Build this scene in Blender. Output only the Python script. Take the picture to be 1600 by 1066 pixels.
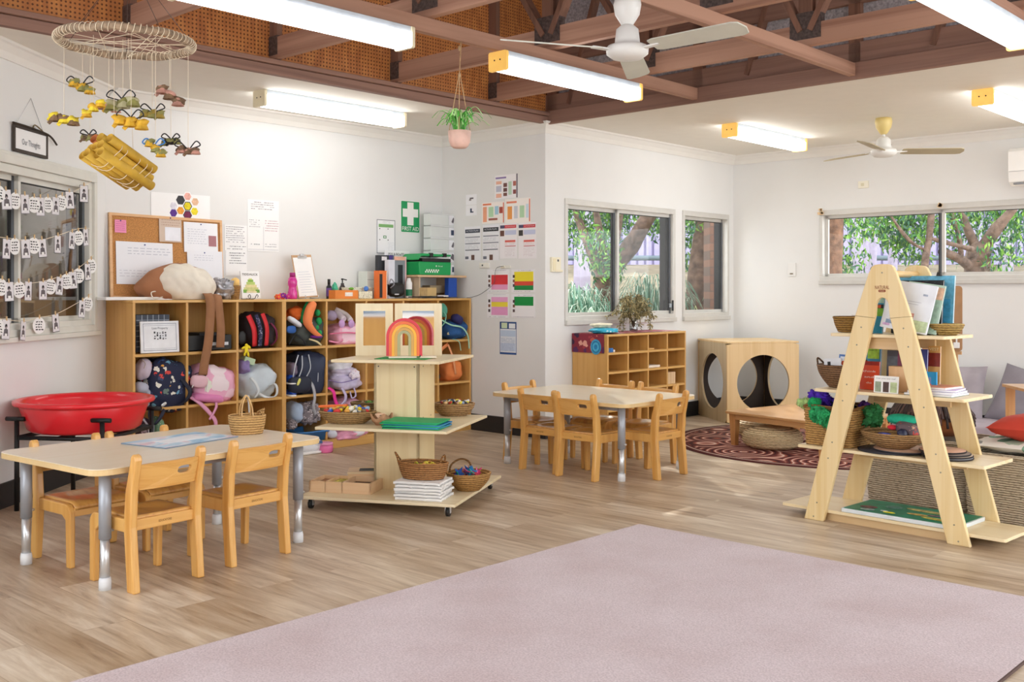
import bpy, math, random
from mathutils import Vector, Matrix, Euler, noise
for o in list(bpy.data.objects): bpy.data.objects.remove(o)
SC = bpy.context.scene
C = SC.collection
R = math.radians
PI = math.pi
rnd = random.Random(7)
# ---------------------------------------------------------------- camera
FPX, HOR, EYE = 1612.0, 456.0, 1.2          # focal length in pixels, horizon row, eye height (m)
cam = bpy.data.cameras.new('camera'); camo = bpy.data.objects.new('camera', cam); C.objects.link(camo)
camo.location = (0, 0, EYE); camo.rotation_euler = (R(90), 0, 0)
cam.sensor_width = 36; cam.lens = 36*FPX/1600; cam.shift_y = -(533-HOR)/1600.0
cam.clip_start = .05; cam.clip_end = 200
SC.camera = camo
# ---------------------------------------------------------------- world, sun, exposure
W = bpy.data.worlds.new('world'); SC.world = W; W.use_nodes = True
bg = W.node_tree.nodes['Background']; bg.inputs[0].default_value = (.925, .965, 1, 1); bg.inputs[1].default_value = 2.0
sun = bpy.data.lights.new('sun', 'SUN'); sun.energy = 3.0; sun.angle = R(.8); sun.color = (1, .95, .85)
suno = bpy.data.objects.new('sun', sun); C.objects.link(suno)
suno.rotation_euler = Vector((.10, -.86, -.51)).to_track_quat('-Z', 'Y').to_euler()
SC.view_settings.view_transform = 'Standard'; SC.view_settings.look = 'None'
SC.view_settings.gamma = 1; SC.view_settings.use_curve_mapping = False
SC.view_settings.exposure = 0.85
TUBE = 6.0                                   # strength of the fluorescent diffusers
# ---------------------------------------------------------------- helpers: placing
def ratio(px): return (px-800)/FPX
class Fr:
    """a vertical plane family: origin on the floor, x along it, y into the wall"""
    def __init__(s, o, a):
        s.o = Vector((o[0], o[1])); s.a = a; s.x = Vector((math.cos(a), math.sin(a))); s.y = Vector((-math.sin(a), math.cos(a)))
    def w(s, x, y, z=0): p = s.o+s.x*x+s.y*y; return Vector((p.x, p.y, z))
    def t(s, px, y=0):
        P = s.o+s.y*y; r = ratio(px); return (r*P.y-P.x)/(s.x.x-r*s.x.y)
    def at(s, px, py, y=0):
        p = s.w(s.t(px, y), y); return Vector((p.x, p.y, EYE-(py-HOR)*p.y/FPX))
    def box(s, x0, y0, x1, y1, y=0):          # pixel box seen on the plane -> centre, width, height
        a = s.at(x0, y0, y); b = s.at(x1, y1, y); m = s.at((x0+x1)/2, y0, y); n = s.at((x0+x1)/2, y1, y)
        return Vector((m.x, m.y, (m.z+n.z)/2)), (Vector((a.x, a.y))-Vector((b.x, b.y))).length, m.z-n.z
def fl(px, py, z=0):
    Y = FPX*(EYE-z)/(py-HOR); return Vector((ratio(px)*Y, Y, z))
AU = math.atan2(.7305, .683)                 # direction of walls a and c
U = Vector((math.cos(AU), math.sin(AU))); E = Vector((U.y, -U.x))
O = Vector((.271, 8.41)); AB = O-E*1.227; CD = O+U*2.915
PL = AB-U*3.109
LW = Vector((.0588, .9983)); AL = math.atan2(LW.y, LW.x)
fA = Fr(PL, AU); fB = Fr(AB, AU-PI/2); fC = Fr(O, AU); fD = Fr(CD, AU-PI/2)
fL = Fr(PL-LW*6, AL)
fK = Fr(Vector((-.356, 8.975))-U*3.093, AU)  # front of the tall cubbies
# ---------------------------------------------------------------- helpers: materials
def lin(h):
    h = h.lstrip('#'); c = [int(h[i:i+2], 16)/255 for i in (0, 2, 4)]
    return tuple((x/12.92 if x <= .04045 else ((x+.055)/1.055)**2.4) for x in c)+(1,)
MATS = {}
def base(name):
    m = bpy.data.materials.new(name); m.use_nodes = True
    return m, m.node_tree, m.node_tree.nodes['Principled BSDF']
def ND(nt, t, **k):
    n = nt.nodes.new(t)
    for a, b in k.items():
        if isinstance(b, (int, float, tuple)) and a in n.inputs: n.inputs[a].default_value = b
        else: setattr(n, a, b)
    return n
def ramp(nt, fac, stops):
    r = nt.nodes.new('ShaderNodeValToRGB'); e = r.color_ramp.elements
    while len(e) < len(stops): e.new(.5)
    for i, (p, c) in enumerate(stops): e[i].position = p; e[i].color = lin(c) if isinstance(c, str) else c
    nt.links.new(fac, r.inputs[0]); return r.outputs[0]
def bump(nt, b, h, s, d=.01):
    n = ND(nt, 'ShaderNodeBump'); n.inputs['Strength'].default_value = s; n.inputs['Distance'].default_value = d
    nt.links.new(h, n.inputs['Height']); nt.links.new(n.outputs[0], b.inputs['Normal'])
def oc(nt, scale=(1, 1, 1), rot=(0, 0, 0), src='Object'):
    t = nt.nodes.new('ShaderNodeTexCoord'); m = nt.nodes.new('ShaderNodeMapping')
    m.inputs['Scale'].default_value = scale; m.inputs['Rotation'].default_value = rot
    nt.links.new(t.outputs[src], m.inputs[0]); return m.outputs[0]
def P(h, rough=.55, metal=0, var=.06, vs=9, bmp=0, bs=200, em=0, trans=0, alpha=1, coat=0, sheen=0):
    """plain procedural material: a colour with slight mottling"""
    k = (h, rough, metal, var, vs, bmp, bs, em, trans, alpha, coat, sheen)
    if k in MATS: return MATS[k]
    m, nt, b = base('surface_'+h.strip('#'))
    c = lin(h)
    if var:
        n = ND(nt, 'ShaderNodeTexNoise', Scale=float(vs), Detail=3.0); nt.links.new(oc(nt), n.inputs[0])
        lo = tuple(x*(1-var*1.6) for x in c[:3])+(1,); hi = tuple(min(1, x*(1+var)) for x in c[:3])+(1,)
        nt.links.new(ramp(nt, n.outputs[0], [(.3, lo), (.7, hi)]), b.inputs['Base Color'])
    else: b.inputs['Base Color'].default_value = c
    b.inputs['Roughness'].default_value = rough; b.inputs['Metallic'].default_value = metal
    if bmp:
        n2 = ND(nt, 'ShaderNodeTexNoise', Scale=float(bs), Detail=2.0); nt.links.new(oc(nt), n2.inputs[0]); bump(nt, b, n2.outputs[0], bmp)
    if em: b.inputs['Emission Color'].default_value = c; b.inputs['Emission Strength'].default_value = em
    if trans: b.inputs['Transmission Weight'].default_value = trans
    if alpha < 1: b.inputs['Alpha'].default_value = alpha
    if coat: b.inputs['Coat Weight'].default_value = coat
    if sheen: b.inputs['Sheen Weight'].default_value = sheen
    MATS[k] = m; return m
def wood(h1, h2, axis='x', sc=9, st=.09, rough=.42, coat=.1, band=0):
    k = ('w', h1, h2, axis, sc, st, rough, coat, band)
    if k in MATS: return MATS[k]
    m, nt, b = base('timber_'+h1.strip('#'))
    s = [sc*4]*3; s['xyz'.index(axis)] = sc*st
    v = oc(nt, tuple(s)); n = ND(nt, 'ShaderNodeTexNoise', Scale=1.0, Detail=5.0, Roughness=.6, Distortion=.6); nt.links.new(v, n.inputs[0])
    nt.links.new(ramp(nt, n.outputs[0], [(.28, h2), (.55, h1), (.8, h1)]), b.inputs['Base Color'])
    b.inputs['Roughness'].default_value = rough; b.inputs['Coat Weight'].default_value = coat
    bump(nt, b, n.outputs[0], .06)
    MATS[k] = m; return m
def spots(basec, cols, scale=18, size=.34, rough=.8, rot=0):
    k = ('s', basec, tuple(cols), scale, size)
    if k in MATS: return MATS[k]
    m, nt, b = base('print_'+basec.strip('#'))
    v = oc(nt); vo = ND(nt, 'ShaderNodeTexVoronoi', Scale=float(scale)); 
    ns = ND(nt, 'ShaderNodeTexNoise', Scale=float(scale*1.6)); nt.links.new(v, ns.inputs[0])
    mx = ND(nt, 'ShaderNodeMix', data_type='VECTOR'); mx.inputs[0].default_value = .06
    nt.links.new(v, mx.inputs[4]); nt.links.new(ns.outputs[1], mx.inputs[5]); nt.links.new(mx.outputs[1], vo.inputs[0])
    sep = ND(nt, 'ShaderNodeSeparateColor'); nt.links.new(vo.outputs['Color'], sep.inputs[0])
    cr = nt.nodes.new('ShaderNodeValToRGB'); cr.color_ramp.interpolation = 'CONSTANT'; e = cr.color_ramp.elements
    while len(e) < len(cols): e.new(.5)
    for i, c in enumerate(cols): e[i].position = i/len(cols); e[i].color = lin(c)
    nt.links.new(sep.outputs[0], cr.inputs[0])
    lt = ND(nt, 'ShaderNodeMath', operation='LESS_THAN'); lt.inputs[1].default_value = size; nt.links.new(vo.outputs['Distance'], lt.inputs[0])
    mc = ND(nt, 'ShaderNodeMix', data_type='RGBA'); mc.inputs[6].default_value = lin(basec)
    nt.links.new(lt.outputs[0], mc.inputs[0]); nt.links.new(cr.outputs[0], mc.inputs[7]); nt.links.new(mc.outputs[2], b.inputs['Base Color'])
    b.inputs['Roughness'].default_value = rough; MATS[k] = m; return m
def weave(h1, h2, sc=60, rough=.7):
    k = ('v', h1, h2, sc)
    if k in MATS: return MATS[k]
    m, nt, b = base('wicker_'+h1.strip('#'))
    v = oc(nt, (1, 1, 2.2)); n = ND(nt, 'ShaderNodeTexNoise', Scale=float(sc), Detail=3.0, Roughness=.7); nt.links.new(v, n.inputs[0])
    w = ND(nt, 'ShaderNodeTexWave', Scale=26.0, Distortion=1.2); w.bands_direction = 'Z'; w.inputs['Detail Scale'].default_value = 3.0; nt.links.new(oc(nt), w.inputs[0])
    mx = ND(nt, 'ShaderNodeMix', data_type='RGBA', blend_type='MULTIPLY'); mx.inputs[0].default_value = .85
    nt.links.new(ramp(nt, n.outputs[0], [(.25, h2), (.5, h1)]), mx.inputs[6]); nt.links.new(ramp(nt, w.outputs[0], [(.0, '#8a7a68'), (.45, '#ffffff')]), mx.inputs[7]); nt.links.new(mx.outputs[2], b.inputs['Base Color'])
    b.inputs['Roughness'].default_value = rough; bump(nt, b, w.outputs[0], .8, .004); MATS[k] = m; return m
WOODC = wood('#d9a860', '#cb964c', 'z', 7); WOODCX = wood('#dfb068', '#d0a055', 'x', 7)
CHAIR = wood('#e2ae62', '#cf9040', 'z', 6, rough=.33, coat=.3); CHAIRX = wood('#e2ae62', '#cf9040', 'x', 6, rough=.33, coat=.3)
SEATM = wood('#d8a258', '#b87a3a', 'y', 6, rough=.28, coat=.3)
BIRCH = wood('#ecdcb8', '#e0cba0', 'x', 5); BIRCHZ = wood('#ebd6a8', '#dfc692', 'z', 5); LAM = wood('#efe3cc', '#e9dabd', 'x', 7, rough=.3, coat=.2)
PINE = wood('#ecd3a0', '#e2c284', 'z', 6)
TRUSS = wood('#957263', '#795a4e', 'x', 5, rough=.75, coat=0); TRUSSZ = wood('#86604e', '#66483c', 'z', 5, rough=.75, coat=0)
TRUSSL = wood('#b38a74', '#8f6653', 'x', 4, rough=.75, coat=0)
WHITE = P('#f4f3f1', .5, var=.01); PAPER = P('#f6f6f6', .8, var=.01); BLACK = P('#151516', .5); DARKP = P('#2b2c2f', .55)
CHROME = P('#dcdfe2', .3, .7, var=.02); GREYT = P('#a9adb5', .35, .3, var=.02); IVORY = P('#efe6cf', .4, var=.02)
ALU = P('#d6d4cf', .45, .25, var=.03); ALUD = P('#8f9499', .4, .4, var=.03); WIRE = P('#3b2a22', .6)
STRING = P('#f0e2c8', .9, var=.05)
# ---------------------------------------------------------------- helpers: meshes
class MB:
    def __init__(s): s.v = []; s.f = []; s.mi = []; s.sm = []; s.ms = []; s.T = None
    def m(s, mat):
        if mat not in s.ms: s.ms.append(mat)
        return s.ms.index(mat)
    def add(s, vs, fs, mat, smooth=False):
        o = len(s.v); T = s.T
        s.v += [tuple(T @ Vector(v)) if T else tuple(v) for v in vs]
        i = s.m(mat)
        for f in fs: s.f.append([o+k for k in f]); s.mi.append(i); s.sm.append(smooth)
        return s
    def box(s, c, d, mat, rot=None):
        x, y, z = d[0]/2, d[1]/2, d[2]/2
        vs = [Vector((sx*x, sy*y, sz*z)) for sz in (-1, 1) for sy in (-1, 1) for sx in (-1, 1)]
        if rot: e = Euler(rot).to_matrix(); vs = [e @ v for v in vs]
        c = Vector(c); vs = [v+c for v in vs]
        return s.add(vs, [(0, 2, 3, 1), (4, 5, 7, 6), (0, 1, 5, 4), (2, 6, 7, 3), (0, 4, 6, 2), (1, 3, 7, 5)], mat)
    def bb(s, x0, x1, y0, y1, z0, z1, mat): return s.box(((x0+x1)/2, (y0+y1)/2, (z0+z1)/2), (x1-x0, y1-y0, z1-z0), mat)
    def bar(s, a, b, w, t, mat, up=(0, 0, 1)):   # box beam from a to b: w across, t along up
        a = Vector(a); b = Vector(b); d = (b-a); L = d.length; d.normalize(); up = Vector(up)
        x = d.cross(up)
        if x.length < 1e-4: x = d.cross(Vector((0, 1, 0)))
        x.normalize(); u = x.cross(d)
        vs = []
        for p in (a, b):
            for i, j in ((-1, -1), (1, -1), (1, 1), (-1, 1)): vs.append(p+x*(i*w/2)+u*(j*t/2))
        return s.add(vs, [(3, 2, 1, 0), (4, 5, 6, 7), (0, 1, 5, 4), (1, 2, 6, 5), (2, 3, 7, 6), (3, 0, 4, 7)], mat)
    def tube(s, path, r, mat, n=8, closed=False, caps=True, flat=1, r1=None):
        path = [Vector(p) for p in path]; N = len(path); vs = []; ref = None
        for i, p in enumerate(path):
            if closed: d = path[(i+1) % N]-path[i-1]
            else: d = path[min(i+1, N-1)]-path[max(i-1, 0)]
            if d.length < 1e-7: d = Vector((0, 0, 1))
            d.normalize()
            if ref is None:
                ref = Vector((0, 0, 1)) if abs(d.z) < .9 else Vector((0, 1, 0))
            x = ref-d*ref.dot(d)
            if x.length < 1e-5: x = d.orthogonal()
            x.normalize(); y = d.cross(x); ref = x
            rr = r[i] if isinstance(r, (list, tuple)) else (r if r1 is None else r+(r1-r)*i/max(1, N-1))
            for k in range(n):
                a = 2*PI*k/n; vs.append(p+x*(math.cos(a)*rr*flat)+y*(math.sin(a)*rr))
        fs = []
        for i in range(N if closed else N-1):
            j = (i+1) % N
            for k in range(n): l = (k+1) % n; fs.append((i*n+k, i*n+l, j*n+l, j*n+k))
        s.add(vs, fs, mat, True)
        if caps and not closed:
            o = len(s.v)-len(vs); i = s.m(mat)
            s.f.append([o+k for k in range(n)][::-1]); s.mi.append(i); s.sm.append(False)
            s.f.append([o+(N-1)*n+k for k in range(n)]); s.mi.append(i); s.sm.append(False)
        return s
    def cyl(s, a, b, r, mat, r1=None, n=20): return s.tube([a, b], r, mat, n=n, r1=r if r1 is None else r1)
    def ribbon(s, path, w, t, mat, side):       # flat strap; side: unit vector(s) along its width
        path = [Vector(p) for p in path]; N = len(path); vs = []; side = Vector(side).normalized()
        for i, p in enumerate(path):
            d = (path[min(i+1, N-1)]-path[max(i-1, 0)]); sd = side-d*(side.dot(d)/max(1e-9, d.dot(d)))
            if sd.length < 1e-4: sd = d.orthogonal()
            sd.normalize(); nrm = d.cross(sd).normalized()
            for a, b in ((-1, -1), (1, -1), (1, 1), (-1, 1)): vs.append(p+sd*(a*w/2)+nrm*(b*t/2))
        fs = [(0, 1, 2, 3), ((N-1)*4+3, (N-1)*4+2, (N-1)*4+1, (N-1)*4)]
        for i in range(N-1):
            for k in range(4): l = (k+1) % 4; fs.append((i*4+k, (i+1)*4+k, (i+1)*4+l, i*4+l))
        return s.add(vs, fs, mat, True)
    def lathe(s, prof, mat, c=(0, 0, 0), n=32, sx=1, sy=1, e=2, wv=None, cap=True, smooth=True):
        """profile of (r, z); e>2 squares the plan; wv=(amp, around, phase per row) weaves the surface"""
        c = Vector(c); vs = []
        for j, (r, z) in enumerate(prof):
            for k in range(n):
                a = 2*PI*k/n; ca, sa = math.cos(a), math.sin(a); q = r
                if wv and 0 < j < len(prof)-1: q = r+wv[0]*math.sin(a*wv[1]+PI*(j//wv[2] % 2))
                if e != 2: q = q/((abs(ca)**e+abs(sa)**e)**(1/e))
                vs.append(c+Vector((ca*q*sx, sa*q*sy, z)))
        fs = [(j*n+k, j*n+(k+1) % n, (j+1)*n+(k+1) % n, (j+1)*n+k) for j in range(len(prof)-1) for k in range(n)]
        s.add(vs, fs, mat, smooth); o = len(s.v)-len(vs); i = s.m(mat)
        if cap:
            if prof[0][0] > 1e-6: s.f.append([o+k for k in range(n)][::-1]); s.mi.append(i); s.sm.append(False)
            if prof[-1][0] > 1e-6: s.f.append([o+(len(prof)-1)*n+k for k in range(n)]); s.mi.append(i); s.sm.append(False)
        return s
    def ell(s, c, d, mat, e=2.0, n=20, lump=0, seed=0, rot=None, fr=3.0):
        """superellipsoid of full size d, optionally lumpy"""
        c = Vector(c); m = Euler(rot).to_matrix() if rot else None; vs = []; rows = max(6, n*2//3)
        def sp(v, p): return math.copysign(abs(v)**p, v)
        q = 2.0/e
        for j in range(rows+1):
            t = -PI/2+PI*j/rows
            for k in range(n):
                a = 2*PI*k/n
                v = Vector((sp(math.cos(t), q)*sp(math.cos(a), q)*d[0]/2, sp(math.cos(t), q)*sp(math.sin(a), q)*d[1]/2, sp(math.sin(t), q)*d[2]/2))
                if lump: v *= 1+lump*noise.noise(Vector((v.x/d[0], v.y/d[1], v.z/d[2]))*fr+Vector((seed*7.3, seed*1.7, 0)))*2
                if m: v = m @ v
                vs.append(v+c)
        fs = [(j*n+k, j*n+(k+1) % n, (j+1)*n+(k+1) % n, (j+1)*n+k) for j in range(rows) for k in range(n)]
        return s.add(vs, fs, mat, True)
    def prism(s, poly, y0, y1, mat, plane='xz', smooth=False):
        n = len(poly)
        def mk(a, b, y): return {'xz': (a, y, b), 'xy': (a, b, y), 'yz': (y, a, b)}[plane]
        vs = [mk(a, b, y0) for a, b in poly]+[mk(a, b, y1) for a, b in poly]
        A = sum(poly[i][0]*poly[(i+1) % n][1]-poly[(i+1) % n][0]*poly[i][1] for i in range(n))
        fs = [list(range(n)), [n+i for i in range(n)][::-1]]+[(i, n+i, n+(i+1) % n, (i+1) % n) for i in range(n)]
        flip = (A > 0) != (plane == 'xz')
        if flip: fs = [list(f)[::-1] for f in fs]
        return s.add(vs, fs, mat, smooth)
    def holed(s, outer, inner, y0, y1, mat, plane='xz'):   # two outlines with the same number of points
        n = len(outer)
        def mk(a, b, y): return {'xz': (a, y, b), 'xy': (a, b, y), 'yz': (y, a, b)}[plane]
        vs = [mk(*p, y) for y in (y0, y1) for q in (outer, inner) for p in q]
        fs = []
        for i in range(n):
            j = (i+1) % n
            fs += [(i, j, n+j, n+i), (2*n+j, 2*n+i, 3*n+i, 3*n+j), (j, i, 2*n+i, 2*n+j), (n+i, n+j, 3*n+j, 3*n+i)]
        return s.add(vs, fs, mat)
    def text(s, t, c, size, mat, w=None, rot=None, align='CENTER', th=.0006):
        """letters in the xz plane facing -y"""
        vs, fs = glyphs(t, align); 
        if not vs: return s
        ww = max(v[0] for v in vs)-min(v[0] for v in vs); k = size; kx = size if w is None else w/max(ww, 1e-6)
        c = Vector(c); e = Euler(rot).to_matrix() if rot else None; out = []
        for v in vs:
            q = Vector((v[0]*kx, 0, (v[1]-.35)*k))
            if e: q = e @ q
            out.append(c+q)
        return s.add(out, fs, mat)
    def build(s, name, parent=None, loc=None, rz=0, bevel=0, rot=None, seg=2):
        me = bpy.data.meshes.new(name); me.from_pydata(s.v, [], s.f)
        for m in s.ms: me.materials.append(m)
        me.polygons.foreach_set('material_index', s.mi); me.polygons.foreach_set('use_smooth', s.sm)
        me.update()
        o = bpy.data.objects.new(name, me); C.objects.link(o)
        if parent: o.parent = parent
        if loc is not None: o.location = loc
        o.rotation_euler = rot if rot else (0, 0, rz)
        if bevel:
            b = o.modifiers.new('bevel', 'BEVEL'); b.width = bevel; b.segments = seg; b.limit_method = 'ANGLE'; b.angle_limit = R(40)
        return o
GL = {}
def glyphs(t, align):
    if (t, align) in GL: return GL[(t, align)]
    cu = bpy.data.curves.new('lettering', 'FONT'); cu.body = t; cu.size = 1; cu.align_x = align; cu.resolution_u = 2
    o = bpy.data.objects.new('lettering', cu)
    me = bpy.data.meshes.new_from_object(o)
    GL[(t, align)] = ([tuple(v.co) for v in me.vertices], [tuple(p.vertices) for p in me.polygons])
    bpy.data.objects.remove(o); bpy.data.curves.remove(cu); bpy.data.meshes.remove(me)
    return GL[(t, align)]
def tag(o, label, cat, group=None, kind=None):
    if label: o['label'] = label
    if cat: o['category'] = cat
    if group: o['group'] = group
    if kind: o['kind'] = kind
    return o
def thing(name, label, cat, loc=(0, 0, 0), rz=0, group=None, kind=None):
    o = bpy.data.objects.new(name, None); C.objects.link(o); o.location = loc; o.rotation_euler = (0, 0, rz); o.empty_display_size = .1
    return tag(o, label, cat, group, kind)
def copy_thing(root, loc, rz, label, group=None, tree=None):
    r = root.copy(); C.objects.link(r); r.location = loc; r.rotation_euler = (0, 0, rz); r['label'] = label
    if group: r['group'] = group
    def rec(src, dst):
        for ch in KIDS.get(src, []):
            c = ch.copy(); C.objects.link(c); c.parent = dst; KIDS.setdefault(dst, []).append(c); rec(ch, c)
    rec(root, r); return r
KIDS = {}
def part(mb, name, parent, **k):
    o = mb.build(name, parent, **k); KIDS.setdefault(parent, []).append(o); return o
def struct(o): o['kind'] = 'structure'; return o
def rrect(w, h, r, n=5, cx=0, cy=0):
    out = []
    for sx, sy, a0 in ((1, 1, 0), (-1, 1, 90), (-1, -1, 180), (1, -1, 270)):
        for i in range(n+1):
            a = R(a0+90*i/n); out.append((cx+sx*(w/2-r)+r*math.cos(a), cy+sy*(h/2-r)+r*math.sin(a)))
    return out
def arc(c, r, a0, a1, n=12, plane='xz', y=0):
    o = []
    for i in range(n+1):
        a = R(a0+(a1-a0)*i/n); p = (c[0]+r*math.cos(a), c[1]+r*math.sin(a))
        o.append({'xz': (p[0], y, p[1]), 'xy': (p[0], p[1], y), 'yz': (y, p[0], p[1])}[plane])
    return o
def smoothpath(pts, n=6):
    pts = [Vector(p) for p in pts]; out = []
    for i in range(len(pts)-1):
        p0 = pts[max(i-1, 0)]; p1 = pts[i]; p2 = pts[i+1]; p3 = pts[min(i+2, len(pts)-1)]
        for k in range(n):
            t = k/n; out.append(.5*((2*p1)+(p2-p0)*t+(2*p0-5*p1+4*p2-p3)*t*t+(-p0+3*p1-3*p2+p3)*t**3))
    out.append(pts[-1]); return out
# ================================================================= SETTING
ZC = 2.578
def m_floor():
    m, nt, b = base('vinyl_planks')
    v = oc(nt, (1, 1, 1), (0, 0, AU-PI/2), 'Object')
    # mapping rotates the plane so that x runs along the planks
    v = oc(nt, (1, 1, 1), (0, 0, PI/2-AU), 'Object')
    br = ND(nt, 'ShaderNodeTexBrick', offset=.5); nt.links.new(v, br.inputs[0])
    for k, x in (('Scale', 1.0), ('Mortar Size', .0018), ('Brick Width', 1.2), ('Row Height', .18), ('Bias', 0.0)): br.inputs[k].default_value = x
    br.inputs['Color1'].default_value = (0, 0, 0, 1); br.inputs['Color2'].default_value = (1, 1, 1, 1); br.inputs['Mortar'].default_value = (.35, .35, .35, 1)
    ad = ND(nt, 'ShaderNodeVectorMath', operation='ADD'); nt.links.new(v, ad.inputs[0])
    sc = ND(nt, 'ShaderNodeVectorMath', operation='SCALE'); sc.inputs['Scale'].default_value = 5.0
    nt.links.new(br.outputs['Color'], sc.inputs[0]); nt.links.new(sc.outputs[0], ad.inputs[1])
    mp = ND(nt, 'ShaderNodeMapping'); mp.inputs['Scale'].default_value = (1.6, 15, 1); nt.links.new(ad.outputs[0], mp.inputs[0])
    n = ND(nt, 'ShaderNodeTexNoise', Scale=1.3, Detail=7.0, Roughness=.66, Distortion=.5); nt.links.new(mp.outputs[0], n.inputs[0])
    mp2 = ND(nt, 'ShaderNodeMapping'); mp2.inputs['Scale'].default_value = (1.1, 4, 1); nt.links.new(ad.outputs[0], mp2.inputs[0])
    n2 = ND(nt, 'ShaderNodeTexNoise', Scale=1.0, Detail=3.0); nt.links.new(mp2.outputs[0], n2.inputs[0])
    c = ramp(nt, n.outputs[0], [(.25, '#98846f'), (.42, '#cbb8a0'), (.56, '#e0d1bb'), (.75, '#f0e7d8')])
    c2 = ramp(nt, n2.outputs[0], [(.3, '#d3c4b2'), (.65, '#ffffff')])
    mx = ND(nt, 'ShaderNodeMix', data_type='RGBA', blend_type='MULTIPLY'); mx.inputs[0].default_value = .75
    nt.links.new(c, mx.inputs[6]); nt.links.new(c2, mx.inputs[7])
    c3 = ramp(nt, br.outputs['Color'], [(0, '#d9cdbf'), (1, '#ffffff')])
    m2 = ND(nt, 'ShaderNodeMix', data_type='RGBA', blend_type='MULTIPLY'); m2.inputs[0].default_value = .8
    nt.links.new(mx.outputs[2], m2.inputs[6]); nt.links.new(c3, m2.inputs[7])
    nt.links.new(m2.outputs[2], b.inputs['Base Color']); b.inputs['Roughness'].default_value = .38
    bump(nt, b, n.outputs[0], .05); return m
FLOORM = m_floor()
WALLM = P('#e9e9e8', .7, var=.015, vs=2); CEILM = P('#ece8de', .8, var=.01)
def m_peg():
    m, nt, b = base('perforated_hardboard')
    v = oc(nt, (40, 40, 40)); fr = ND(nt, 'ShaderNodeVectorMath', operation='FRACTION'); nt.links.new(v, fr.inputs[0])
    sb = ND(nt, 'ShaderNodeVectorMath', operation='SUBTRACT'); sb.inputs[1].default_value = (.5, .5, .5); nt.links.new(fr.outputs[0], sb.inputs[0])
    ml = ND(nt, 'ShaderNodeVectorMath', operation='MULTIPLY'); ml.inputs[1].default_value = (1, 0, 1); nt.links.new(sb.outputs[0], ml.inputs[0])
    ln = ND(nt, 'ShaderNodeVectorMath', operation='LENGTH'); nt.links.new(ml.outputs[0], ln.inputs[0])
    lt = ND(nt, 'ShaderNodeMath', operation='LESS_THAN'); lt.inputs[1].default_value = .24; nt.links.new(ln.outputs['Value'], lt.inputs[0])
    n = ND(nt, 'ShaderNodeTexNoise', Scale=1.0, Detail=5.0, Distortion=.7); nt.links.new(oc(nt, (22, 1, 5)), n.inputs[0])
    c = ramp(nt, n.outputs[0], [(.3, '#a86434'), (.5, '#c27c42'), (.75, '#d8944e')])
    mx = ND(nt, 'ShaderNodeMix', data_type='RGBA'); mx.inputs[7].default_value = lin('#6a3a1c'); nt.links.new(lt.outputs[0], mx.inputs[0]); nt.links.new(c, mx.inputs[6])
    nt.links.new(mx.outputs[2], b.inputs['Base Color']); b.inputs['Roughness'].default_value = .6; return m
PEG = m_peg()
GREYP = P('#b0adb2', .9, var=.25, vs=70)
SKIRT = P('#232428', .5, var=.05)
# floor
mb = MB(); mb.bb(-3.6, 8, -2.8, 11, -.1, 0, FLOORM); struct(mb.build('floor'))
# walls: boxes thickened outwards
def wall(name, fr, x0, x1, holes=(), z1=ZC, t=.14):
    """wall plane y=0..t with rectangular openings (x0,x1,z0,z1)"""
    mb = MB(); xs = sorted({x0, x1}|{h[i] for h in holes for i in (0, 1)})
    for a, b in zip(xs, xs[1:]):
        hs = [h for h in holes if h[0] <= a+1e-6 and h[1] >= b-1e-6]
        if hs:
            h = hs[0]; mb.bb(a, b, 0, t, 0, h[2], WALLM); mb.bb(a, b, 0, t, h[3], z1, WALLM)
        else: mb.bb(a, b, 0, t, 0, z1, WALLM)
    return struct(mb.build(name, loc=fr.w(0, 0), rz=fr.a))
C1 = (.243, 1.857, .94, 1.98); C2 = (1.985, 2.817, .94, 1.98); D1 = (.945, 3.3, 1.29, 1.98); L1w = (3.9, 5.78, .965, 1.915)
wall('wall_back', fA, -.05, 3.109+.14)
wall('wall_corner', fB, 0, 1.227)
wall('wall_middle', fC, .14, 2.915+.14, (C1, C2))
wall('wall_right', fD, 0, 6.5, (D1,))
wall('wall_left', fL, 2.6, 6, (L1w,))
# fill the solid triangle behind the convex corner
# low ceilings
def flat(name, pts, z0, z1, mat):
    mb = MB(); mb.prism([(p[0], p[1]) for p in pts], z0, z1, mat, 'xy'); return struct(mb.build(name))
tL = None
# intersection of the pegboard line with the left wall
def isect(p, d, q, e):
    den = d.x*e.y-d.y*e.x; r = q-p; return p+d*((r.x*e.y-r.y*e.x)/den)
QL = isect(O, U, PL, LW)
o1 = O-E*.14+U*.1
flat('ceiling', [O, AB-E*.14, PL-U*.1-E*.14, PL+Vector((-.14, 0)), QL+Vector((-.14, -.15)), QL], ZC, ZC+.08, CEILM)
flat('ceiling', [O, O+E*7.5, O+E*7.5+U*3.05, O+U*3.05], ZC, ZC+.08, CEILM)
# raised roof well
fP = Fr(O, AU); fG = Fr(O, AU-PI/2)          # pegboard wall runs along -x of fP ; grey panel wall along +x of fG
ZR = 3.85
mb = MB(); mb.bb(-5.2, .05, .0, .04, ZC+.08, ZR, PEG); struct(mb.build('wall_upper_left', loc=fP.w(0, 0), rz=fP.a))
mb = MB(); mb.bb(.0, 7.5, .05, .09, ZC+.08, ZR, GREYP); struct(mb.build('wall_upper_right', loc=fG.w(0, 0), rz=fG.a))
flat('ceiling', [O-E*.1+U*.1, O-U*8.2-E*.1, O-U*8.2+E*7.5, O+E*7.5+U*.1], ZR, ZR+.06, wood('#7a5444', '#5a3e32', 'x', 4, rough=.8, coat=0))
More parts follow.
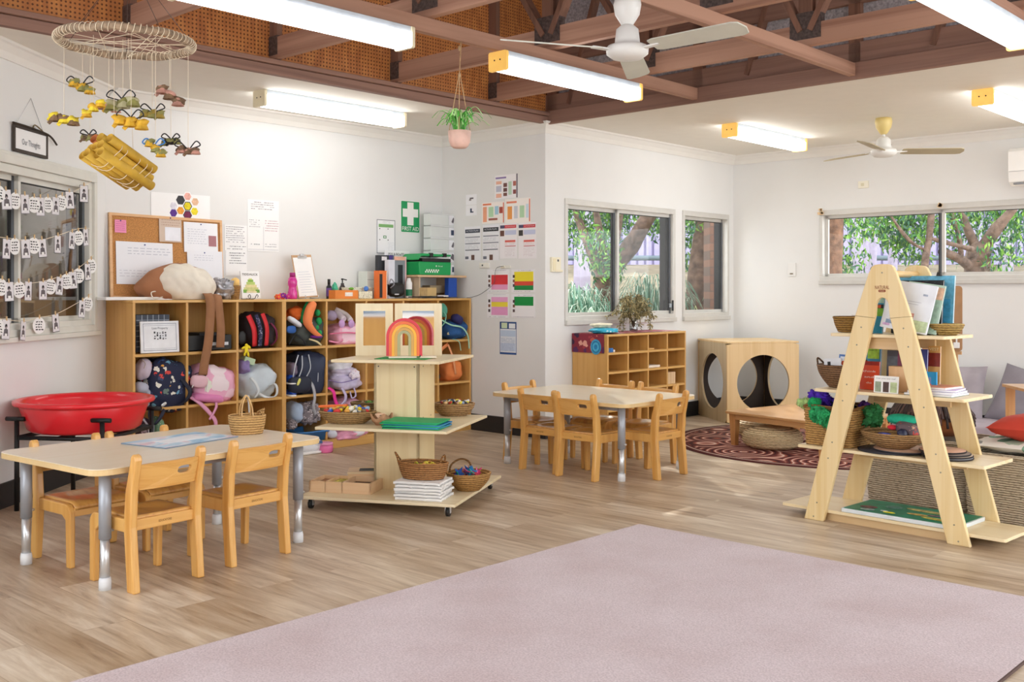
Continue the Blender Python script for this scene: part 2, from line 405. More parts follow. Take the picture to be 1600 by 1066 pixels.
# edge beams of the well
mb = MB(); mb.bb(-5.0, .02, -.05, .0, 2.562, 2.62, TRUSS); mb.bb(-5.0, .0, -.075, .0, 2.622, 2.652, TRUSS); struct(mb.build('trim_1', loc=fP.w(0, 0), rz=fP.a, bevel=.004))
mb = MB(); mb.bb(-.05, 7.5, -.03, -.001, 2.556, 2.665, TRUSS); mb.bb(.0, 7.5, .0, .035, 2.66, 2.80, TRUSS); struct(mb.build('trim_2', loc=fG.w(0, 0), rz=fG.a, bevel=.004))
PLATE = P('#5a4c48', .6, .3, var=.3, vs=60)
JA = (.64, 1.62, 2.61, 3.57, 4.55, 5.5, 6.5); RB = (1.455, 2.633, 3.81)
for i, a in enumerate(JA):                    # trusses run along e (x of fG), at y=-a
    mb = MB(); y = -a; x0 = 0 if i < 4 else max(0, (a-4.5)*.9)
    mb.bb(x0, 7.2, y-.0225, y+.0225, 2.66, 2.79, TRUSSL)
    for x in (.0,)+RB:
        if x < x0-.1: continue
        mb.bb(x-.01 if x == 0 else x-.045, x+.08 if x == 0 else x+.045, y-.02, y+.02, 2.655 if x == 0 else 2.79, ZR, TRUSSZ)
    for x, dx in ((1.455, -.75), (1.455, .6), (2.633, -.55), (2.633, .6), (3.81, -.55)):
        if x < x0: continue
        mb.bar((x+(.03 if dx > 0 else -.03), y, 2.75), (x+dx, y, ZR), .035, .07, TRUSSZ, (0, 1, 0))
    for x in RB:
        if x > x0: mb.bb(x-.1, x+.1, y-.0255, y+.0255, 2.70, 2.86, PLATE)
    mb.bb(x0, x0+.09, y-.0255, y+.0255, 2.68, 2.80, PLATE) if i < 4 else None
    struct(mb.build('roof_truss', loc=fG.w(0, 0), rz=fG.a))
for i, b in enumerate(RB):                    # rails under the trusses, along u (x of fP) at y=-b
    mb = MB(); mb.bb(-7, -.03, -b-.022, -b+.022, 2.576, 2.658, TRUSSL)
    struct(mb.build('roof_rail', loc=fP.w(0, 0), rz=fP.a, bevel=.003))
mb = MB()                                      # end truss against the grey panels
for b in RB+(4.99,):
    mb.bb(b-.04, b+.04, .0, .045, 2.66, ZR, TRUSSZ)
for b in (.25, 1.455+.4, 2.633+.5):
    mb.bar((b, .02, 2.7), (b+.38, .02, ZR), .035, .07, TRUSSZ, (0, 1, 0))
mb.bb(.02, .12, .0, .03, 2.66, ZR, TRUSSZ); mb.bb(-.0, 7.5, .0, .04, 3.05, 3.18, TRUSS)
struct(mb.build('roof_truss', loc=fG.w(0, 0), rz=fG.a))
# cornices (profile swept along each wall)
COVE = P('#efede8', .6, var=.01)
def cornice(name, fr, x0, x1, m0=0, m1=0):
    mb = MB(); prof = [(0, ZC), (0, ZC-.085), (-.012, ZC-.085), (-.03, ZC-.05), (-.062, ZC-.018), (-.078, ZC-.012), (-.085, ZC)]
    vs = [(x0+m0*y, y, z) for y, z in prof]+[(x1+m1*y, y, z) for y, z in prof]; n = len(prof)
    mb.add(vs, [(i, i+1, n+i+1, n+i) for i in range(n-1)]+[tuple(range(n)), tuple(range(2*n-1, n-1, -1))], COVE)
    struct(mb.build(name, loc=fr.w(0, 0), rz=fr.a))
cornice('trim_3', fA, 0, 3.109, -.6, 1); cornice('trim_4', fB, 0, 1.227, -1, -1); cornice('trim_5', fC, 0, 2.915, 1, 1); cornice('trim_6', fD, 0, 6.5, -1, 0); cornice('trim_7', fL, 4.1, 6, 0, .6)
# skirtings
def skirt(name, fr, x0, x1):
    mb = MB(); mb.bb(x0, x1, -.012, 0, 0, .14, SKIRT); struct(mb.build(name, loc=fr.w(0, 0), rz=fr.a))
skirt('baseboard_back', fA, 0, 3.1); skirt('baseboard_corner', fB, 0.012, 1.239); skirt('baseboard_middle', fC, 0, 2.9); skirt('baseboard_right', fD, .012, 6.5); skirt('baseboard_left', fL, 2.6, 5.99)
mb = MB(); mb.bb(-.015, .01, -.012, .0, .14, 1.16, P('#d4d6da', .5)); struct(mb.build('trim_8', loc=fA.w(.02, 0), rz=fA.a))
# windows
GLASS = bpy.data.materials.new('window_glass'); GLASS.use_nodes = True
def m_glass(m, refl=.06, col=(1, 1, 1, 1)):
    nt = m.node_tree; nt.nodes.clear(); o = ND(nt, 'ShaderNodeOutputMaterial'); t = ND(nt, 'ShaderNodeBsdfTransparent'); g = ND(nt, 'ShaderNodeBsdfGlossy')
    g.inputs['Roughness'].default_value = .02; t.inputs[0].default_value = col; x = ND(nt, 'ShaderNodeMixShader'); x.inputs[0].default_value = refl
    nt.links.new(t.outputs[0], x.inputs[1]); nt.links.new(g.outputs[0], x.inputs[2]); nt.links.new(x.outputs[0], o.inputs[0])
m_glass(GLASS, .03)
GLASS2 = bpy.data.materials.new('reflective_glass'); GLASS2.use_nodes = True; m_glass(GLASS2, .22, (.8, .8, .8, 1))
def window(name, fr, h, mull=(), glass=GLASS, frame=ALU, sill=.035, dark=()):
    x0, x1, z0, z1 = h; r = thing(name, None, None, fr.w(0, 0), fr.a, kind='structure')
    mb = MB()
    mb.bb(x0, x1, -.012, .10, z1-.05, z1, frame); mb.bb(x0, x1, -.012, .10, z0, z0+.055, frame)
    mb.bb(x0, x0+.035, -.012, .10, z0+.055, z1-.05, frame); mb.bb(x1-.035, x1, -.012, .10, z0+.055, z1-.05, frame)
    mb.bb(x0, x1, -.03, .0, z0-.02, z0+.02, frame)
    part(mb, 'window_frame', r, bevel=.003)
    mb = MB(); mb.bb(x1-.0385, x1-.0352, .072, .145, z0+.055, z1-.05, BLACK); part(mb, 'dark_strip', r)  # added black strip, keeps the sunlit frame side dark
    xs = [x0+.035]+list(mull)+[x1-.035]
    for i, (a, b) in enumerate(zip(xs, xs[1:])):
        mb = MB(); y = .035 if i % 2 else .06; w = .028; zt = z1-.05; zb = z0+.055
        mb.bb(a, b, y-.012, y+.012, zt-.03, zt, frame); mb.bb(a, b, y-.012, y+.012, zb, zb+.028, frame)
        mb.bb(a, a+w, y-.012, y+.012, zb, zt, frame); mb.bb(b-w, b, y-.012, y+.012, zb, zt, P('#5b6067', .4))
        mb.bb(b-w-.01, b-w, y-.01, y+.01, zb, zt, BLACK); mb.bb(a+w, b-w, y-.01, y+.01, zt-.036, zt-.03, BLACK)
        s = part(mb, 'sash', r)
        mb = MB(); mb.bb(a+w, b-w, y-.002, y+.002, zb+.028, zt-.03, glass); part(mb, 'pane', s)
    return r
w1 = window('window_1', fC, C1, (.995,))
mb = MB(); mb.bb(1.80, 1.815, -.02, -.005, 1.02, 1.12, BLACK); mb.bb(1.797, 1.818, -.008, .03, 1.05, 1.09, ALUD); part(mb, 'latch', w1, bevel=.003)
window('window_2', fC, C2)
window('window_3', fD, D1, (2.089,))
WF = P('#dfddd4', .5, var=.03)
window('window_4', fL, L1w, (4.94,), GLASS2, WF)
mb = MB(); a, b, c, d = L1w
for k, (dx, dz, y) in enumerate(((0, 0, -.018), (.02, .02, -.03))):
    mb.bb(a-.06+dx, b+.06-dx, y, y+.02, d-.0, d+.07-dz, WF); mb.bb(b, b+.06-dx, y, y+.02, c-.03, d, WF)
mb.bb(a-.06, b+.07, -.045, 0, c-.05, c-.02, WF)
struct(mb.build('trim_9', loc=fL.w(0, 0), rz=fL.a, bevel=.003))
# dim room behind the left window
mb = MB(); TA = P('#9b9184', .85); TB = P('#7d6a50', .7)
mb.bb(2.4, 7.6, 1.9, 1.95, 0, 2.4, TA); mb.bb(2.4, 7.6, 1.87, 1.9, 0, 1.25, TB); mb.bb(2.4, 7.6, .16, 1.9, 2.4, 2.45, TA); mb.bb(2.4, 7.6, .16, 1.9, -.05, 0, TB); mb.bb(7.6, 7.65, .16, 1.9, 0, 2.4, TA); mb.bb(2.35, 2.4, .16, 1.9, 0, 2.4, TA)
struct(mb.build('wall_next_room', loc=fL.w(0, 0), rz=fL.a))
lp = bpy.data.lights.new('next_room_point', 'POINT'); lp.energy = 26; lp.shadow_soft_size = .3; lo = bpy.data.objects.new('next_room_point', lp); C.objects.link(lo); lo.location = fL.w(4.6, 1.0, 2.2)  # unseen point light that brightens the closed next room, no fitting
# the room's rear wall behind the camera, with a long window; cupboards added for the mirrors
mb = MB(); mb.bb(-3.4, 4.2, -2.75, -2.6, 0, .95, WALLM); mb.bb(-3.4, 4.2, -2.75, -2.6, 2.0, ZR, WALLM)
for a, b in ((-3.4, -2.4), (-.2, .4), (3.2, 4.2)): mb.bb(a, b, -2.75, -2.6, .95, 2.0, WALLM)
mb.bb(-3.3, .4, -2.6, -2.57, .9, 2.05, P('#8fa3b4', .9, var=.15, vs=5)); struct(mb.build('wall_rear'))  # unseen grey-blue panel added so the mirrors reflect less white
mb = MB(); mb.bb(-2.3, 1.8, -2.59, -2.2, 0, .85, WOODC); mb.bb(-2.32, 1.82, -2.59, -2.18, .85, .88, WALLM); struct(mb.build('trim_11'))
# carpet
def m_carpet():
    m, nt, b = base('carpet_pile')
    n = ND(nt, 'ShaderNodeTexNoise', Scale=2.2, Detail=4.0); nt.links.new(oc(nt), n.inputs[0])
    n2 = ND(nt, 'ShaderNodeTexNoise', Scale=150.0, Detail=2.0); nt.links.new(oc(nt), n2.inputs[0])
    a = ramp(nt, n.outputs[0], [(.25, '#cab4b4'), (.5, '#d5c4c6'), (.75, '#dccdd0')]); c = ramp(nt, n2.outputs[0], [(.25, '#c4bcbe'), (.7, '#ffffff')])
    mx = ND(nt, 'ShaderNodeMix', data_type='RGBA', blend_type='MULTIPLY'); mx.inputs[0].default_value = .7; nt.links.new(a, mx.inputs[6]); nt.links.new(c, mx.inputs[7])
    nt.links.new(mx.outputs[2], b.inputs['Base Color']); b.inputs['Roughness'].default_value = .95; b.inputs['Sheen Weight'].default_value = .15; bump(nt, b, n2.outputs[0], .5, .004); return m
fQ = Fr(Vector((.652, 5.278)), AU-PI/2)
mb = MB(); mb.bb(0, 2.06, -5.2, 0, .001, .012, m_carpet()); mb.bb(-.004, 0, -5.2, .004, .001, .010, P('#a8959c', .9)); mb.bb(2.06, 2.066, -5.2, 0, .001, .010, P('#5c4640', .9))
tag(mb.build('carpet', loc=fQ.w(0, 0), rz=fQ.a), 'large plain dusty mauve carpet rectangle lying on the plank floor', 'carpet')
# lamps
DIFF = bpy.data.materials.new('lit_diffuser'); DIFF.use_nodes = True; nt = DIFF.node_tree; nt.nodes.clear(); oo = ND(nt, 'ShaderNodeOutputMaterial'); ee = ND(nt, 'ShaderNodeEmission'); ee.inputs[0].default_value = (1, .99, .97, 1); ee.inputs[1].default_value = TUBE; nt.links.new(ee.outputs[0], oo.inputs[0])
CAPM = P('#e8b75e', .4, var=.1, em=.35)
CAPI = P('#ece2c2', .4, var=.05)
def batten(label, x, y, z, L=1.3, rz=AU, fr=fP, cap=None):
    cap = cap or CAPM
    r = thing('fluorescent_light', label, 'light', fr.w(x, y, z), rz, 'fluorescent battens')
    mb = MB(); mb.bb(-L/2, L/2, -.06, .06, -.035, 0, P('#c9d3dd', .5)); part(mb, 'batten', r, bevel=.003)
    mb = MB(); mb.prism([(-.066, -.035), (-.06, -.095), (-.048, -.105), (.048, -.105), (.06, -.095), (.066, -.035)], -L/2+.012, L/2-.012, DIFF, 'yz')
    part(mb, 'diffuser', r)
    for s in (-1, 1):
        mb = MB(); mb.prism(rrect(.142, .112, .012, 3, 0, -.056), s*L/2-.013*s, s*L/2+.006*s, cap, 'yz')
        for d in (-.022, .022): mb.cyl((s*L/2, d, -.05), (s*(L/2+.008), d, -.05), .005, BLACK, n=8)
        part(mb, 'end_cap', r)
    return r
batten('fluorescent light under the roof rail at upper left, its left end out of frame', -3.42, -1.455, 2.576, cap=CAPI)
batten('fluorescent light under the roof rail beside the hanging plant', -1.42, -1.455, 2.576)
batten('fluorescent light in the top right corner under the far roof rail', -1.23, -3.81, 2.576, 1.3)
batten('fluorescent light on the low ceiling above the corkboard', 0, 0, ZC, 1.26, fr=Fr(Vector((-1.295, 7.51)), AU), cap=CAPI)
batten('fluorescent light on the low ceiling left of the small ceiling fan', 0, 0, ZC, 1.2, fr=Fr(Vector((2.19, 8.88)), AU))
batten('fluorescent light on the low ceiling at the right edge, right of the small ceiling fan', 0, 0, ZC, 1.3, fr=Fr(Vector((3.64, 7.48)), AU))
# ceiling fans
FANM = P('#e9e9e6', .35, var=.02); BLADE = P('#cfd0c4', .45, var=.03); BLADE2 = P('#b3a687', .5, var=.05)
def fan(label, loc, drop, rz, blm, knob, s=1.0):
    r = thing('ceiling_fan', label, 'fan', loc, rz)
    mb = MB(); mb.lathe([(.02, -.13), (.03, -.12), (.058, -.075), (.066, -.03), (.06, 0)], knob, n=24); mb.cyl((0, 0, -drop+.1), (0, 0, -.1), .013, FANM, n=12); part(mb, 'canopy', r)
    z = -drop
    mb = MB(); mb.lathe([(.0, z-.04), (.07, z-.036), (.098, z-.015), (.1, z+.01), (.092, z+.022), (.06, z+.03), (.058, z+.05), (.052, z+.10), (.03, z+.12), (.012, z+.125)], FANM, n=32)
    mb.box((.056, 0, z+.055), (.006, .02, .02), BLACK); part(mb, 'motor', r)
    for k in range(3):
        mb = MB(); mb.T = Matrix.Rotation(R(120*k), 4, 'Z')
        mb.bar((.085, 0, z+.0), (.18, 0, z+.006), .03, .008, FANM)
        mb.T = Matrix.Rotation(R(120*k), 4, 'Z') @ Matrix.Translation((.14, 0, z+.006)) @ Matrix.Rotation(R(-14), 4, 'X')
        mb.prism([(0, -.045), (.03, -.055), (.44, -.062), (.47, -.05), (.485, 0), (.47, .05), (.44, .062), (.03, .055), (0, .045)], -.003, .003, blm, 'xy')
        part(mb, 'blade', r)
    return r
p = fP.w(-2.42, -2.633); fan('large white ceiling fan hanging from the roof rail', (p.x, p.y, 2.576), .245, R(78), BLADE, FANM)
p = Vector((2.95, 8.19)); fan('small ceiling fan with fawn blades on the low ceiling near the right window', (2.95, 8.19, ZC), .27, R(-3), BLADE2, P('#e6d08a', .4))
# ================================================================= OUTSIDE
SOIL = P('#8f846c', .95, var=.2, vs=3)
mb = MB(); NX, NY = 24, 14; vs = []
for j in range(NY+1):
    for i in range(NX+1):
        a = -6+i*1.0; b = .16+j*1.2; p = O+Vector((0, 0))
        X = -4+i*.9; Y = 9.6+j*1.1+max(0, 0); z = -.12 if Y < 12.5 else -.12+(Y-12.5)*.22
        vs.append((X, Y, z+.05*noise.noise(Vector((X, Y, 0)))))
mb.add(vs, [(j*(NX+1)+i, j*(NX+1)+i+1, (j+1)*(NX+1)+i+1, (j+1)*(NX+1)+i) for j in range(NY) for i in range(NX)], SOIL, True)
g = mb.build('ground'); g['kind'] = 'structure'
FEN = P('#a7a0c6', .6, var=.05)
mb = MB()
for i in range(120): mb.bb(-4+i*.16, -4+i*.16+.11, 20.9, 20.93, 1.75, 3.7, FEN)
mb.bb(-4, 15.2, 20.94, 20.98, 1.75, 3.68, P('#8f88b0', .6))
tag(mb.build('metal_fence'), 'pale lavender ribbed metal fence far outside the windows', 'fence')
mb = MB(); mb.tube([(-4, 20.2, 1.86), (16, 20.2, 1.86)], .05, P('#5f6f78', .5), n=8)
for i in range(9): mb.cyl((-3.5+i*2.2, 20.2, 1.4), (-3.5+i*2.2, 20.2, 1.95), .05, P('#5f6f78', .5), n=8)
tag(mb.build('guard_rail'), 'dark horizontal guard rail in front of the pale lavender fence', 'railing')
BARK = P('#6e5a4e', .9, var=.35, vs=14, bmp=.8, bs=30); BARK2 = P('#5d4a3e', .9, var=.35, vs=14, bmp=.8, bs=30)
LEAF = [P(c, .55, var=.1) for c in ('#3f7a2c', '#6a9f38', '#27583c', '#8ab84e', '#346a4c')]
def pz(px, py, Y): return Vector((ratio(px)*Y, Y, EYE-(py-HOR)*Y/FPX))
def leaves(cl, n, size, seed, mats=LEAF, elong=1.5):
    r = random.Random(seed); mb = MB()
    for c, rad in cl:
        for _ in range(int(n*rad*rad)):
            while True:
                v = Vector((r.uniform(-1, 1), r.uniform(-1, 1), r.uniform(-1, 1)))
                if v.length < 1: break
            p = c+v*rad; s = size*r.uniform(.6, 1.3); m = Euler((r.uniform(0, 6), r.uniform(0, 6), r.uniform(0, 6))).to_matrix()
            vs = [p+m @ Vector(q) for q in ((-s*elong, 0, 0), (0, -s*.5, s*.12), (s*elong, 0, 0), (0, s*.5, s*.12))]
            mb.add(vs, [(0, 1, 2, 3)], mats[r.randrange(len(mats))])
    return mb
def tree(label, limbs, cl, n, size, seed, bark=BARK):
    r = thing('tree', label, 'tree', (limbs[0][0][0].x, limbs[0][0][0].y, 0)); o = r.location
    mb = MB()
    for pts, r0, r1 in limbs:
        pp = smoothpath([p-Vector(o) for p in pts], 5); k = len(pp)
        mb.tube(pp, [max(.008, r0+(r1-r0)*i/(k-1)+.012*noise.noise(pp[i]*5)) for i in range(k)], bark, n=10)
    part(mb, 'trunk', r)
    if cl:
        part(leaves([(c-Vector(o), q) for c, q in cl], n, size, seed), 'foliage', r)
    return r
def gz(px, Y): return Vector((ratio(px)*Y, Y, -.12))
tree('tree forking into several leafy limbs outside the left pane of the middle wall window',
     [((gz(941, 12), pz(940, 450, 12), pz(948, 410, 12)), .12, .09), ((pz(944, 440, 12), pz(925, 395, 12), pz(905, 345, 12.3), pz(893, 300, 12.5)), .07, .04), ((pz(946, 415, 12), pz(938, 370, 12), pz(928, 310, 12)), .055, .03), ((pz(948, 420, 12), pz(962, 380, 12.1), pz(972, 300, 12.3)), .06, .04), ((pz(952, 425, 12), pz(985, 385, 12), pz(1003, 355, 11.8), pz(1030, 310, 11.8)), .11, .08)],
     [(pz(900, 330, 12.6), .5), (pz(935, 330, 12.4), .4), (pz(935, 390, 11.8), .3), (pz(950, 420, 11.8), .22), (pz(1010, 322, 12.8), .45), (pz(1040, 345, 12.4), .3), (pz(890, 350, 13), .3), (pz(960, 345, 12.6), .3), (Vector((.5, 12.4, 3.3)), .75), (Vector((1.1, 12.6, 3.6)), .6), (Vector((-.1, 12.2, 3.4)), .6)], 3800, .026, 3)  # last three leaf clusters added out of view to dapple the sun
tree('thick rough barked tree outside the narrow window of the middle wall',
     [((gz(1088, 11.8), pz(1090, 470, 11.8), pz(1096, 400, 11.8), pz(1106, 320, 11.8), pz(1110, 270, 11.8)), .15, .11)],
     [(pz(1078, 350, 12.2), .42), (pz(1075, 390, 12.4), .3), (pz(1085, 330, 11.5), .25), (Vector((1.9, 12.9, 3.3)), .7)], 3800, .026, 4)  # last leaf cluster added above the view to break up sunlight
tree('brown tree trunk at the left end of the wide right wall window',
     [((gz(1303, 11.2), pz(1304, 430, 11.2), pz(1306, 370, 11.2), pz(1308, 290, 11.2)), .085, .075)],
     [(pz(1325, 350, 11.5), .3), (pz(1330, 415, 11.8), .25), (pz(1300, 320, 11.6), .2)], 3600, .026, 5, P('#7a5a46', .9, var=.35, vs=14, bmp=.8, bs=30))
tree('slim leaning tree just left of the mullion of the wide window',
     [((gz(1430, 12), pz(1444, 425, 12), pz(1452, 370, 12), pz(1458, 300, 12)), .05, .035), ((pz(1452, 372, 12), pz(1500, 385, 12), pz(1520, 390, 12.1)), .02, .03), ((pz(1448, 392, 12), pz(1420, 375, 12), pz(1390, 335, 12)), .02, .015)],
     [(pz(1360+i*26, 338+7*(i % 3), 12.3+.2*(i % 2)), .34) for i in range(5)]+[(pz(1400, 375, 12.6), .22), (pz(1415, 390, 12.6), .2), (pz(1440, 405, 12.6), .15)], 3200, .03, 6)
tree('spreading grey limbed tree in the right half of the wide window',
     [((gz(1530, 12.6), pz(1527, 420, 12.6), pz(1535, 385, 12.6)), .17, .13), ((pz(1535, 390, 12.6), pz(1555, 360, 12.5), pz(1585, 325, 12.4)), .1, .05), ((pz(1530, 395, 12.6), pz(1515, 365, 12.6), pz(1500, 325, 12.6)), .06, .035), ((pz(1525, 425, 12.6), pz(1500, 405, 12.5), pz(1470, 392, 12.4)), .07, .05), ((pz(1502, 405, 12.5), pz(1498, 370, 12.4), pz(1485, 330, 12.4)), .04, .025)],
     [(pz(1490+i*27, 332+8*(i % 2), 12.9), .33) for i in range(6)]+[(pz(1500, 395, 13), .2), (pz(1560, 400, 12.4), .25), (pz(1590, 380, 12.6), .3)], 3200, .027, 7)
mb = MB()
for i, (px, Y) in enumerate(((1340, 17), (1349, 17.5), (1362, 18), (905, 18), (915, 17), (1575, 17), (1395, 18.5))):
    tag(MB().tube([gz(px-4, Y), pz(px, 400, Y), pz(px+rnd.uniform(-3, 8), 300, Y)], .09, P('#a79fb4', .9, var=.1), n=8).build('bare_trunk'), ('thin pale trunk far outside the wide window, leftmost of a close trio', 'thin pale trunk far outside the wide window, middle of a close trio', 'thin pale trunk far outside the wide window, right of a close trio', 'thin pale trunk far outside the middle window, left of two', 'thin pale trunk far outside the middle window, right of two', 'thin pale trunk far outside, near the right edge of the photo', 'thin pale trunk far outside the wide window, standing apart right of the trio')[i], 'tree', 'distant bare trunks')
def grass_clump(label, p, n, h, spread, cols, seed):
    r = random.Random(seed); mb = MB(); ms = [P(c, .6, var=.1) for c in cols]
    for _ in range(n):
        a = r.uniform(0, 2*PI); q = Vector((math.cos(a), math.sin(a), 0)); s0 = Vector((r.uniform(-.12, .12), r.uniform(-.12, .12), 0)); hh = h*r.uniform(.6, 1.05); sp = spread*r.uniform(.2, 1.1)
        pts = [s0, s0+q*sp*.35+Vector((0, 0, hh*.6)), s0+q*sp*.8+Vector((0, 0, hh)), s0+q*sp*1.25+Vector((0, 0, hh*r.uniform(.75, .98)))]
        mb.ribbon(smoothpath(pts, 3), .009, .002, ms[r.randrange(len(ms))], q.cross(Vector((0, 0, 1))))
    tag(mb.build('strappy_grass', loc=p), label, 'plant')
GC = ('#6fa08a', '#9fc0a8', '#4c7d62', '#c9d8c4')
for i, (px, Y, h) in enumerate(((893, 10.6, 1.35), (915, 10.9, 1.3), (935, 10.3, 1.15), (968, 11, 1.1))):
    grass_clump(['tall blue-green strappy grass outside at the far left of the middle window', 'tall strappy grass outside, second clump from the left of the middle window', 'strappy grass at the foot of the forked tree outside', 'strappy grass outside just right of the middle window mullion'][i], Vector((ratio(px)*Y, Y, -.12)), 330, h, .34, GC, i)
grass_clump('grey-green grass clump outside behind the dried leaf vase', Vector((ratio(1022)*10.9, 10.9, -.12)), 360, 1.45, .42, ('#7d9a86', '#9fb0a0', '#5e7f6c'), 9)
grass_clump('low grey grass outside the narrow middle wall window', Vector((ratio(1085)*11.9, 11.9, -.12)), 220, 1.25, .28, ('#7d9a86', '#8aa394', '#b9c98f'), 11)
def m_brick():
    m, nt, b = base('brown_brick'); br = ND(nt, 'ShaderNodeTexBrick'); nt.links.new(oc(nt, (1, 1, 1), (R(90), 0, 0)), br.inputs[0])
    for k, x in (('Scale', 1.0), ('Mortar Size', .006), ('Brick Width', .24), ('Row Height', .086)): br.inputs[k].default_value = x
    br.inputs['Color1'].default_value = lin('#7a5c50'); br.inputs['Color2'].default_value = lin('#8a6a5a'); br.inputs['Mortar'].default_value = lin('#6b5a52')
    nt.links.new(br.outputs[0], b.inputs['Base Color']); b.inputs['Roughness'].default_value = .9; return m
mb = MB(); mb.bb(0, .5, 0, .35, -.2, 2.6, m_brick()); struct(mb.build('trim_10', loc=(2.105, 10.98, 0)))
# ================================================================= FURNITURE
# ---- children's chairs (local: faces +y, origin on the floor below the seat centre)
def make_chair(label):
    r = thing('child_chair', label, 'chair')
    for s in (-1, 1):
        mb = MB(); x = s*.15
        mb.prism([(-.187, 0), (-.136, 0), (-.112, .26), (-.124, .40), (-.158, .52), (-.163, .545), (-.178, .556), (-.196, .548), (-.2, .53), (-.172, .40), (-.164, .26)], x-.016, x+.016, CHAIR, 'yz')
        part(mb, 'leg', r, bevel=.006)
        mb = MB(); x = s*.148
        c = [(.105+.045*math.cos(R(a)), .245+.045*math.sin(R(a))) for a in range(0, 91, 15)]
        mb.prism([(.115, 0), (.15, 0)]+c+[(-.118, .29), (-.118, .235), (.08, .235), (.108, .215)], x-.013, x+.013, CHAIR, 'yz')
        part(mb, 'leg', r, bevel=.006)
    mb = MB(); nx, ny = 14, 14; vs = []
    for j in range(ny+1):
        for i in range(nx+1):
            X = -.134+.268*i/nx; Y = -.135+.282*j/ny; q = max(0, 1-((X/.11)**2+((Y)/.115)**2))
            z = .297-.014*min(1, q*1.6)-(.02*max(0, (Y-.10)/.047)**2 if Y > .10 else 0); vs.append((X, Y, z))
    top = len(vs); vs += [(x, y, z-.016) for x, y, z in vs]
    q = lambda i, j: j*(nx+1)+i
    fs = [(q(i, j), q(i+1, j), q(i+1, j+1), q(i, j+1)) for j in range(ny) for i in range(nx)]
    fs += [tuple(top+k for k in f[::-1]) for f in fs]
    for i in range(nx): fs += [(q(i+1, 0), q(i, 0), top+q(i, 0), top+q(i+1, 0)), (q(i, ny), q(i+1, ny), top+q(i+1, ny), top+q(i, ny))]
    for j in range(ny): fs += [(q(0, j), q(0, j+1), top+q(0, j+1), top+q(0, j)), (q(nx, j+1), q(nx, j), top+q(nx, j), top+q(nx, j+1))]
    mb.add(vs, fs, SEATM, True); part(mb, 'seat', r)
    mb = MB(); mb.bb(-.138, .138, -.15, -.132, .243, .287, CHAIRX); part(mb, 'rear_rail', r, bevel=.003)
    mb = MB(); mb.text('EDUCATORS', (0, -.1508, .266), .013, P('#5a3a18', .8), w=.06, align='CENTER'); part(mb, 'stamp', r)
    mb = MB(); mb.bb(-.138, .138, .128, .146, .232, .272, CHAIRX); part(mb, 'front_rail', r, bevel=.003)
    # backrest with a slot handle, bowed backwards
    mb = MB(); n = 48; cx, cz = .066, .470; outer = []; inner = []
    def edge(a):
        dx, dz = math.cos(a), math.sin(a); t = 1e9
        if dx > 1e-9: t = min(t, (.138-cx)/dx)
        if dx < -1e-9: t = min(t, (-.138-cx)/dx)
        if dz < -1e-9: t = min(t, (.405-cz)/dz)
        if dz > 1e-9:
            for _ in range(8):
                x = cx+dx*min(t, 9); zt = .520+.007*math.cos(x/.138*PI+.5)
                t = min(t, (zt-cz)/dz)
        return (cx+dx*t, cz+dz*t)
    for k in range(n):
        a = 2*PI*(k+.5)/n; outer.append(edge(a)); ca, sa = math.cos(a), math.sin(a); q = 1/((abs(ca)**3+abs(sa)**3)**(1/3))
        inner.append((cx+.034*ca*q, cz+.0155*sa*q))
    mb.holed(outer, inner, -.009, .009, CHAIRX)
    mb.v = [(x, y-.155-.016*(1-(x/.138)**2)-(z-.42)*.27, z) for x, y, z in mb.v]
    part(mb, 'backrest', r, bevel=.002); return r
chair0 = make_chair('x'); used = [False]
def chair(rear_l, rear_r, label, group):      # from the floor points of the two back legs seen from behind
    a = Vector(rear_l[:2]); b = Vector(rear_r[:2]); m = (a+b)/2; d = (b-a).normalized(); f = Vector((-d.y, d.x))
    p = m+f*.162; rz = math.atan2(d.y, d.x)
    if not used[0]:
        used[0] = True; chair0.location = (p.x, p.y, 0); chair0.rotation_euler = (0, 0, rz); chair0['label'] = label; chair0['group'] = group; return chair0
    return copy_thing(chair0, (p.x, p.y, 0), rz, label, group)
# ---- activity tables
def make_table(label, loc, rz, L, Wd, zt=.5):
    r = thing('activity_table', label, 'table', (loc[0], loc[1], 0), rz)
    mb = MB(); mb.prism(rrect(L, Wd, .075, 6), zt-.004, zt, LAM, 'xy'); mb.prism(rrect(L, Wd, .075, 6), zt-.027, zt-.004, P('#e3c48e', .4), 'xy'); part(mb, 'tabletop', r, bevel=.002)
    mb = MB(); mb.bb(-L/2+.12, L/2-.12, -Wd/2+.10, -Wd/2+.115, zt-.06, zt-.027, GREYT); mb.bb(-L/2+.12, L/2-.12, Wd/2-.115, Wd/2-.10, zt-.06, zt-.027, GREYT); part(mb, 'apron_rail', r)
    for sx in (-1, 1):
        for sy in (-1, 1):
            x, y = sx*(L/2-.095), sy*(Wd/2-.09)
            mb = MB(); mb.cyl((x, y, .205), (x, y, zt-.027), .0245, GREYT, n=24); l = part(mb, 'leg', r)
            mb = MB(); mb.cyl((x, y, .03), (x, y, .205), .019, CHROME, n=24); mb.cyl((x+.018, y, .235), (x+.036, y, .235), .006, CHROME, n=10); part(mb, 'leg_extension', l)
            mb = MB(); mb.lathe([(.0245, 0), (.0245, .035), (.022, .05), (.02, .05)], P('#e9ebee', .4), (x, y, 0), n=24); part(mb, 'foot', l)
    return r
T1 = Vector((-1.583, 4.746)); A1 = R(52.1)
make_table('pale low table with steel legs at left, basket and blue board on it', T1, A1, 1.19, .815)
T2 = Vector((.5525, 7.108)); A2 = AU-PI/2
make_table('pale low table with steel legs in the middle, bare top, chairs all round', T2, A2, 1.185, .83)
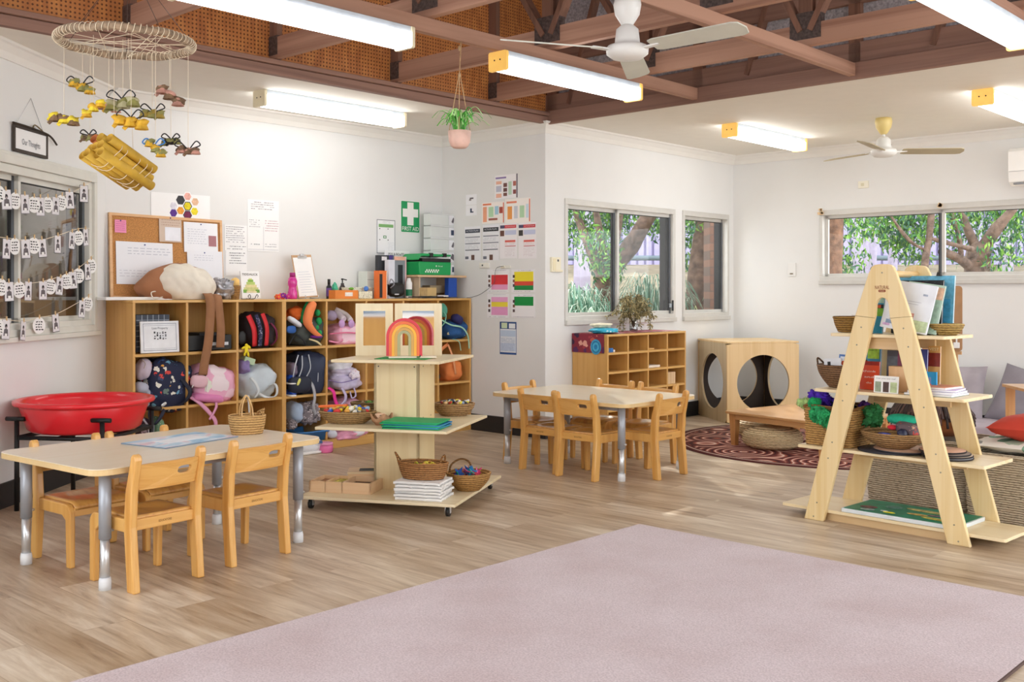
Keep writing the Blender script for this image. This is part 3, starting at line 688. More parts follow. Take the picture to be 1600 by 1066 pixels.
G1 = 'chairs at the left table'; G2 = 'chairs at the middle table'
D1v = Vector((.615, .788))
a = Vector((-1.505, 4.105)); chair(a, a+D1v*.3, 'honey wooden child chair nearest the camera, back turned, at the left table', G1)
a = Vector((-1.225, 4.5)); chair(a, a+D1v*.3, 'honey wooden child chair with back turned, right one at the left table', G1)
a = Vector((-2.15, 4.66)); chair(a+D1v*.3, a, 'honey wooden child chair on the far side of the left table, worn reddish seat showing', G1)
a = Vector((-1.925, 4.955)); chair(a+D1v*.3, a, 'honey wooden child chair far side of the left table, in front of the red tub', G1)
for o_ in [o_ for o_ in bpy.data.objects if o_.name.startswith('child_chair') and 'far side' in o_.get('label', '')]: o_.scale = (1, 1, .955)
a = Vector((.07, 6.98)); chair(a, a+E*.3, 'wooden child chair on the near side of the middle table, leftmost there', G2)
a = Vector((.305, 6.72)); chair(a, a+E*.3, 'wooden child chair on the near side of the middle table, second from the left', G2)
a = Vector((.925, 6.57)); chair(a, a+U*.3, 'wooden child chair at the right end of the middle table', G2)
fT2 = Fr(T2, A2)
def far(px, w=.47): return fT2.w(fT2.t(px, w), w)
a = far(934); chair((a.x+E.x*.3, a.y+E.y*.3), (a.x, a.y), 'wooden child chair behind the middle table, in front of the low cubbies, left one', G2)
a = far(999); chair((a.x+E.x*.3, a.y+E.y*.3), (a.x, a.y), 'wooden child chair behind the middle table, in front of the low cubbies, right one', G2)
a = Vector((-.04, 7.36)); chair(a+U*.3, a, 'wooden child chair at the left end of the middle table beside the wall', G2)
# ---- tall cubbies
def cubbies(name, label, cols, cw, zs, H, D, loc, rz, plinth=.06, t=.018):
    r = thing(name, label, 'shelf unit', loc, rz); L = cols*cw
    mb = MB(); mb.bb(0, L, 0, D, H-t, H, WOODCX); part(mb, 'top_panel', r, bevel=.002)
    for x in (0, L-t):
        mb = MB(); mb.bb(x, x+t, 0, D, 0, H-t, WOODC); part(mb, 'side_panel', r, bevel=.0015)
    mb = MB(); mb.bb(t, L-t, D-.008, D-.001, .0, H-t, WOODC); part(mb, 'back_panel', r)
    mb = MB(); mb.bb(t, L-t, .004, .02, 0, plinth, WOODCX); part(mb, 'plinth', r)
    for i in range(1, cols):
        mb = MB(); mb.bb(i*cw-t/2, i*cw+t/2, .002, D-.01, plinth, H-t, WOODC); part(mb, 'divider', r, bevel=.0015)
    for z in zs:
        for i in range(cols):
            a = i*cw+(t/2 if i else t); b = (i+1)*cw-(t/2 if i < cols-1 else t)
            mb = MB(); mb.bb(a, b, .003, D-.01, z-t, z, WOODCX); part(mb, 'shelf', r)
    return r
KZ = (.073, .43, .79)
cubbies('cubby_shelf', 'tall wooden bag cubbies at left, three columns, under the corkboard', 3, .389, KZ, 1.144, .38, fK.w(0, 0), fK.a)
cubbies('cubby_shelf', 'tall wooden bag cubbies in the corner, five columns, under the green first aid kit', 5, .3852, KZ, 1.144, .38, fK.w(1.167, 0), fK.a)
mb = MB(); mb.bb(3.093, 3.13, .02, .06, 1.08, 1.14, WHITE); tag(mb.build('wall_socket', loc=fK.w(0, 0), rz=fK.a, bevel=.003), 'small white box on the right end of the tall cubbies', 'socket')
fM = Fr(Vector((.777, 8.40)), AU)
cubbies('cubby_shelf', 'low wooden pigeonhole cubbies under the middle window, patterned cloth on top', 4, .2853, (.07, .232, .387, .543, .70), .85, .37, fM.w(0, 0), fM.a)
# ---- red tub on a black stand
tub = Vector((-2.425, 5.86, 0)); REDP = P('#ea2430', .3, coat=.3, var=.02)
mb = MB(); mb.lathe([(.0, .424), (.28, .422), (.302, .437), (.342, .56), (.34, .565), (.372, .572), (.377, .58), (.375, .594), (.36, .598), (.338, .59), (.33, .56), (.29, .446), (.26, .436), (0, .434)], REDP, n=64, sx=1, sy=1)
tag(mb.build('water_tub', loc=tub), 'big round red plastic tub resting in a black metal stand by the left wall', 'tub')
st = thing('tub_stand', 'black steel tube stand holding the red plastic tub', 'stand', (-2.425, 5.885, 0), R(-8))
for sx in (-1, 1):
    for sy in (-1, 1):
        mb = MB(); mb.cyl((sx*.25, sy*.275, 0), (sx*.25, sy*.275, .495), .013, BLACK, n=12); l = part(mb, 'leg', st)
        mb = MB(); mb.tube([(sx*.25-.055, sy*.285, .505), (sx*.25+.055, sy*.285, .505)], .0125, BLACK, n=10); part(mb, 'cross_grip', l)
for s in (-1, 1):
    mb = MB(); mb.tube([(-.25, s*.275, .40), (.25, s*.275, .40)], .012, BLACK, n=10); part(mb, 'stand_rail', st)
    mb = MB(); mb.tube([(s*.25, -.275, .40), (s*.25, .275, .40)], .012, BLACK, n=10); part(mb, 'stand_rail', st)
mb = MB(); mb.tube([(-.25, 0, .405), (.25, 0, .405)], .01, BLACK, n=8); mb.tube([(0, -.275, .405), (0, .275, .405)], .01, BLACK, n=8); part(mb, 'cross_bar', st)
# ---- centre tower
fW = Fr(Vector((-.623, 6.0)), R(-15)); TW = fW.w(0, 0)
tw = thing('display_tower', 'birch plywood display tower on castors with three square tiers in the middle', 'shelf unit', TW, fW.a)
for z, h in ((.075, .455), (.45, .386), (.82, .32)):
    mb = MB(); mb.bb(-h, h, -h, h, z-.016, z, BIRCH); part(mb, 'tier', tw, bevel=.003)
for z0, z1 in ((.075, .434), (.45, .804)):
    mb = MB(); c = .136
    mb.bb(-c, c, -c, -c+.015, z0, z1, BIRCHZ); mb.bb(-c, c, c-.015, c, z0, z1, BIRCHZ); mb.bb(-c, -c+.015, -c, c, z0, z1, BIRCHZ); mb.bb(c-.015, c, -c, c, z0, z1, BIRCHZ)
    for s in (-.8, .8):
        for zz in (z0+.03, z1-.03): mb.cyl((c*s, -c-.001, zz), (c*s, -c, zz), .004, DARKP, n=8); mb.cyl((c, c*s*.6, zz), (c+.001, c*s*.6, zz), .004, DARKP, n=8)
    part(mb, 'column', tw)
for sx in (-1, 1):
    for sy in (-1, 1):
        x, y = sx*.40, sy*.40; mb = MB(); mb.cyl((x-.009, y, .026), (x+.009, y, .026), .026, BLACK, n=20); w_ = part(mb, 'castor', tw)
        mb = MB(); mb.bar((x-.013, y-.0, .06), (x-.013, y, .018), .022, .003, CHROME, (1, 0, 0)); mb.bar((x+.013, y, .06), (x+.013, y, .018), .022, .003, CHROME, (1, 0, 0)); mb.bb(x-.02, x+.02, y-.02, y+.02, .055, .0589, CHROME); part(mb, 'castor_fork', w_)
# ---- A-frame book stand
fF = Fr(Vector((1.865, 5.165)), math.atan2(-.724, .69)); FO = fF.w(0, 0)
af = thing('ladder_shelf', 'pale pine A-frame ladder shelf with four tiers at right', 'shelf unit', FO, fF.a)
FD = .345
for z, h in ((.06, .585), (.385, .492), (.69, .395), (.985, .30)):
    mb = MB(); mb.prism(rrect(2*h, FD, .012, 3, 0, FD/2), z-.016, z, PINE if z > 1 else wood('#efdcb4', '#e4ca98', 'x', 6), 'xy'); part(mb, 'shelf', af, bevel=.002)
    hw = .44-.2685*z-.05
    mb = MB(); mb.bb(-hw, hw, FD-.055, FD-.037, z-.075, z-.016, wood('#d9b98a', '#cda974', 'x', 6)); mb.bb(-hw, hw, .03, .048, z-.075, z-.016, wood('#d9b98a', '#cda974', 'x', 6)) if z < .1 or z > .9 else None
    part(mb, 'shelf_rail', af)
def aframe(y0, y1):
    o = [(-.435, 0), (-.325, 0)]+[(-.325+.2685*1.07, 1.08)]
    arch = [(.034*math.cos(R(a)), 1.125+.045*math.sin(R(a))) for a in range(165, 14, -15)]
    o += arch+[(.325-.2685*1.07, 1.08), (.325, 0), (.435, 0), (.145, 1.08), (.100, 1.214), (.072, 1.295)]
    o += [(.064*math.cos(R(a))**.6, 1.305+.033*math.sin(R(a))) for a in range(10, 90, 14)]+[(0, 1.339)]+[(-.064*math.cos(R(a))**.6, 1.305+.033*math.sin(R(a))) for a in range(80, 9, -14)]+[(-.072, 1.295), (-.100, 1.214), (-.145, 1.08)]
    mb = MB(); mb.prism(o, y0, y1, PINE); return mb
part(aframe(-.026, -.002), 'frame', af, bevel=.004)
bk = part(aframe(FD+.002, FD+.026), 'frame', af, bevel=.004)
mb = MB(); mb.cyl((0, -.004, 1.29), (0, FD+.004, 1.29), .017, wood('#e8c48c', '#dcb478', 'y', 6), n=16); part(mb, 'dowel', af)
mb = MB()
for z in (.02, .095, .335, .42, .64, .725, .93, 1.02):
    for s in (-1, 1):
        x = s*(.44-.2685*z-.055); mb.cyl((x, -.0275, z), (x, -.026, z), .004, P('#8c8878', .4, .6), n=8)
mb.cyl((0, -.0275, 1.295), (0, -.026, 1.295), .004, P('#8c8878', .4, .6), n=8)
for s in (-1, 1): mb.bar((s*(.44-.2685*1.07+.01), -.0266, 1.08), (s*(.325-.2685*1.07-.0), -.0266, 1.068), .002, .0012, P('#8a6f45', .8), (0, 1, 0))
part(mb, 'screw_heads', af)
LOGO = P('#8c3c22', .7)
mb = MB(); mb.text('NATURAL', (0, -.0272, 1.222), .026, LOGO, w=.075); mb.prism(rrect(.038, .012, .005, 3, 0, 1.204), -.0268, -.0264, LOGO); mb.text('PODS', (0, -.0272, 1.204), .009, P('#e8cfa0', .7), w=.024); part(mb, 'logo', af)
# ---- play cube with round holes
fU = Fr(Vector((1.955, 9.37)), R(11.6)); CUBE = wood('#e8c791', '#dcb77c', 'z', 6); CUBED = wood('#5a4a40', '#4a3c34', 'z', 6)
cu = thing('play_cube', 'wooden play cube with large round holes standing in the far corner', 'play cube', fU.w(0, 0), fU.a)
cs, ch, tt = .705, .745, .018
circ = [(.258*math.cos(2*PI*k/64), .258*math.sin(2*PI*k/64)) for k in range(64)]
def sq(w, h):
    o = []
    for k in range(64):
        a = 2*PI*k/64; c, s = math.cos(a), math.sin(a); t = min((w/2)/abs(c) if abs(c) > 1e-6 else 9, (h/2)/abs(s) if abs(s) > 1e-6 else 9); o.append((c*t, s*t))
    return o
SQ = sq(cs, ch-tt)
for y, mt in ((0, CUBE), (cs-tt, CUBE)):
    mb = MB(); mb.holed([(a+cs/2, b+(ch-tt)/2) for a, b in SQ], [(a+cs/2, b+(ch-tt)/2) for a, b in circ], y, y+tt, mt); part(mb, 'side_panel', cu)
SQ2 = sq(cs-2*tt-.002, ch-tt)
for x in (0, cs-tt):
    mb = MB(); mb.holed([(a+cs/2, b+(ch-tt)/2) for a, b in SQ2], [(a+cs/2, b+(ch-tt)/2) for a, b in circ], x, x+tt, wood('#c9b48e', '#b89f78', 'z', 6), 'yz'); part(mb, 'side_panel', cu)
mb = MB(); mb.bb(0, cs, 0, cs, ch-tt, ch, CUBE); part(mb, 'top_panel', cu, bevel=.003)
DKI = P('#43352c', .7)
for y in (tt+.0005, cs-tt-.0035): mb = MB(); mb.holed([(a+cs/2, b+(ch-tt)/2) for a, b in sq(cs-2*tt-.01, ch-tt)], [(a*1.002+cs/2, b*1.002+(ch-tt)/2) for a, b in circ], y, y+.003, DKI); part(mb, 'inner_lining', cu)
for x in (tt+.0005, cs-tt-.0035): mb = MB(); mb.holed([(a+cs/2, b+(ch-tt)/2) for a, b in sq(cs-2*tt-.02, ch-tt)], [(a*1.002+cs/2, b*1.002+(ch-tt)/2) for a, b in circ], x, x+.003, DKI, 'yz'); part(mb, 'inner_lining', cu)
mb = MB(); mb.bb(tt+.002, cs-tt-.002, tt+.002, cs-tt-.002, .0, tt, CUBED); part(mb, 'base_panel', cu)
# mirror seen through the cube's hole
# ---- low square table, poufs, round rug
fS = Fr(Vector((1.655, 8.07)), R(-54)); TBL = wood('#d2a26c', '#c08f5a', 'x', 6, rough=.35, coat=.2); TBZ = wood('#d0995f', '#c08a50', 'z', 6)
lt = thing('low_table', 'very low square wooden table in front of the play cube', 'table', fS.w(0, 0), fS.a)
mb = MB(); mb.prism(rrect(.95, .86, .03, 4, .475, .43), .25, .27, TBL, 'xy'); part(mb, 'tabletop', lt, bevel=.004)
for x in (.06, .89):
    for y in (.06, .80):
        mb = MB(); mb.lathe([(.021*1.3, 0), (.033*1.3, .25)], TBZ, (x, y, 0), n=4, smooth=False); mb.v = [tuple(Vector((x, y, 0))+Matrix.Rotation(PI/4, 3, 'Z') @ (Vector(v)-Vector((x, y, 0)))) for v in mb.v]; part(mb, 'leg', lt)
mb = MB(); mb.bb(.06, .89, .035, .052, .205, .25, TBL); mb.bb(.06, .89, .808, .825, .205, .25, TBL); mb.bb(.035, .052, .06, .80, .205, .25, TBL); mb.bb(.898, .915, .06, .80, .205, .25, TBL); part(mb, 'apron', lt)
RAFF = weave('#e6cfa4', '#b3966a', 45)
def pouf(label, x, y, r, h, seed):
    mb = MB(); pr = []
    n = 22
    for i in range(n+1):
        t = -PI/2+PI*i/n; q = r*(math.cos(t)**.55 if math.cos(t) > 0 else 0); z = h/2+h/2*math.copysign(abs(math.sin(t))**.8, math.sin(t)); pr.append((q+(.004*(-1)**i if 0 < i < n else 0), z))
    mb.lathe(pr, RAFF, n=96, wv=(.004, 24, 1))
    tag(mb.build('woven_pouf', loc=(x, y, .006)), label, 'pouf')
pouf('round flat woven seagrass pouf under the front edge of the low table', 1.985, 7.87, .225, .165, 1)
pouf('woven seagrass pouf half hidden behind the leg of the low table', 2.04, 8.42, .2, .165, 2)
def m_rug():
    m, nt, b = base('painted_rug'); v = oc(nt)
    ln = ND(nt, 'ShaderNodeVectorMath', operation='LENGTH'); nt.links.new(v, ln.inputs[0])
    vo = ND(nt, 'ShaderNodeTexVoronoi', Scale=2.6); nt.links.new(v, vo.inputs[0])
    w1 = ND(nt, 'ShaderNodeMath', operation='MULTIPLY'); w1.inputs[1].default_value = 6.5; nt.links.new(vo.outputs['Distance'], w1.inputs[0])
    fr = ND(nt, 'ShaderNodeMath', operation='FRACT'); nt.links.new(w1.outputs[0], fr.inputs[0])
    c = ramp(nt, fr.outputs[0], [(0, '#5a2826'), (.25, '#7a3a34'), (.45, '#c98a78'), (.55, '#eed9c8'), (.66, '#b5614c'), (.85, '#4a2224')])
    r2 = nt.nodes.new('ShaderNodeValToRGB'); r2.color_ramp.interpolation = 'CONSTANT'; e = r2.color_ramp.elements
    ws = ((0, 0), (.925, .5), (.945, .75), (.955, .5), (.975, 1))
    while len(e) < 5: e.new(.5)
    for i, (p_, g_) in enumerate(ws): e[i].position = p_; e[i].color = (g_, g_, g_, 1)
    dv = ND(nt, 'ShaderNodeMath', operation='DIVIDE'); dv.inputs[1].default_value = 1.255; nt.links.new(ln.outputs['Value'], dv.inputs[0]); nt.links.new(dv.outputs[0], r2.inputs[0])
    edge = ramp(nt, r2.outputs[0], [(.4, '#6a3230'), (.6, '#6a3230'), (.74, '#e6cdbb'), (.9, '#5a2826')])
    gt = ND(nt, 'ShaderNodeMath', operation='GREATER_THAN'); gt.inputs[1].default_value = .925; nt.links.new(dv.outputs[0], gt.inputs[0])
    mx = ND(nt, 'ShaderNodeMix', data_type='RGBA'); nt.links.new(gt.outputs[0], mx.inputs[0]); nt.links.new(c, mx.inputs[6]); nt.links.new(edge, mx.inputs[7])
    nt.links.new(mx.outputs[2], b.inputs['Base Color']); b.inputs['Roughness'].default_value = .9; return m
mb = MB(); mb.lathe([(1.255, .0008), (1.255, .005), (.0, .0055)], m_rug(), n=96, cap=False)
tag(mb.build('round_rug', loc=(2.54, 8.166, 0)), 'round dark red rug with dot painted rings under the low table', 'rug')
# ---- wicker trunks behind the ladder shelf
def wtrunk(label, x, y, w, d, h, col, dk, name='wicker_chest', legs=False, rows=26, cat='basket'):
    r = thing(name, label, cat, fF.w(x+w/2, y+d/2), fF.a)
    mb = MB(); pr = [(.5, 0)]+[(.5*(1+.03*math.sin(PI*i/rows)), h*i/rows) for i in range(rows+1)]+[(.47, h), (.465, h-.02)]
    k = max(w, d); nn = 128
    mb.lathe([(q*k, z) for q, z in pr], weave(col, dk, 50), n=nn, sx=w/k, sy=d/k, e=9, wv=(.006, 22, 1)); part(mb, 'basket_body', r)
    mb = MB(); pp = [(k*.505*w/k*math.copysign(abs(math.cos(a))**.25, math.cos(a)), k*.505*d/k*math.copysign(abs(math.sin(a))**.25, math.sin(a)), h) for a in [2*PI*i/64 for i in range(64)]]
    mb.tube(pp, .011, weave(col, dk, 50), n=8, closed=True); part(mb, 'rim', r)
    return r
wtrunk('grey wicker trunk right behind the lower part of the ladder shelf', -.48, .72, .58, .42, .37, '#cbbca6', '#7d6c58')
wtrunk('pale wicker trunk at the right edge under the patterned cushion', .135, .62, .64, .44, .345, '#d6c7ae', '#8f7d66')
def cushion(label, loc, d, rz, mat, rot=(0, 0, 0), seed=0, cat='cushion'):
    mb = MB(); nx = 22; vs = []
    for s in (1, -1):
        for j in range(nx+1):
            for i in range(nx+1):
                u, v = 2*i/nx-1, 2*j/nx-1; t = ((1-abs(u)**2.6)*(1-abs(v)**2.6))
                q = 1-.07*(abs(u)**3)*(1-abs(v)) if 0 else 1
                pin = 1-.06*(1-abs(v)**2)*abs(u)**4; pin2 = 1-.06*(1-abs(u)**2)*abs(v)**4
                z = s*d[2]/2*(max(t, 0)**.5)+.008*noise.noise(Vector((u*2.5+seed, v*2.5, s)))*2*(t > .02)
                vs.append((u*d[0]/2*pin, v*d[1]/2*pin2, z))
    n1 = (nx+1)**2; fs = []
    for j in range(nx):
        for i in range(nx):
            a = j*(nx+1)+i; fs += [(a, a+1, a+nx+2, a+nx+1), (n1+a+nx+1, n1+a+nx+2, n1+a+1, n1+a)]
    mb.add(vs, fs, mat, True); o = mb.build('cushion', loc=loc, rot=(rot[0], rot[1], rz)); tag(o, label, cat); return o
LEAFP = spots('#e6e2d8', ('#5d8a70', '#7fa58c', '#a9bfa8', '#3f6a58', '#8d8f8a'), 9, .42)
p = fF.w(.46, .84, .39); cushion('flat white cushion with green leaf print lying on the pale wicker trunk', p, (.66, .46, .07), fF.a, LEAFP, seed=1)
p = fF.w(.50, .83, .485); cushion('plump red cushion lying on the leaf print cushion', p, (.55, .36, .15), fF.a+R(5), P('#c8402e', .8, var=.08, vs=6), seed=2)
fDk = P('#8d8790', .9, var=.08, vs=6)
p = Vector((3.88, 8.68)); cushion('large grey cushion leaning on the right wall, left of the pair', (p.x-.13, p.y+.08, .34), (.50, .50, .16), fD.a+R(6), P('#a49ca3', .9, var=.1, vs=6), (R(68), 0, 0), 3)
p = Vector((4.18, 8.38)); cushion('darker grey cushion leaning on the right wall, beside the paler one', (p.x, p.y+.02, .33), (.50, .50, .16), fD.a-R(8), fDk, (R(66), R(12), 0), 4)
mb = MB(); mb.ell((0, 0, .075), (1.5, .62, .15), P('#b4aab4', .9, var=.08, vs=6), e=7, n=40, lump=.012, seed=3); tag(mb.build('floor_mattress', loc=(3.78, 8.43, 0), rz=fD.a), 'thin lilac grey floor mattress along the right wall under the grey cushions', 'mattress')
st = thing('small_wood_table', 'orange wooden side table cut by the right edge of the frame', 'table', (3.55, 7.1, 0), R(-5)); z = .545
mb = MB(); mb.bb(-.05-.03, .5, -.25, .25, z-.022, z, TBL); part(mb, 'tabletop', st, bevel=.004)
for x in (-.04, .45):
    for y in (-.2, .2): mb = MB(); mb.bb(x-.025, x+.025, y-.025, y+.025, 0, z-.022, TBZ); part(mb, 'leg', st, bevel=.003)
# ---- brown easel board behind the ladder shelf
fE = Fr(fF.w(.0, 1.32), R(-30)); KR = P('#b08660', .8, var=.05, vs=20)
es = thing('easel', 'brown fibreboard easel with a white clip behind the right side of the ladder shelf', 'easel', fE.w(0, 0), fE.a)
a = fE.at(1440, 447); b = fE.at(1503, 447); zb = fE.at(1490, 549).z; x0, x1 = fE.t(1440), fE.t(1503.5)
mb = MB(); mb.prism(rrect(x1-x0, a.z-zb, .02, 4, (x0+x1)/2, (a.z+zb)/2), 0, .012, KR); part(mb, 'board', es)
for s, x in ((0, x0+.03), (1, x1-.055)):
    mb = MB(); mb.bar((x, .03, zb+.25), (x+.02*s, .05, 0), .045, .02, wood('#d2a67a', '#c49668', 'z', 6), (0, 1, 0)); part(mb, 'leg', es)
mb = MB(); mb.bb(x0, x1-.005, .012, .035, zb-.02, zb+.0, wood('#d2a67a', '#c49668', 'x', 6)); part(mb, 'ledge', es)
q0 = fE.t(1490); q1 = fE.t(1499.5); zz = fE.at(1495, 541).z
mb = MB(); mb.bb(q0, q1, -.014, -.001, zz-.012, zz+.022, WHITE); mb.bb((q0+q1)/2-.004, (q0+q1)/2+.004, -.012, -.001, zz+.02, zz+.06, WHITE); part(mb, 'clip', es, bevel=.002)
# ================================================================= WALL PAPERS AND SIGNS
def poster(name, label, cat, fr, bb, basec='#f7f7f8', blocks=(), texts=(), scr=(), y=-.002, th=.0015, tilt=0, group=None, rough=.6, lift=0):
    c, w, h = fr.box(*bb, y); mb = MB(); bm = P(basec, rough, var=.01); mb.box((0, 0, 0), (w, th, h), bm); yy = -th/2-.0004
    def q(x0, y0, x1, y1, m, k=0):
        X0, X1, Z0, Z1 = (x0-.5)*w, (x1-.5)*w, (.5-y1)*h, (.5-y0)*h; Y = yy-k*.0003
        mb.add([(X0, Y, Z0), (X1, Y, Z0), (X1, Y, Z1), (X0, Y, Z1)], [(0, 1, 2, 3)], m)
    for k, b in enumerate(blocks): q(*b[:4], P(b[4], rough, var=.02), k*.3)
    for s in scr:                                # rows of scribbled writing: x0,y0,x1,y1,rows,colour
        r = random.Random(int(s[1]*977+s[0]*31+len(label)*7)); m = P(s[5], .8, var=0)
        for i in range(s[4]):
            x = s[0]; ya = s[1]+(s[3]-s[1])*(i+.3)/s[4]; hh = (s[3]-s[1])/s[4]*.28
            while x < s[2]:
                l = r.uniform(.03, .09)*(s[2]-s[0])*1.3
                if x+l > s[2]: break
                if r.random() < .85: q(x, ya, x+l, ya+hh*r.uniform(.55, 1), m, 9)
                x += l+.018
    for t in texts:                              # text,x,y,size(frac of h),colour,width frac
        mb.text(t[0], ((t[1]-.5)*w, yy-.0035*0-.003*0-.0032, (.5-t[2])*h), t[3]*h, P(t[4], .6, var=0), w=t[5]*w if len(t) > 5 else None)
    o = mb.build(name, loc=(c.x, c.y, c.z+lift), rot=(0, R(tilt), fr.a)); tag(o, label, cat, group); return o
INK = '#3c3c44'
GRN = '#0f9a5a'
c, w, h = fA.box(626, 314, 656, 364, -.003); mb = MB()
mb.prism(rrect(w, h, .01), -.0015, .0015, WHITE); mb.prism(rrect(w*.94, h*.96, .008), -.0022, -.0014, P(GRN, .5, var=.02))
m = WHITE; a = w*.16; mb.add([(-a, -.003, h*.08-w*.43), (a, -.003, h*.08-w*.43), (a, -.003, h*.14+w*.39), (-a, -.003, h*.14+w*.39)], [(0, 1, 2, 3)], m)
mb.add([(-w*.4, -.0031, h*.12-a), (w*.4, -.0031, h*.12-a), (w*.4, -.0031, h*.12+a), (-w*.4, -.0031, h*.12+a)], [(0, 1, 2, 3)], m); mb.text('FIRST AID', (0, -.0032, -h*.37), .05, m, w=w*.86)
tag(mb.build('first_aid_sign', loc=c, rz=fA.a), 'green FIRST AID sign with a white cross on the back wall', 'sign')
poster('evacuation_plan', 'white evacuation plan with grey border on the back wall left of the green sign', 'sign', fA, (588, 343, 618, 397), '#f4f4f6', [(.02, .01, .98, .03, '#777a80'), (.02, .97, .98, .99, '#777a80'), (.02, .01, .05, .99, '#777a80'), (.95, .01, .98, .99, '#777a80'), (.12, .14, .88, .23, '#7fb36f'), (.36, .47, .52, .55, '#3f8a4f'), (.40, .49, .48, .53, '#e9f0ea'), (.15, .26, .2, .29, '#555555'), (.58, .26, .63, .29, '#555555'), (.15, .58, .2, .61, '#555555'), (.58, .58, .63, .61, '#444444')], scr=[(.3, .05, .75, .12, 2, '#a9adb5'), (.6, .65, .9, .95, 8, '#c5c8d0')])
poster('wall_chart', 'tall white handwritten chart with a diagonal cross line above the cubbies', 'poster', fA, (387, 313, 436, 393), '#f9f9f9', [(.5, .52, .51, .98, '#b9bcc4'), (.02, .96, .98, .97, '#d0d2d8')], scr=[(.1, .03, .85, .2, 4, '#8f7f8c'), (.05, .38, .4, .55, 4, '#8a8d96'), (.55, .38, .98, .62, 5, '#b77f8c'), (.1, .84, .45, .9, 1, '#777a84'), (.55, .84, .95, .93, 2, '#777a84')])
poster('wall_chart', 'narrow white handwritten note paper right of the corkboard', 'poster', fA, (351, 352, 386, 431), '#f8f8f8', [(.04, .5, .05, .99, '#9a9da6')], scr=[(.05, .02, .9, .36, 8, '#86808c'), (.1, .4, .95, .5, 2, '#77777f'), (.2, .53, .95, .78, 5, '#66666f')])
def hexa(mb, x, z, r, m, y): mb.add([(x+r*math.cos(R(60*k)), y, z+r*math.sin(R(60*k))) for k in range(6)][::-1], [(5, 4, 3, 2, 1, 0)], m)
c, w, h = fA.box(237, 303, 329, 350, -.003); mb = MB(); mb.box((0, 0, 0), (w, .0015, h), P('#fbfbfb', .7, var=.01)); k = w/92
for px, py, cl, ln in ((293, 308, '#f2b5a8', 0), (282, 314, '#3a3a3e', 1), (305, 315, '#eec3a0', 0), (271, 323, '#e9e6f0', 0), (293, 322, '#ecd81e', 1), (282, 329, '#f0a43a', 0), (304, 329, '#f5df2a', 0), (271, 333, '#5b2f90', 0), (293, 335, '#7a2450', 1)):
    x, z = (px-283)*k, (326.5-py)*k*1.0; hexa(mb, x, z, 7.2*k, P(INK if ln else '#ffffff', .7, var=0), -.0012); hexa(mb, x, z, 5.9*k, P(cl, .7, var=.12, vs=60), -.0015)
tag(mb.build('hexagon_artwork', loc=c, rz=fA.a), 'white paper with a honeycomb of painted hexagons above the corkboard', 'picture')
# wall b papers
poster('care_poster', 'topmost small poster on the corner wall, white with purple edge and photos', 'poster', fB, (773, 273, 809, 310), '#f6f4f6', [(.94, 0, .99, 1, '#57505e'), (.04, .08, .5, .15, '#8d79b0'), (.06, .25, .3, .38, '#f0b9a0'), (.06, .45, .3, .7, '#c5c8d8'), (.06, .78, .3, .95, '#f0b9a0'), (.38, .35, .54, .52, '#7a5048'), (.38, .56, .54, .72, '#6a4440'), (.38, .76, .54, .9, '#7a5048'), (.6, .3, .74, .86, '#c2dcc4'), (.8, .3, .93, .5, '#b4685c'), (.8, .66, .93, .84, '#8a4a44')])
poster('care_poster', 'orange framed poster on the corner wall, left one of the second row', 'poster', fB, (753, 316, 788, 349), '#faf3ee', [(.94, .05, .98, 1, '#e06f4a'), (.04, .05, .42, .13, '#ea7b4c'), (.05, .2, .22, .92, '#f0a884'), (.3, .22, .52, .7, '#b8dcb4'), (.58, .2, .74, .6, '#a9cfe4'), (.78, .25, .93, .55, '#a84838'), (.3, .76, .7, .86, '#a0594a')])
poster('care_poster', 'orange framed poster on the corner wall, right one of the second row', 'poster', fB, (789, 310, 829, 349), '#faf5f0', [(.94, .05, .98, .95, '#e06f4a'), (.06, .1, .46, .18, '#ea8b6c'), (.1, .3, .28, .82, '#f0a050'), (.36, .3, .5, .8, '#cfd3dc'), (.58, .3, .76, .78, '#b8dcb4'), (.82, .25, .92, .8, '#cfe4f0')])
for i, (bb, hd) in enumerate((((726, 354, 751, 407), '#3f4454'), ((754, 351, 780, 407), '#2c2e34'))):
    poster('action_plan', ('action plan sheet with a slate blue header, leftmost of the four on the corner wall', 'action plan sheet with a black header, second of the four on the corner wall')[i], 'poster', fB, bb, '#f1f1f6', [(.04, .08, .96, .19, hd), (.04, .3, .96, .33, '#8d909c'), (.04, .49, .96, .52, '#8d909c'), (.04, .68, .92, .71, '#777a86'), (.04, .88, .25, .96, '#6f7280'), (.42, .84, .62, .99, '#6a4a40')], [('ACTION PLAN', .5, .13, .06, '#e8eaf2', .75)], [(.06, .36, .9, .47, 3, '#b4b7c0'), (.06, .55, .9, .66, 3, '#b4b7c0')])
for i, bb in enumerate(((781, 349, 808, 404), (810, 348, 838, 404))):
    poster('action_plan', ('action plan sheet with a red header and a small photo, third of the four', 'action plan sheet with a red header, rightmost of the four on the corner wall')[i], 'poster', fB, bb, '#f5f2f5', [(.02, .05, .28, .14, '#4a4668'), (.28, .05, .95, .14, '#d2404c'), (.02, .2, .26, .36, ('#6a4438', '#3e3a38')[i]), (.3, .2, .95, .33, '#c9cfe8'), (.3, .48, .9, .54, '#e0685c'), (.3, .64, .92, .66, '#c05050')], [('ACTION PLAN', .62, .095, .045, '#f8d8d8', .55)], [(.3, .7, .92, .95, 6, '#d5c6cc'), (.3, .55, .9, .62, 2, '#e09a90')])
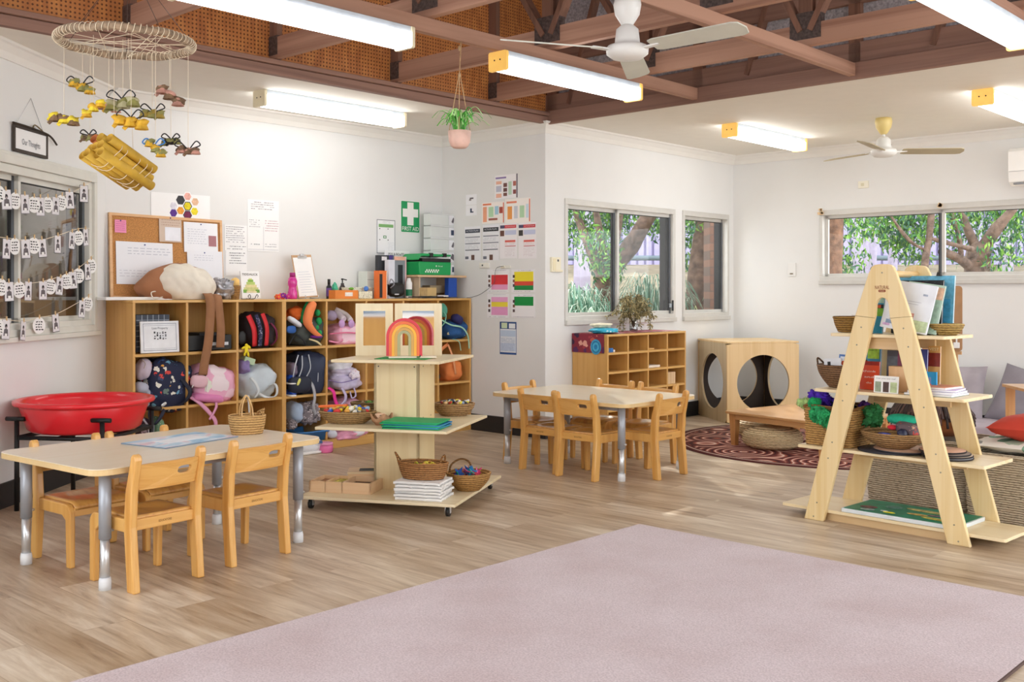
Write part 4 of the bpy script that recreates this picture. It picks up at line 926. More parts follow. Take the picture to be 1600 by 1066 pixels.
for i, (bb, bl) in enumerate((((761, 421, 795, 457), [(.2, .24, .95, .66, '#e23a40'), (.2, .66, .95, .88, '#f0a6cc')]), ((799, 421, 836, 457), [(.12, .1, .93, .52, '#f6e434'), (.12, .52, .93, .7, '#e0503a'), (.12, .7, .93, .9, '#1f8f46')]), ((761, 459, 795, 497), [(.2, .14, .95, .34, '#eeaad4'), (.2, .34, .95, .54, '#f2dd48'), (.2, .54, .95, .88, '#eba3d0')]), ((799, 460, 836, 497), [(.12, .1, .93, .48, '#109444')]))):
    poster('routine_sheet', ('red and pink striped sheet on the corner wall, upper left of four', 'yellow, red and green striped sheet on the corner wall, upper right of four', 'pink and yellow striped sheet on the corner wall, lower left of four', 'sheet with one green block on the corner wall, lower right of four')[i], 'poster', fB, bb, '#f3f2f5', bl+[(.06, .24+.2*k, .15, .36+.2*k, ('#4a3a3a', '#8a5a48', '#5a4a50')[k]) for k in range(3)], scr=[(.3, .02, .9, .08, 1, '#b0b0ba'), (.1, .93, .95, .98, 1, '#a0a0ac')])
poster('information_poster', 'tall blue and white information poster low on the corner wall', 'poster', fB, (781, 503, 807, 554), '#e9eef6', [(0, 0, 1, .22, '#1f4a86'), (0, .94, 1, 1, '#2a5596'), (.1, .03, .45, .2, '#cfe0c0'), (.55, .05, .93, .2, '#eef2f8'), (0, .22, .03, .94, '#3b66a4'), (.97, .22, 1, .94, '#3b66a4'), (.06, .26, .94, .45, '#c5d6ec'), (.06, .48, .94, .62, '#dfe6f0'), (.06, .65, .94, .9, '#cddaee')], [], [(.1, .5, .9, .9, 9, '#8fa4c4')])
for i, bb in enumerate(((728, 304, 745, 320), (728, 321, 745, 337))):
    poster('shoe_label', ('small white card with a shoe picture, upper of two beside the posters', 'small white card with a boot picture, lower of two beside the posters')[i], 'sign', fB, bb, '#f6f6fa', [(.35, .3, .7, .45, '#6a6468'), (.3, .45, .5, .6, '#8a8084')] if i == 0 else [(.4, .3, .55, .7, '#2c3a58'), (.4, .6, .7, .72, '#2c3a58')])
def plate(name, label, fr, bb, col='#f4f1e8', th=.012, ex=(), cat='socket'):
    c, w, h = fr.box(*bb, -.01); mb = MB(); mb.box((0, .004, 0), (w, th, h), P(col, .4, var=.01))
    for x0, y0, x1, y1, cl in ex: mb.box(((x0+x1)/2*w-.5*w, -.005, .5*h-(y0+y1)/2*h), ((x1-x0)*w, th*.6, (y1-y0)*h), P(cl, .5, var=0))
    tag(mb.build(name, loc=c, rz=fr.a, bevel=.002), label, cat)
plate('wall_socket', 'white wall socket under the action plan sheets, left one', fB, (749, 411, 764, 419), ex=[(.3, .3, .4, .6, '#444444')])
plate('wall_socket', 'white wall socket with a grey cable, above the striped sheets', fB, (782, 415, 797, 419.5), ex=[(.1, .1, .5, .9, '#ece6d4')])
plate('intercom_handset', 'small cream wall intercom handset just right of the corner', fC, (861, 402, 875, 425), '#f3ecd2', .03, [(.1, .1, .45, .9, '#efe4c0'), (.6, .15, .75, .3, '#555555'), (.3, .85, 1.2, 1.0, '#f0e6c8')], 'intercom')
plate('light_switch', 'white light switch on the right wall left of the wide window', fD, (1231, 411, 1243, 432), '#ecebe9', .01, [(.3, .75, .7, .85, '#8a8070')], 'switch')
plate('sensor_box', 'small cream sensor box high on the right wall under the ceiling fan', fD, (1341, 283, 1357, 294), '#f0ecdc', .02, [(.3, .3, .6, .7, '#ddd6bc')], 'sensor')
a = fB.at(787, 416, -.02); mb = MB(); pts = [fB.at(787, 416, -.02), fB.at(776, 419, -.02), fB.at(773, 432, -.02), fB.at(771, 444, -.02), fB.at(752, 459, -.02), fB.at(735, 465, -.03), fK.at(722, 465.5, .2)]
mb.tube(smoothpath(pts), .0022, P('#55565c', .5), n=6); tag(mb.build('power_cable'), 'thin grey cable drooping from the wall socket to the top of the cubbies', 'cable')
c, w, h = fD.box(1580, 230, 1668, 289, -.12); ac = thing('air_conditioner', 'white split air conditioner cut by the right edge high on the right wall', 'air conditioner', c, fD.a)
mb = MB(); mb.prism([(.12, -h/2+.03), (-.02, -h/2), (-.08, -h/2+.03), (-.1, -h/2+.12), (-.1, h/2-.03), (-.07, h/2), (.12, h/2)], -w/2, w/2, WHITE, 'yz'); part(mb, 'casing', ac, bevel=.006)
mb = MB(); mb.bb(-w/2+.01, w/2-.01, -.103, -.1, -h/2+.115, -h/2+.118, P('#b9babd', .5)); mb.bb(-w/2+.04, w/2-.04, -.085, -.05, -h/2+.008, -h/2+.02, P('#8d8f94', .5)); part(mb, 'louvre', ac)
for px in (1282, 1470): mb = MB(); p = fD.at(px, 331 if px < 1300 else 320, -.035); [mb.box((p.x+rnd.uniform(-.02, .02), p.y, p.z+rnd.uniform(-.02, .02)), (.025, .015, .02), P('#e8c79a', .7), (0, rnd.uniform(0, 3), 0)) for _ in range(6)]; tag(mb.build('dried_flower'), 'tiny dried yellow flower fixed to the wide window frame, %s' % ('at its left corner' if px < 1300 else 'at its mullion'), 'decoration')
# framed sign above the left window
c, w, h = fL.box(28, 200, 70, 242, -.02); c = fL.at(48, 222, -.015); fr_ = thing('hanging_sign', 'dark framed paper sign hanging from a stick on strings above the left window', 'sign', c, fL.a)
W_ = .36; H_ = .135; FRM = P('#4a423c', .8)
mb = MB(); mb.box((0, 0, 0), (W_, .003, H_), PAPER); mb.text('Our Thoughts', (0, -.004, -.01), .05, P('#8d8f96', .8), w=.2); part(mb, 'paper', fr_)
mb = MB(); 
for s in (-1, 1): mb.bar((s*W_/2, 0, -H_/2-.008), (s*W_/2, 0, H_/2+.01), .012, .016, FRM, (1, 0, 0)); mb.bar((-W_/2, 0, s*H_/2), (W_/2, 0, s*H_/2), .012, .018, FRM)
part(mb, 'stick_frame', fr_)
mb = MB(); mb.tube(smoothpath([(-W_/2-.03, -.012, H_/2+.012), (-.05, -.012, H_/2+.012), (W_/2, -.012, H_/2+.0), (W_/2+.1, -.012, H_/2-.045)]), .006, P('#3e342c', .9), n=8); mb.tube(smoothpath([(.0, -.012, H_/2+.01), (.03, -.012, H_/2+.035), (.13, -.012, H_/2+.005)]), .004, P('#7a6a48', .9), n=6); part(mb, 'twig', fr_)
mb = MB(); mb.tube([(-W_/2+.02, 0, H_/2+.01), (.02, .01, H_/2+.19)], .0012, P('#cfcfd2', .8), n=5); mb.tube([(W_/2-.04, 0, H_/2+.01), (.02, .01, H_/2+.19)], .0012, P('#77777c', .8), n=5); part(mb, 'hanging_string', fr_)
# strings of photo cards across the left window
ROWS = [('top', [(-12, 296), (20, 306), (50, 309), (95, 308), (118, 298), (143, 283)]), ('second', [(-8, 370), (20, 373), (55, 377), (90, 368), (120, 358), (140, 357)]), ('third', [(-8, 440), (25, 443), (60, 441), (100, 430), (125, 417), (146, 399)]), ('lowest', [(-8, 497), (35, 502), (62, 496), (87, 491), (120, 474), (143, 459)])]
for nm, pts in ROWS:
    mb = MB(); mb.tube(smoothpath([fL.at(px, py, -.05) for px, py in pts]), .0018, STRING, n=5)
    tag(mb.build('card_string'), nm+' string of pegged photo cards stretched across the left window', 'string')
CARDS = {'top': 'd-2,303 c10,312 d24,314 c39,319 d53,320 c63,323 d75,320 c87,322 d96,317 c109,313 c131,303', 'second': 'c10,389 d23,385 c40,389 d53,384 c66,388 c90,382 c112,376 d123,372 c134,371', 'third': 'd2,449 c14,456 d30,453 c44,455 c67,454 d79,448 c93,447 d104,440 c114,438 d123,431 c137,425 d143,416', 'lowest': 'd-3,512 c9,515 c36,517 d61,509 c87,505 c128,483 d137,475'}
KID = P('#6b6468', .8, var=.2, vs=60); KIDH = P('#3a3436', .8, var=.2, vs=60); CARDM = P('#e6e3e6', .7, var=.03)
SCR = [MB() for _ in range(3)]
for nm, s in CARDS.items():
    cnt = {'c': 0, 'd': 0}; ORD = ('first', 'second', 'third', 'fourth', 'fifth', 'sixth', 'seventh', 'eighth')
    for i, tk in enumerate(s.split()):
        cnt[tk[0]] += 1; od = ORD[cnt[tk[0]]-1]
        k = tk[0]; px, py = map(float, tk[1:].split(',')); a = fL.at(px, py, -.056-.004*(i % 2)); r = random.Random(i*13+int(py)); mb = MB()
        if k == 'd':
            mb.prism([(.047*math.cos(2*PI*q/28), .047*math.sin(2*PI*q/28)) for q in range(28)], -.0008, .0008, WHITE)
            for j in range(4):
                x = -.03+.006*r.random()
                while x < .022: l = r.uniform(.008, .016); mb.box((x+l/2, -.0014, .022-.015*j), (l, .0006, r.uniform(.004, .007)), P('#222226', .8, var=0), (0, r.uniform(-.3, .3), 0)); x += l+.006
            nme, lab, gr = 'round_message_card', '%s round white handwritten card from the left on the %s window string' % (od, nm), 'round cards on the %s string' % nm
        else:
            mb.box((0, 0, 0), (.062, .001, .11), BLACK if r.random() < .5 else P('#8d8a90', .7)); mb.box((0, -.0008, .001), (.057, .001, .104), CARDM)
            mb.ell((0, -.0018, .018), (.019, .002, .026), KIDH, n=10); mb.ell((0, -.002, .012), (.013, .002, .017), P('#a89a9c', .8), n=8); mb.prism([(-.018, -.035), (-.014, .0), (0, .006), (.014, 0), (.018, -.035)], -.0024, -.0012, KID); mb.box((0, -.0026, -.03), (.018, .001, .016), WHITE)
            nme, lab, gr = 'photo_card', '%s small black and white photo card from the left on the %s window string' % (od, nm), 'photo cards on the %s string' % nm
        o = mb.build(nme, loc=a, rot=(0, r.uniform(-.12, .12), fL.a+(r.uniform(-.5, .1) if k == 'c' else r.uniform(-.45, -.1)))); tag(o, lab, 'card', gr)
        mb = MB(); mb.box((0, -.002, .052 if k == 'd' else .060), (.006, .006, .024), P('#d9b98a', .7)); part(mb, 'peg', o)
# ================================================================= MOBILE AND HANGING PLANT
RC = Vector((-1.60, 4.275)); z0 = EYE+(HOR-66)*RC.y/FPX; RR = .262
mo = thing('twig_mobile', 'hanging mobile: vine ring wound with string over egg carton insects', 'mobile', (RC.x, RC.y, z0))
VINE = P('#a08a72', .9, var=.3, vs=40, bmp=.7, bs=60)
mb = MB(); mb.tube([(RR*math.cos(2*PI*k/72), RR*math.sin(2*PI*k/72), .004*math.sin(k*.7)) for k in range(72)], [.0165+.0025*noise.noise(Vector((k*.3, 0, 0))) for k in range(72)], VINE, n=12, closed=True); part(mb, 'vine_ring', mo)
mb = MB(); tw_ = []
for k in range(900):
    a = 2*PI*k/900; ph = a*74; q = RR+.0185*math.cos(ph); tw_.append((q*math.cos(a), q*math.sin(a), .0185*math.sin(ph)))
mb.tube(tw_, .0015, STRING, n=4, closed=True); part(mb, 'winding_string', mo)
mb = MB(); rr_ = random.Random(5)
for k in range(12):
    a = rr_.uniform(0, 2*PI); b = a+rr_.uniform(2, 4); mb.tube([(RR*math.cos(a), RR*math.sin(a), 0), (RR*math.cos(b), RR*math.sin(b), 0)], .0014, STRING, n=4)
mb.tube([(.03, .03, -.04), (.03, -.06, -.075), (RR*.7, -.18, -.0)], .0016, STRING, n=4); part(mb, 'web_string', mo)
mb = MB()
for a in (20, 110, 170, 250, 320): mb.tube([(RR*math.cos(R(a)), RR*math.sin(R(a)), .012), (.01, 0, 2.576-z0)], .0013, WIRE, n=5)
part(mb, 'suspension_wire', mo)
YEL = P('#d9a92c', .7, var=.2, vs=30); OLV = P('#8d8a4e', .7, var=.25, vs=30); PNK = P('#c08d7c', .7, var=.2, vs=30); BRN = P('#7d6248', .8, var=.3, vs=30); YEL2 = P('#ecd43a', .7, var=.15, vs=30)
def bug(px, py, dY, cols, size, ang, seed, label_mat=None):
    Y = RC.y+dY; p = Vector((ratio(px)*Y, Y, EYE-(py-HOR)*Y/FPX)); l = p-Vector((RC.x, RC.y, z0)); r = random.Random(seed); mb = MB()
    ca, sa = math.cos(R(ang)), math.sin(R(ang)); n = 3
    for i in range(n):
        t = (i-(n-1)/2)*size*.34; c = l+Vector((t*ca, r.uniform(-.006, .006), t*sa+r.uniform(-.004, .004)))
        mb.lathe([(.001, size*.17), (size*.12, size*.13), (size*.17, 0), (size*.22, -size*.13), (size*.2, -size*.13), (size*.14, 0)], cols[i % len(cols)], c, n=9, cap=False, smooth=False)
        mb.ell(c+Vector((r.uniform(-.005, .005), 0, size*.05)), (size*.42, size*.34, size*.26), cols[(i+1) % len(cols)], n=10, lump=.35, seed=seed+i, fr=5, rot=(0, r.uniform(-.6, .6), 0))
        if i < 2: mb.bar(c+Vector((0, 0, size*.02)), c+Vector((size*.2*r.choice((-1, 1)), -.01, -size*.22)), size*.12, .003, cols[i % 2], (0, 1, 0))
    for s in ((-1, 1) if seed not in (2, 3, 4, 6) else ()):
        c0 = l+Vector((r.uniform(-.01, .01), 0, size*.12)); mb.tube(smoothpath([c0, c0+Vector((s*size*.3, -.01, size*.3)), c0+Vector((s*size*.48, -.01, size*.12)), c0+Vector((s*size*.1, 0, 0))]), .0028, BLACK if seed != 10 else P('#2f78c0', .6), n=6)
    b = part(mb, 'carton_insect', mo)
    mb = MB(); top = -.0; rad = Vector((l.x, l.y)).length
    mb.tube([l+Vector((0, 0, size*.1)), (l.x, l.y, top)], .0009, STRING, n=4); part(mb, 'thread', b)
for i, (px, py, dY, cl, s, an) in enumerate(((129, 137, .1, (YEL, OLV), .095, -25), (100, 187, -.1, (BRN, YEL2), .10, -8), (146, 170, -.12, (YEL, YEL2), .085, 40), (170, 168, .08, (PNK, YEL), .085, -15), (192, 163, -.05, (OLV, P('#b5b08a', .7)), .115, 10), (265, 150, .05, (PNK, BRN), .105, -35), (238, 178, .12, (P('#a08a3a', .7), OLV), .085, -6), (205, 193, -.15, (YEL, YEL), .11, -10), (141, 215, .1, (BRN, OLV), .065, 5), (243, 233, -.1, (YEL, OLV), .085, -45), (267, 222, .08, (OLV, BLACK), .07, 10), (294, 236, -.03, (PNK, BRN), .08, -5))):
    bug(px, py, dY, cl, s*1.15, an, i+1)
TUBEM = P('#d0a637', .65, var=.12, vs=20)
p = Vector((ratio(186)*4.2, 4.2, EYE-(254-HOR)*4.2/FPX)); l = p-Vector((RC.x, RC.y, z0)); ax = Vector((.42, .80, -.40)).normalized(); s1 = ax.cross(Vector((0, 0, 1))).normalized(); s2 = s1.cross(ax)
for i, (a, b) in enumerate(((0, 0), (1, 0), (-1, 0), (.5, .87), (-.5, .87), (.5, -.87), (-.5, -.87), (1.5, .87), (-1.5, -.87), (1.5, -.87))):
    c = l+s1*(a*.040)+s2*(b*.040); L = .13+.012*math.sin(i*2.3); mb = MB(); m1 = TUBEM if i != 4 else P('#b5642c', .7)
    n = 18; vs = []; R0, R1 = .0195, .0178
    for (t, rr2) in ((-L, R0), (L, R0), (L, R1), (-L, R1)):
        for k in range(n): q = 2*PI*k/n; vs.append(c+ax*t+s1*(rr2*math.cos(q))+s2*(rr2*math.sin(q)))
    mb.add(vs, [(j*n+k, j*n+(k+1) % n, ((j+1) % 4)*n+(k+1) % n, ((j+1) % 4)*n+k) for j in range(4) for k in range(n)], m1, True); part(mb, 'cardboard_tube', mo)
mb = MB()
for t in (-.08, -.05, .02, .06, .09):
    mb.tube([l+ax*(t+.01*math.sin(3*q))+s1*(.088*math.cos(q))+s2*(.062*math.sin(q)) for q in [2*PI*k/24 for k in range(24)]], .0014, STRING, n=4, closed=True)
mb.tube([l+s2*.05-ax*.05, (l.x-.02, l.y, -.0)], .001, STRING, n=4); mb.tube([l+s2*.05+ax*.06, (l.x+.03, l.y+.02, .0)], .001, STRING, n=4); part(mb, 'binding_string', mo)
# hanging plant
pp = fP.w(-2.376, -1.455); Y = pp.y; zt = EYE-(205-HOR)*Y/FPX; zb = EYE-(231.5-HOR)*Y/FPX
hp = thing('hanging_plant', 'spider plant in a small ribbed pink pot hanging by twine from the roof rail', 'plant', (pp.x, pp.y, zb))
H = zt-zb; mb = MB(); n = 48; vs = []; pr = [(.0, 0), (.035, 0), (.048, .012), (.058, .035), (.063, H), (.058, H), (.052, .04), (0, .035)]
for r_, z in pr:
    for k in range(n): a = 2*PI*k/n; q = r_*(1+(.02*abs(math.sin(a*6)) if r_ > .04 else 0)); vs.append((q*math.cos(a), q*math.sin(a), z))
mb.add(vs, [(j*n+k, j*n+(k+1) % n, (j+1)*n+(k+1) % n, (j+1)*n+k) for j in range(len(pr)-1) for k in range(n)], P('#e6bfb0', .6, var=.06, vs=20), True); mb.bb(-.03, .03, -.03, .03, .05, H-.012, P('#4a3a2a', .9)); part(mb, 'pot', hp)
LG = [P(c, .5, var=.1) for c in ('#5fc84a', '#8ae468', '#3fa03a', '#b9f09a')]; r = random.Random(3); mb = MB()
for k in range(62):
    a = r.uniform(0, 2*PI); q = Vector((math.cos(a), math.sin(a), 0)); s0 = q*r.uniform(0, .03)+Vector((0, 0, H-.02)); hh = r.uniform(.06, .15); sp = r.uniform(.01, .10)
    mb.ribbon(smoothpath([s0, s0+q*sp*.4+Vector((0, 0, hh*.8)), s0+q*sp+Vector((0, 0, hh)), s0+q*sp*1.5+Vector((0, 0, hh*.65))], 4), .0075, .001, LG[k % 4], q.cross(Vector((0, 0, 1))))
part(mb, 'leaves', hp)
mb = MB(); TW = P('#c9a880', .9, var=.15, vs=60)
for a in (200, 270, 350): mb.tube([(.06*math.cos(R(a)), .06*math.sin(R(a)), H-.005), (.0, 0, .42), (.003*a/100, 0, 2.576-zb)], .0028, TW, n=6)
for z in (.40, .55): mb.ell((0, 0, z), (.018, .018, .03), TW, n=8)
part(mb, 'twine', hp)
# ================================================================= SMALL THINGS
def loc2(fr, base, w):                           # world point -> local of an object at base turned by fr.a
    d = w-base; return Vector((d.x*fr.x.x+d.y*fr.x.y, d.x*fr.y.x+d.y*fr.y.y, d.z))
def soft(name, label, cat, fr, bb, y, dep, mat, e=2.6, lump=.06, seed=0, tilt=0, straps=(), extra=(), group=None, fr_=3.0):
    """a soft thing seen in pixel box bb, front at depth y; straps: (part name, pixel path[(px,py,y)], width, material); extra: (part name, px,py,w_px,h_px,depth,proud,material,e)"""
    c, w, h = fr.box(*bb, y); c = fr.at((bb[0]+bb[2])/2, (bb[1]+bb[3])/2, y+dep/2); _, w, h = fr.box(*bb, y+dep*.3)
    r = thing(name, label, cat, c, fr.a, group); mb = MB()
    mb.ell((0, 0, 0), (w, dep, h), mat, e=e, n=44, lump=lump, seed=seed, rot=(0, R(tilt), 0), fr=fr_)
    mb.v = [tuple(Vector(v)*(1+.07*noise.noise(Vector(v)*28+Vector((seed, 0, 0)))+.03*noise.noise(Vector(v)*70))) for v in mb.v]; part(mb, 'body', r)
    for s in straps:
        pts = [loc2(fr, c, fr.at(*q)) for q in s[1]]; mb = MB(); mb.ribbon(smoothpath(pts, 5), s[2], .005, s[3], s[4] if len(s) > 4 else (1, .2, .15)); part(mb, s[0], r)
    for x in extra:
        p = loc2(fr, c, fr.at(x[1], x[2], x[6])); _, ww, hh = fr.box(x[1]-x[3]/2, x[2]-x[4]/2, x[1]+x[3]/2, x[2]+x[4]/2, x[6]); mb = MB()
        mb.ell(p, (ww, x[5], hh), x[7], e=x[8] if len(x) > 8 else 2.6, n=20, lump=.04, seed=len(x[0]), rot=(0, R(x[9]) if len(x) > 9 else 0, 0)); part(mb, x[0], r)
    return r
def cuboid(name, label, cat, fr, bb, y, dep, mat, tilt=0, lean=0, bevel=.003, ex=(), texts=(), group=None, dz=0):
    """a box whose front face fills pixel box bb at depth y; ex: face patches (x0,y0,x1,y1,colour)"""
    c, w, h = fr.box(*bb, y); r = fr.w(0, 0); c = Vector((c.x, c.y, c.z+dz))+Vector((fr.y.x, fr.y.y, 0))*dep/2
    mb = MB(); mb.box((0, 0, 0), (w, dep, h), mat)
    for k, b in enumerate(ex):
        X0, X1, Z0, Z1 = (b[0]-.5)*w, (b[2]-.5)*w, (.5-b[3])*h, (.5-b[1])*h; Y = -dep/2-.0006-.0002*k
        mb.add([(X0, Y, Z0), (X1, Y, Z0), (X1, Y, Z1), (X0, Y, Z1)], [(0, 1, 2, 3)], P(b[4], .6, var=.08, vs=40) if isinstance(b[4], str) else b[4])
    for t in texts: mb.text(t[0], ((t[1]-.5)*w, -dep/2-.0025, (.5-t[2])*h), t[3]*h, P(t[4], .6, var=0), w=t[5]*w)
    o = mb.build(name, loc=c, rot=(R(lean), R(tilt), fr.a), bevel=bevel if not ex and not texts else 0); tag(o, label, cat, group); return o
def seed_of(px): return int(px) % 17
# ---------------- unit 1 row 1
cuboid('file_box', 'dark grey box with white grid pattern in the top left cubby', 'box', fK, (213, 492, 265, 549.5), .10, .16, P('#4c5360', .7, var=.1), ex=[(0, i/7-.008, 1, i/7+.008, '#aab2bc') for i in range(1, 7)]+[(i/6-.01, 0, i/6+.01, 1, '#aab2bc') for i in range(1, 6)])
o = cuboid('framed_notice', 'white framed Lost Property notice leaning on the grid box in the top left cubby', 'sign', fK, (220, 502, 280, 551), .035, .01, P('#eef0f4', .5), lean=-4, ex=[(.07, .07, .93, .075+.01, '#7c8496'), (.07, .92, .93, .935, '#7c8496'), (.07, .07, .08, .93, '#7c8496'), (.92, .07, .93, .93, '#7c8496'), (.1, .13, .9, .14, '#a7adba'), (.1, .87, .9, .88, '#a7adba')]+[(.34+.07*(i % 5)+.01*(i % 2), .33+.09*(i//5)+.02*(i % 3), .38+.07*(i % 5), .39+.09*(i//5)+.02*(i % 2), ('#2e3036', '#50545c')[i % 2]) for i in range(15)], texts=[('Lost Property', .5, .22, .1, '#7d828c', .42)])
cuboid('document_tray', 'black document tray with a white label in the top middle cubby', 'tray', fK, (294, 524, 362, 546.5), .02, .24, BLACK, ex=[(.55, .5, .93, .72, '#d9dbe0')])
cuboid('document_tray', 'black tray lid lying on the labelled tray in the top middle cubby', 'tray', fK, (312, 520, 352, 524.4), .05, .2, DARKP)
RED = P('#d8262e', .6, var=.05); NAVYP = spots('#25284a', ('#8a8ab0', '#3a3a60', '#c0c0d8', '#25284a'), 60, .4)
soft('life_vest', 'red and black zipped backpack lying in the third top cubby', 'bag', fK, (372, 489, 424, 544), .03, .26, P('#2a2026', .7), e=3, seed=2, tilt=8, straps=[('side_panel', [(388, 493, .02), (397, 515, .0), (398, 541, .01)], .045, RED), ('zip', [(400, 492, .01), (407, 515, -.005), (406, 541, .0)], .034, NAVYP), ('side_panel', [(410, 490, .015), (417, 512, .0), (416, 540, .01)], .036, RED), ('loop_strap', [(423, 505, .03), (431, 515, .0), (432, 530, .02), (424, 540, .05)], .016, P('#7a1f48', .7))], extra=[('buckle', 378, 528, 12, 20, .03, .02, BLACK)])
mb = MB(); a = fK.at(385, 546, -.015); YF = P('#f3dc28', .8)
for (dx, dz, w, h, t) in ((0, .0, .03, .055, 10), (-.022, .012, .04, .018, -20), (.02, .016, .04, .02, 35), (-.012, -.03, .018, .035, 20), (.014, -.034, .018, .045, -15), (.0, .028, .026, .026, 0)): mb.ell((dx, 0, dz), (w, .012, h), YF, n=10, rot=(0, R(t), 0))
tag(mb.build('felt_figure', loc=a, rz=fK.a), 'yellow felt star figure hanging off the third top cubby edge', 'toy')
# ---------------- unit 1 row 2
DINO = spots('#1d2340', ('#d84a42', '#6fa6c4', '#e0a048', '#6b7f78', '#e8e4d8', '#1d2340', '#3a4468'), 21, .36)
NV = P('#1c2136', .7)
soft('backpack', 'navy child backpack with dinosaur print in the left middle cubby', 'bag', fK, (222, 562, 288, 641), .0, .26, DINO, e=4, lump=.05, seed=1, tilt=12, straps=[('shoulder_strap', [(279, 588, .04), (290, 600, -.02), (297, 613, -.03), (289, 628, -.02), (272, 634, .03)], .03, NV), ('shoulder_strap', [(236, 636, -.01), (234, 650, -.03), (240, 663, -.035), (249, 655, -.035), (257, 640, -.01)], .024, NV), ('carry_loop', [(246, 570, .05), (252, 563, .03), (262, 566, .05)], .012, P('#2c4a7c', .7))], extra=[('strap_slider', 256, 632, 9, 5, .012, -.02, CHROME, 3, -30)])
soft('sun_hat', 'pale lilac child sun cap stuffed at the left of the left middle cubby', 'hat', fK, (212, 560, 234, 594), .02, .14, P('#c9bccb', .8, var=.08), seed=3, e=2.2, lump=.05, tilt=15, straps=[('hat_tie', [(222, 562, .01), (227, 568, .0), (225, 576, .0)], .004, P('#b9a9a2', .8))], extra=[('brim', 220, 606, 20, 18, .12, .05, P('#b5b6c8', .8), 2.4, 20)])
soft('folded_clothes', 'grey white folded clothes under the lilac cap in the left middle cubby', 'clothes', fK, (212, 598, 228, 638), .02, .2, P('#a9aebd', .9, var=.15), seed=5, lump=.12)
soft('blue_jacket', 'crumpled blue jacket behind the dinosaur print backpack', 'clothes', fK, (230, 566, 256, 610), .2, .14, P('#3f5f94', .9, var=.15), seed=6, lump=.14)
PK = P('#eba6c8', .7, var=.06); PKB = P('#f0c8da', .75, var=.06)
soft('backpack', 'pink and pale striped child backpack in the second middle cubby', 'bag', fK, (293, 571, 363, 629), .0, .26, spots('#f2b6d2', ('#f2b6d2', '#f4e4ea', '#e9efdf', '#eba6c8', '#f6cfe0'), 7, .6), e=3.2, lump=.05, seed=4, tilt=14, straps=[('shoulder_strap', [(297, 620, .02), (312, 630, -.02), (327, 645, -.035), (336, 657, -.04), (337, 668, -.04)], .03, PK), ('shoulder_strap', [(337, 626, .0), (338, 635, -.03), (334, 645, -.04), (327, 656, -.04)], .018, PK), ('carry_loop', [(304, 585, .0), (312, 583, -.01), (322, 587, .0)], .012, P('#3a2a30', .8)), ('zip', [(300, 590, -.005), (302, 600, -.012), (300, 606, -.01)], .005, PAPER), ('zip', [(322, 589, -.005), (324, 602, -.012), (322, 612, -.01)], .005, PAPER)], extra=[('front_pocket', 311, 596, 26, 20, .05, .0, P('#e9bfca', .8), 3, 10), ('base_panel', 322, 622, 50, 14, .16, .05, P('#ea8fc4', .7), 3, 8)])
PG = P('#cfdbe4', .75, var=.06)
soft('backpack', 'pale ice blue child bag with trailing straps in the third middle cubby', 'bag', fK, (370, 570, 424, 623), .02, .24, PG, e=2.8, lump=.09, seed=7, tilt=-8, straps=[('shoulder_strap', [(392, 590, .01), (400, 600, -.02), (404, 612, -.03), (398, 622, -.02)], .022, P('#dfe6ea', .7)), ('shoulder_strap', [(414, 606, .04), (428, 600, -.01), (433, 608, -.03), (430, 619, -.03), (414, 620, .0), (400, 612, -.02)], .02, P('#dfe6ea', .7)), ('shoulder_strap', [(388, 618, .0), (389, 630, -.03), (390, 645, -.035)], .018, P('#dfe6ea', .7))])
soft('soft_toy', 'purple plush lump at the left of the third middle cubby', 'toy', fK, (371, 562, 387, 584), .04, .12, P('#8f7fb4', .9, var=.1), seed=2, lump=.1)
cuboid('flash_card_box', 'small pale green card box on top of the ice blue bag', 'box', fK, (382, 559, 399, 569), .06, .06, P('#bcd4b0', .6), tilt=18)
# ---------------- unit 1 row 3
soft('swim_bag', 'dark purple and grey dotted bag low in the left bottom cubby', 'bag', fK, (209, 652, 232, 684), .02, .2, spots('#4a3448', ('#4a3448', '#b9a9b8', '#6a4a62', '#8a7a88'), 26, .3), e=2.3, seed=1, straps=[('trim', [(222, 654, .0), (230, 664, -.01), (233, 680, .0)], .012, P('#b9b4c0', .7))])
soft('swim_bag', 'grey bag with green dotted edge in the left bottom cubby', 'bag', fK, (234, 652, 252, 684), .03, .2, spots('#7fa886', ('#e9efe4', '#7fa886', '#a8c8a4'), 40, .3), e=2.3, seed=3, straps=[('trim', [(236, 654, .02), (239, 666, .0), (238, 682, .02)], .02, P('#b8bcc2', .7))])
soft('dark_bag', 'black bag in shadow low in the third bottom cubby', 'bag', fK, (371, 645, 384, 690), .05, .2, BLACK, seed=6)
# ---------------- unit 2 row 1
ORG = P('#f0722a', .8, var=.08)
soft('sun_hat', 'bright orange floppy hat in the top cubby of the right unit, first column', 'hat', fK, (449, 479, 472, 502), .05, .18, ORG, seed=4, lump=.16, tilt=-10, e=2)
soft('backpack', 'grey black and olive school bag under the orange hat', 'bag', fK, (448, 494, 501, 541), .02, .27, P('#4b5250', .8, var=.15, vs=14), e=2.8, lump=.09, seed=8, tilt=6, extra=[('blue_panel', 455, 515, 15, 12, .03, .015, P('#2f63b0', .7), 2.5), ('flap', 460, 503, 24, 8, .06, .02, P('#dfe3ea', .7), 2.8, 32)], straps=[('strap', [(452, 538, .0), (462, 524, -.005), (474, 532, -.005), (478, 540, .0)], .012, P('#20242a', .7)), ('strap', [(483, 530, .0), (495, 534, -.01), (502, 540, .01)], .014, P('#ead9a6', .7))])
mb = MB(); a = fK.at(486, 500, -.01); b_ = lambda *q: loc2(fK, a, fK.at(*q)); dn = thing('dinosaur_bag', 'green and orange dinosaur shaped soft bag in the top cubby, first column of right unit', 'bag', a, fK.a)
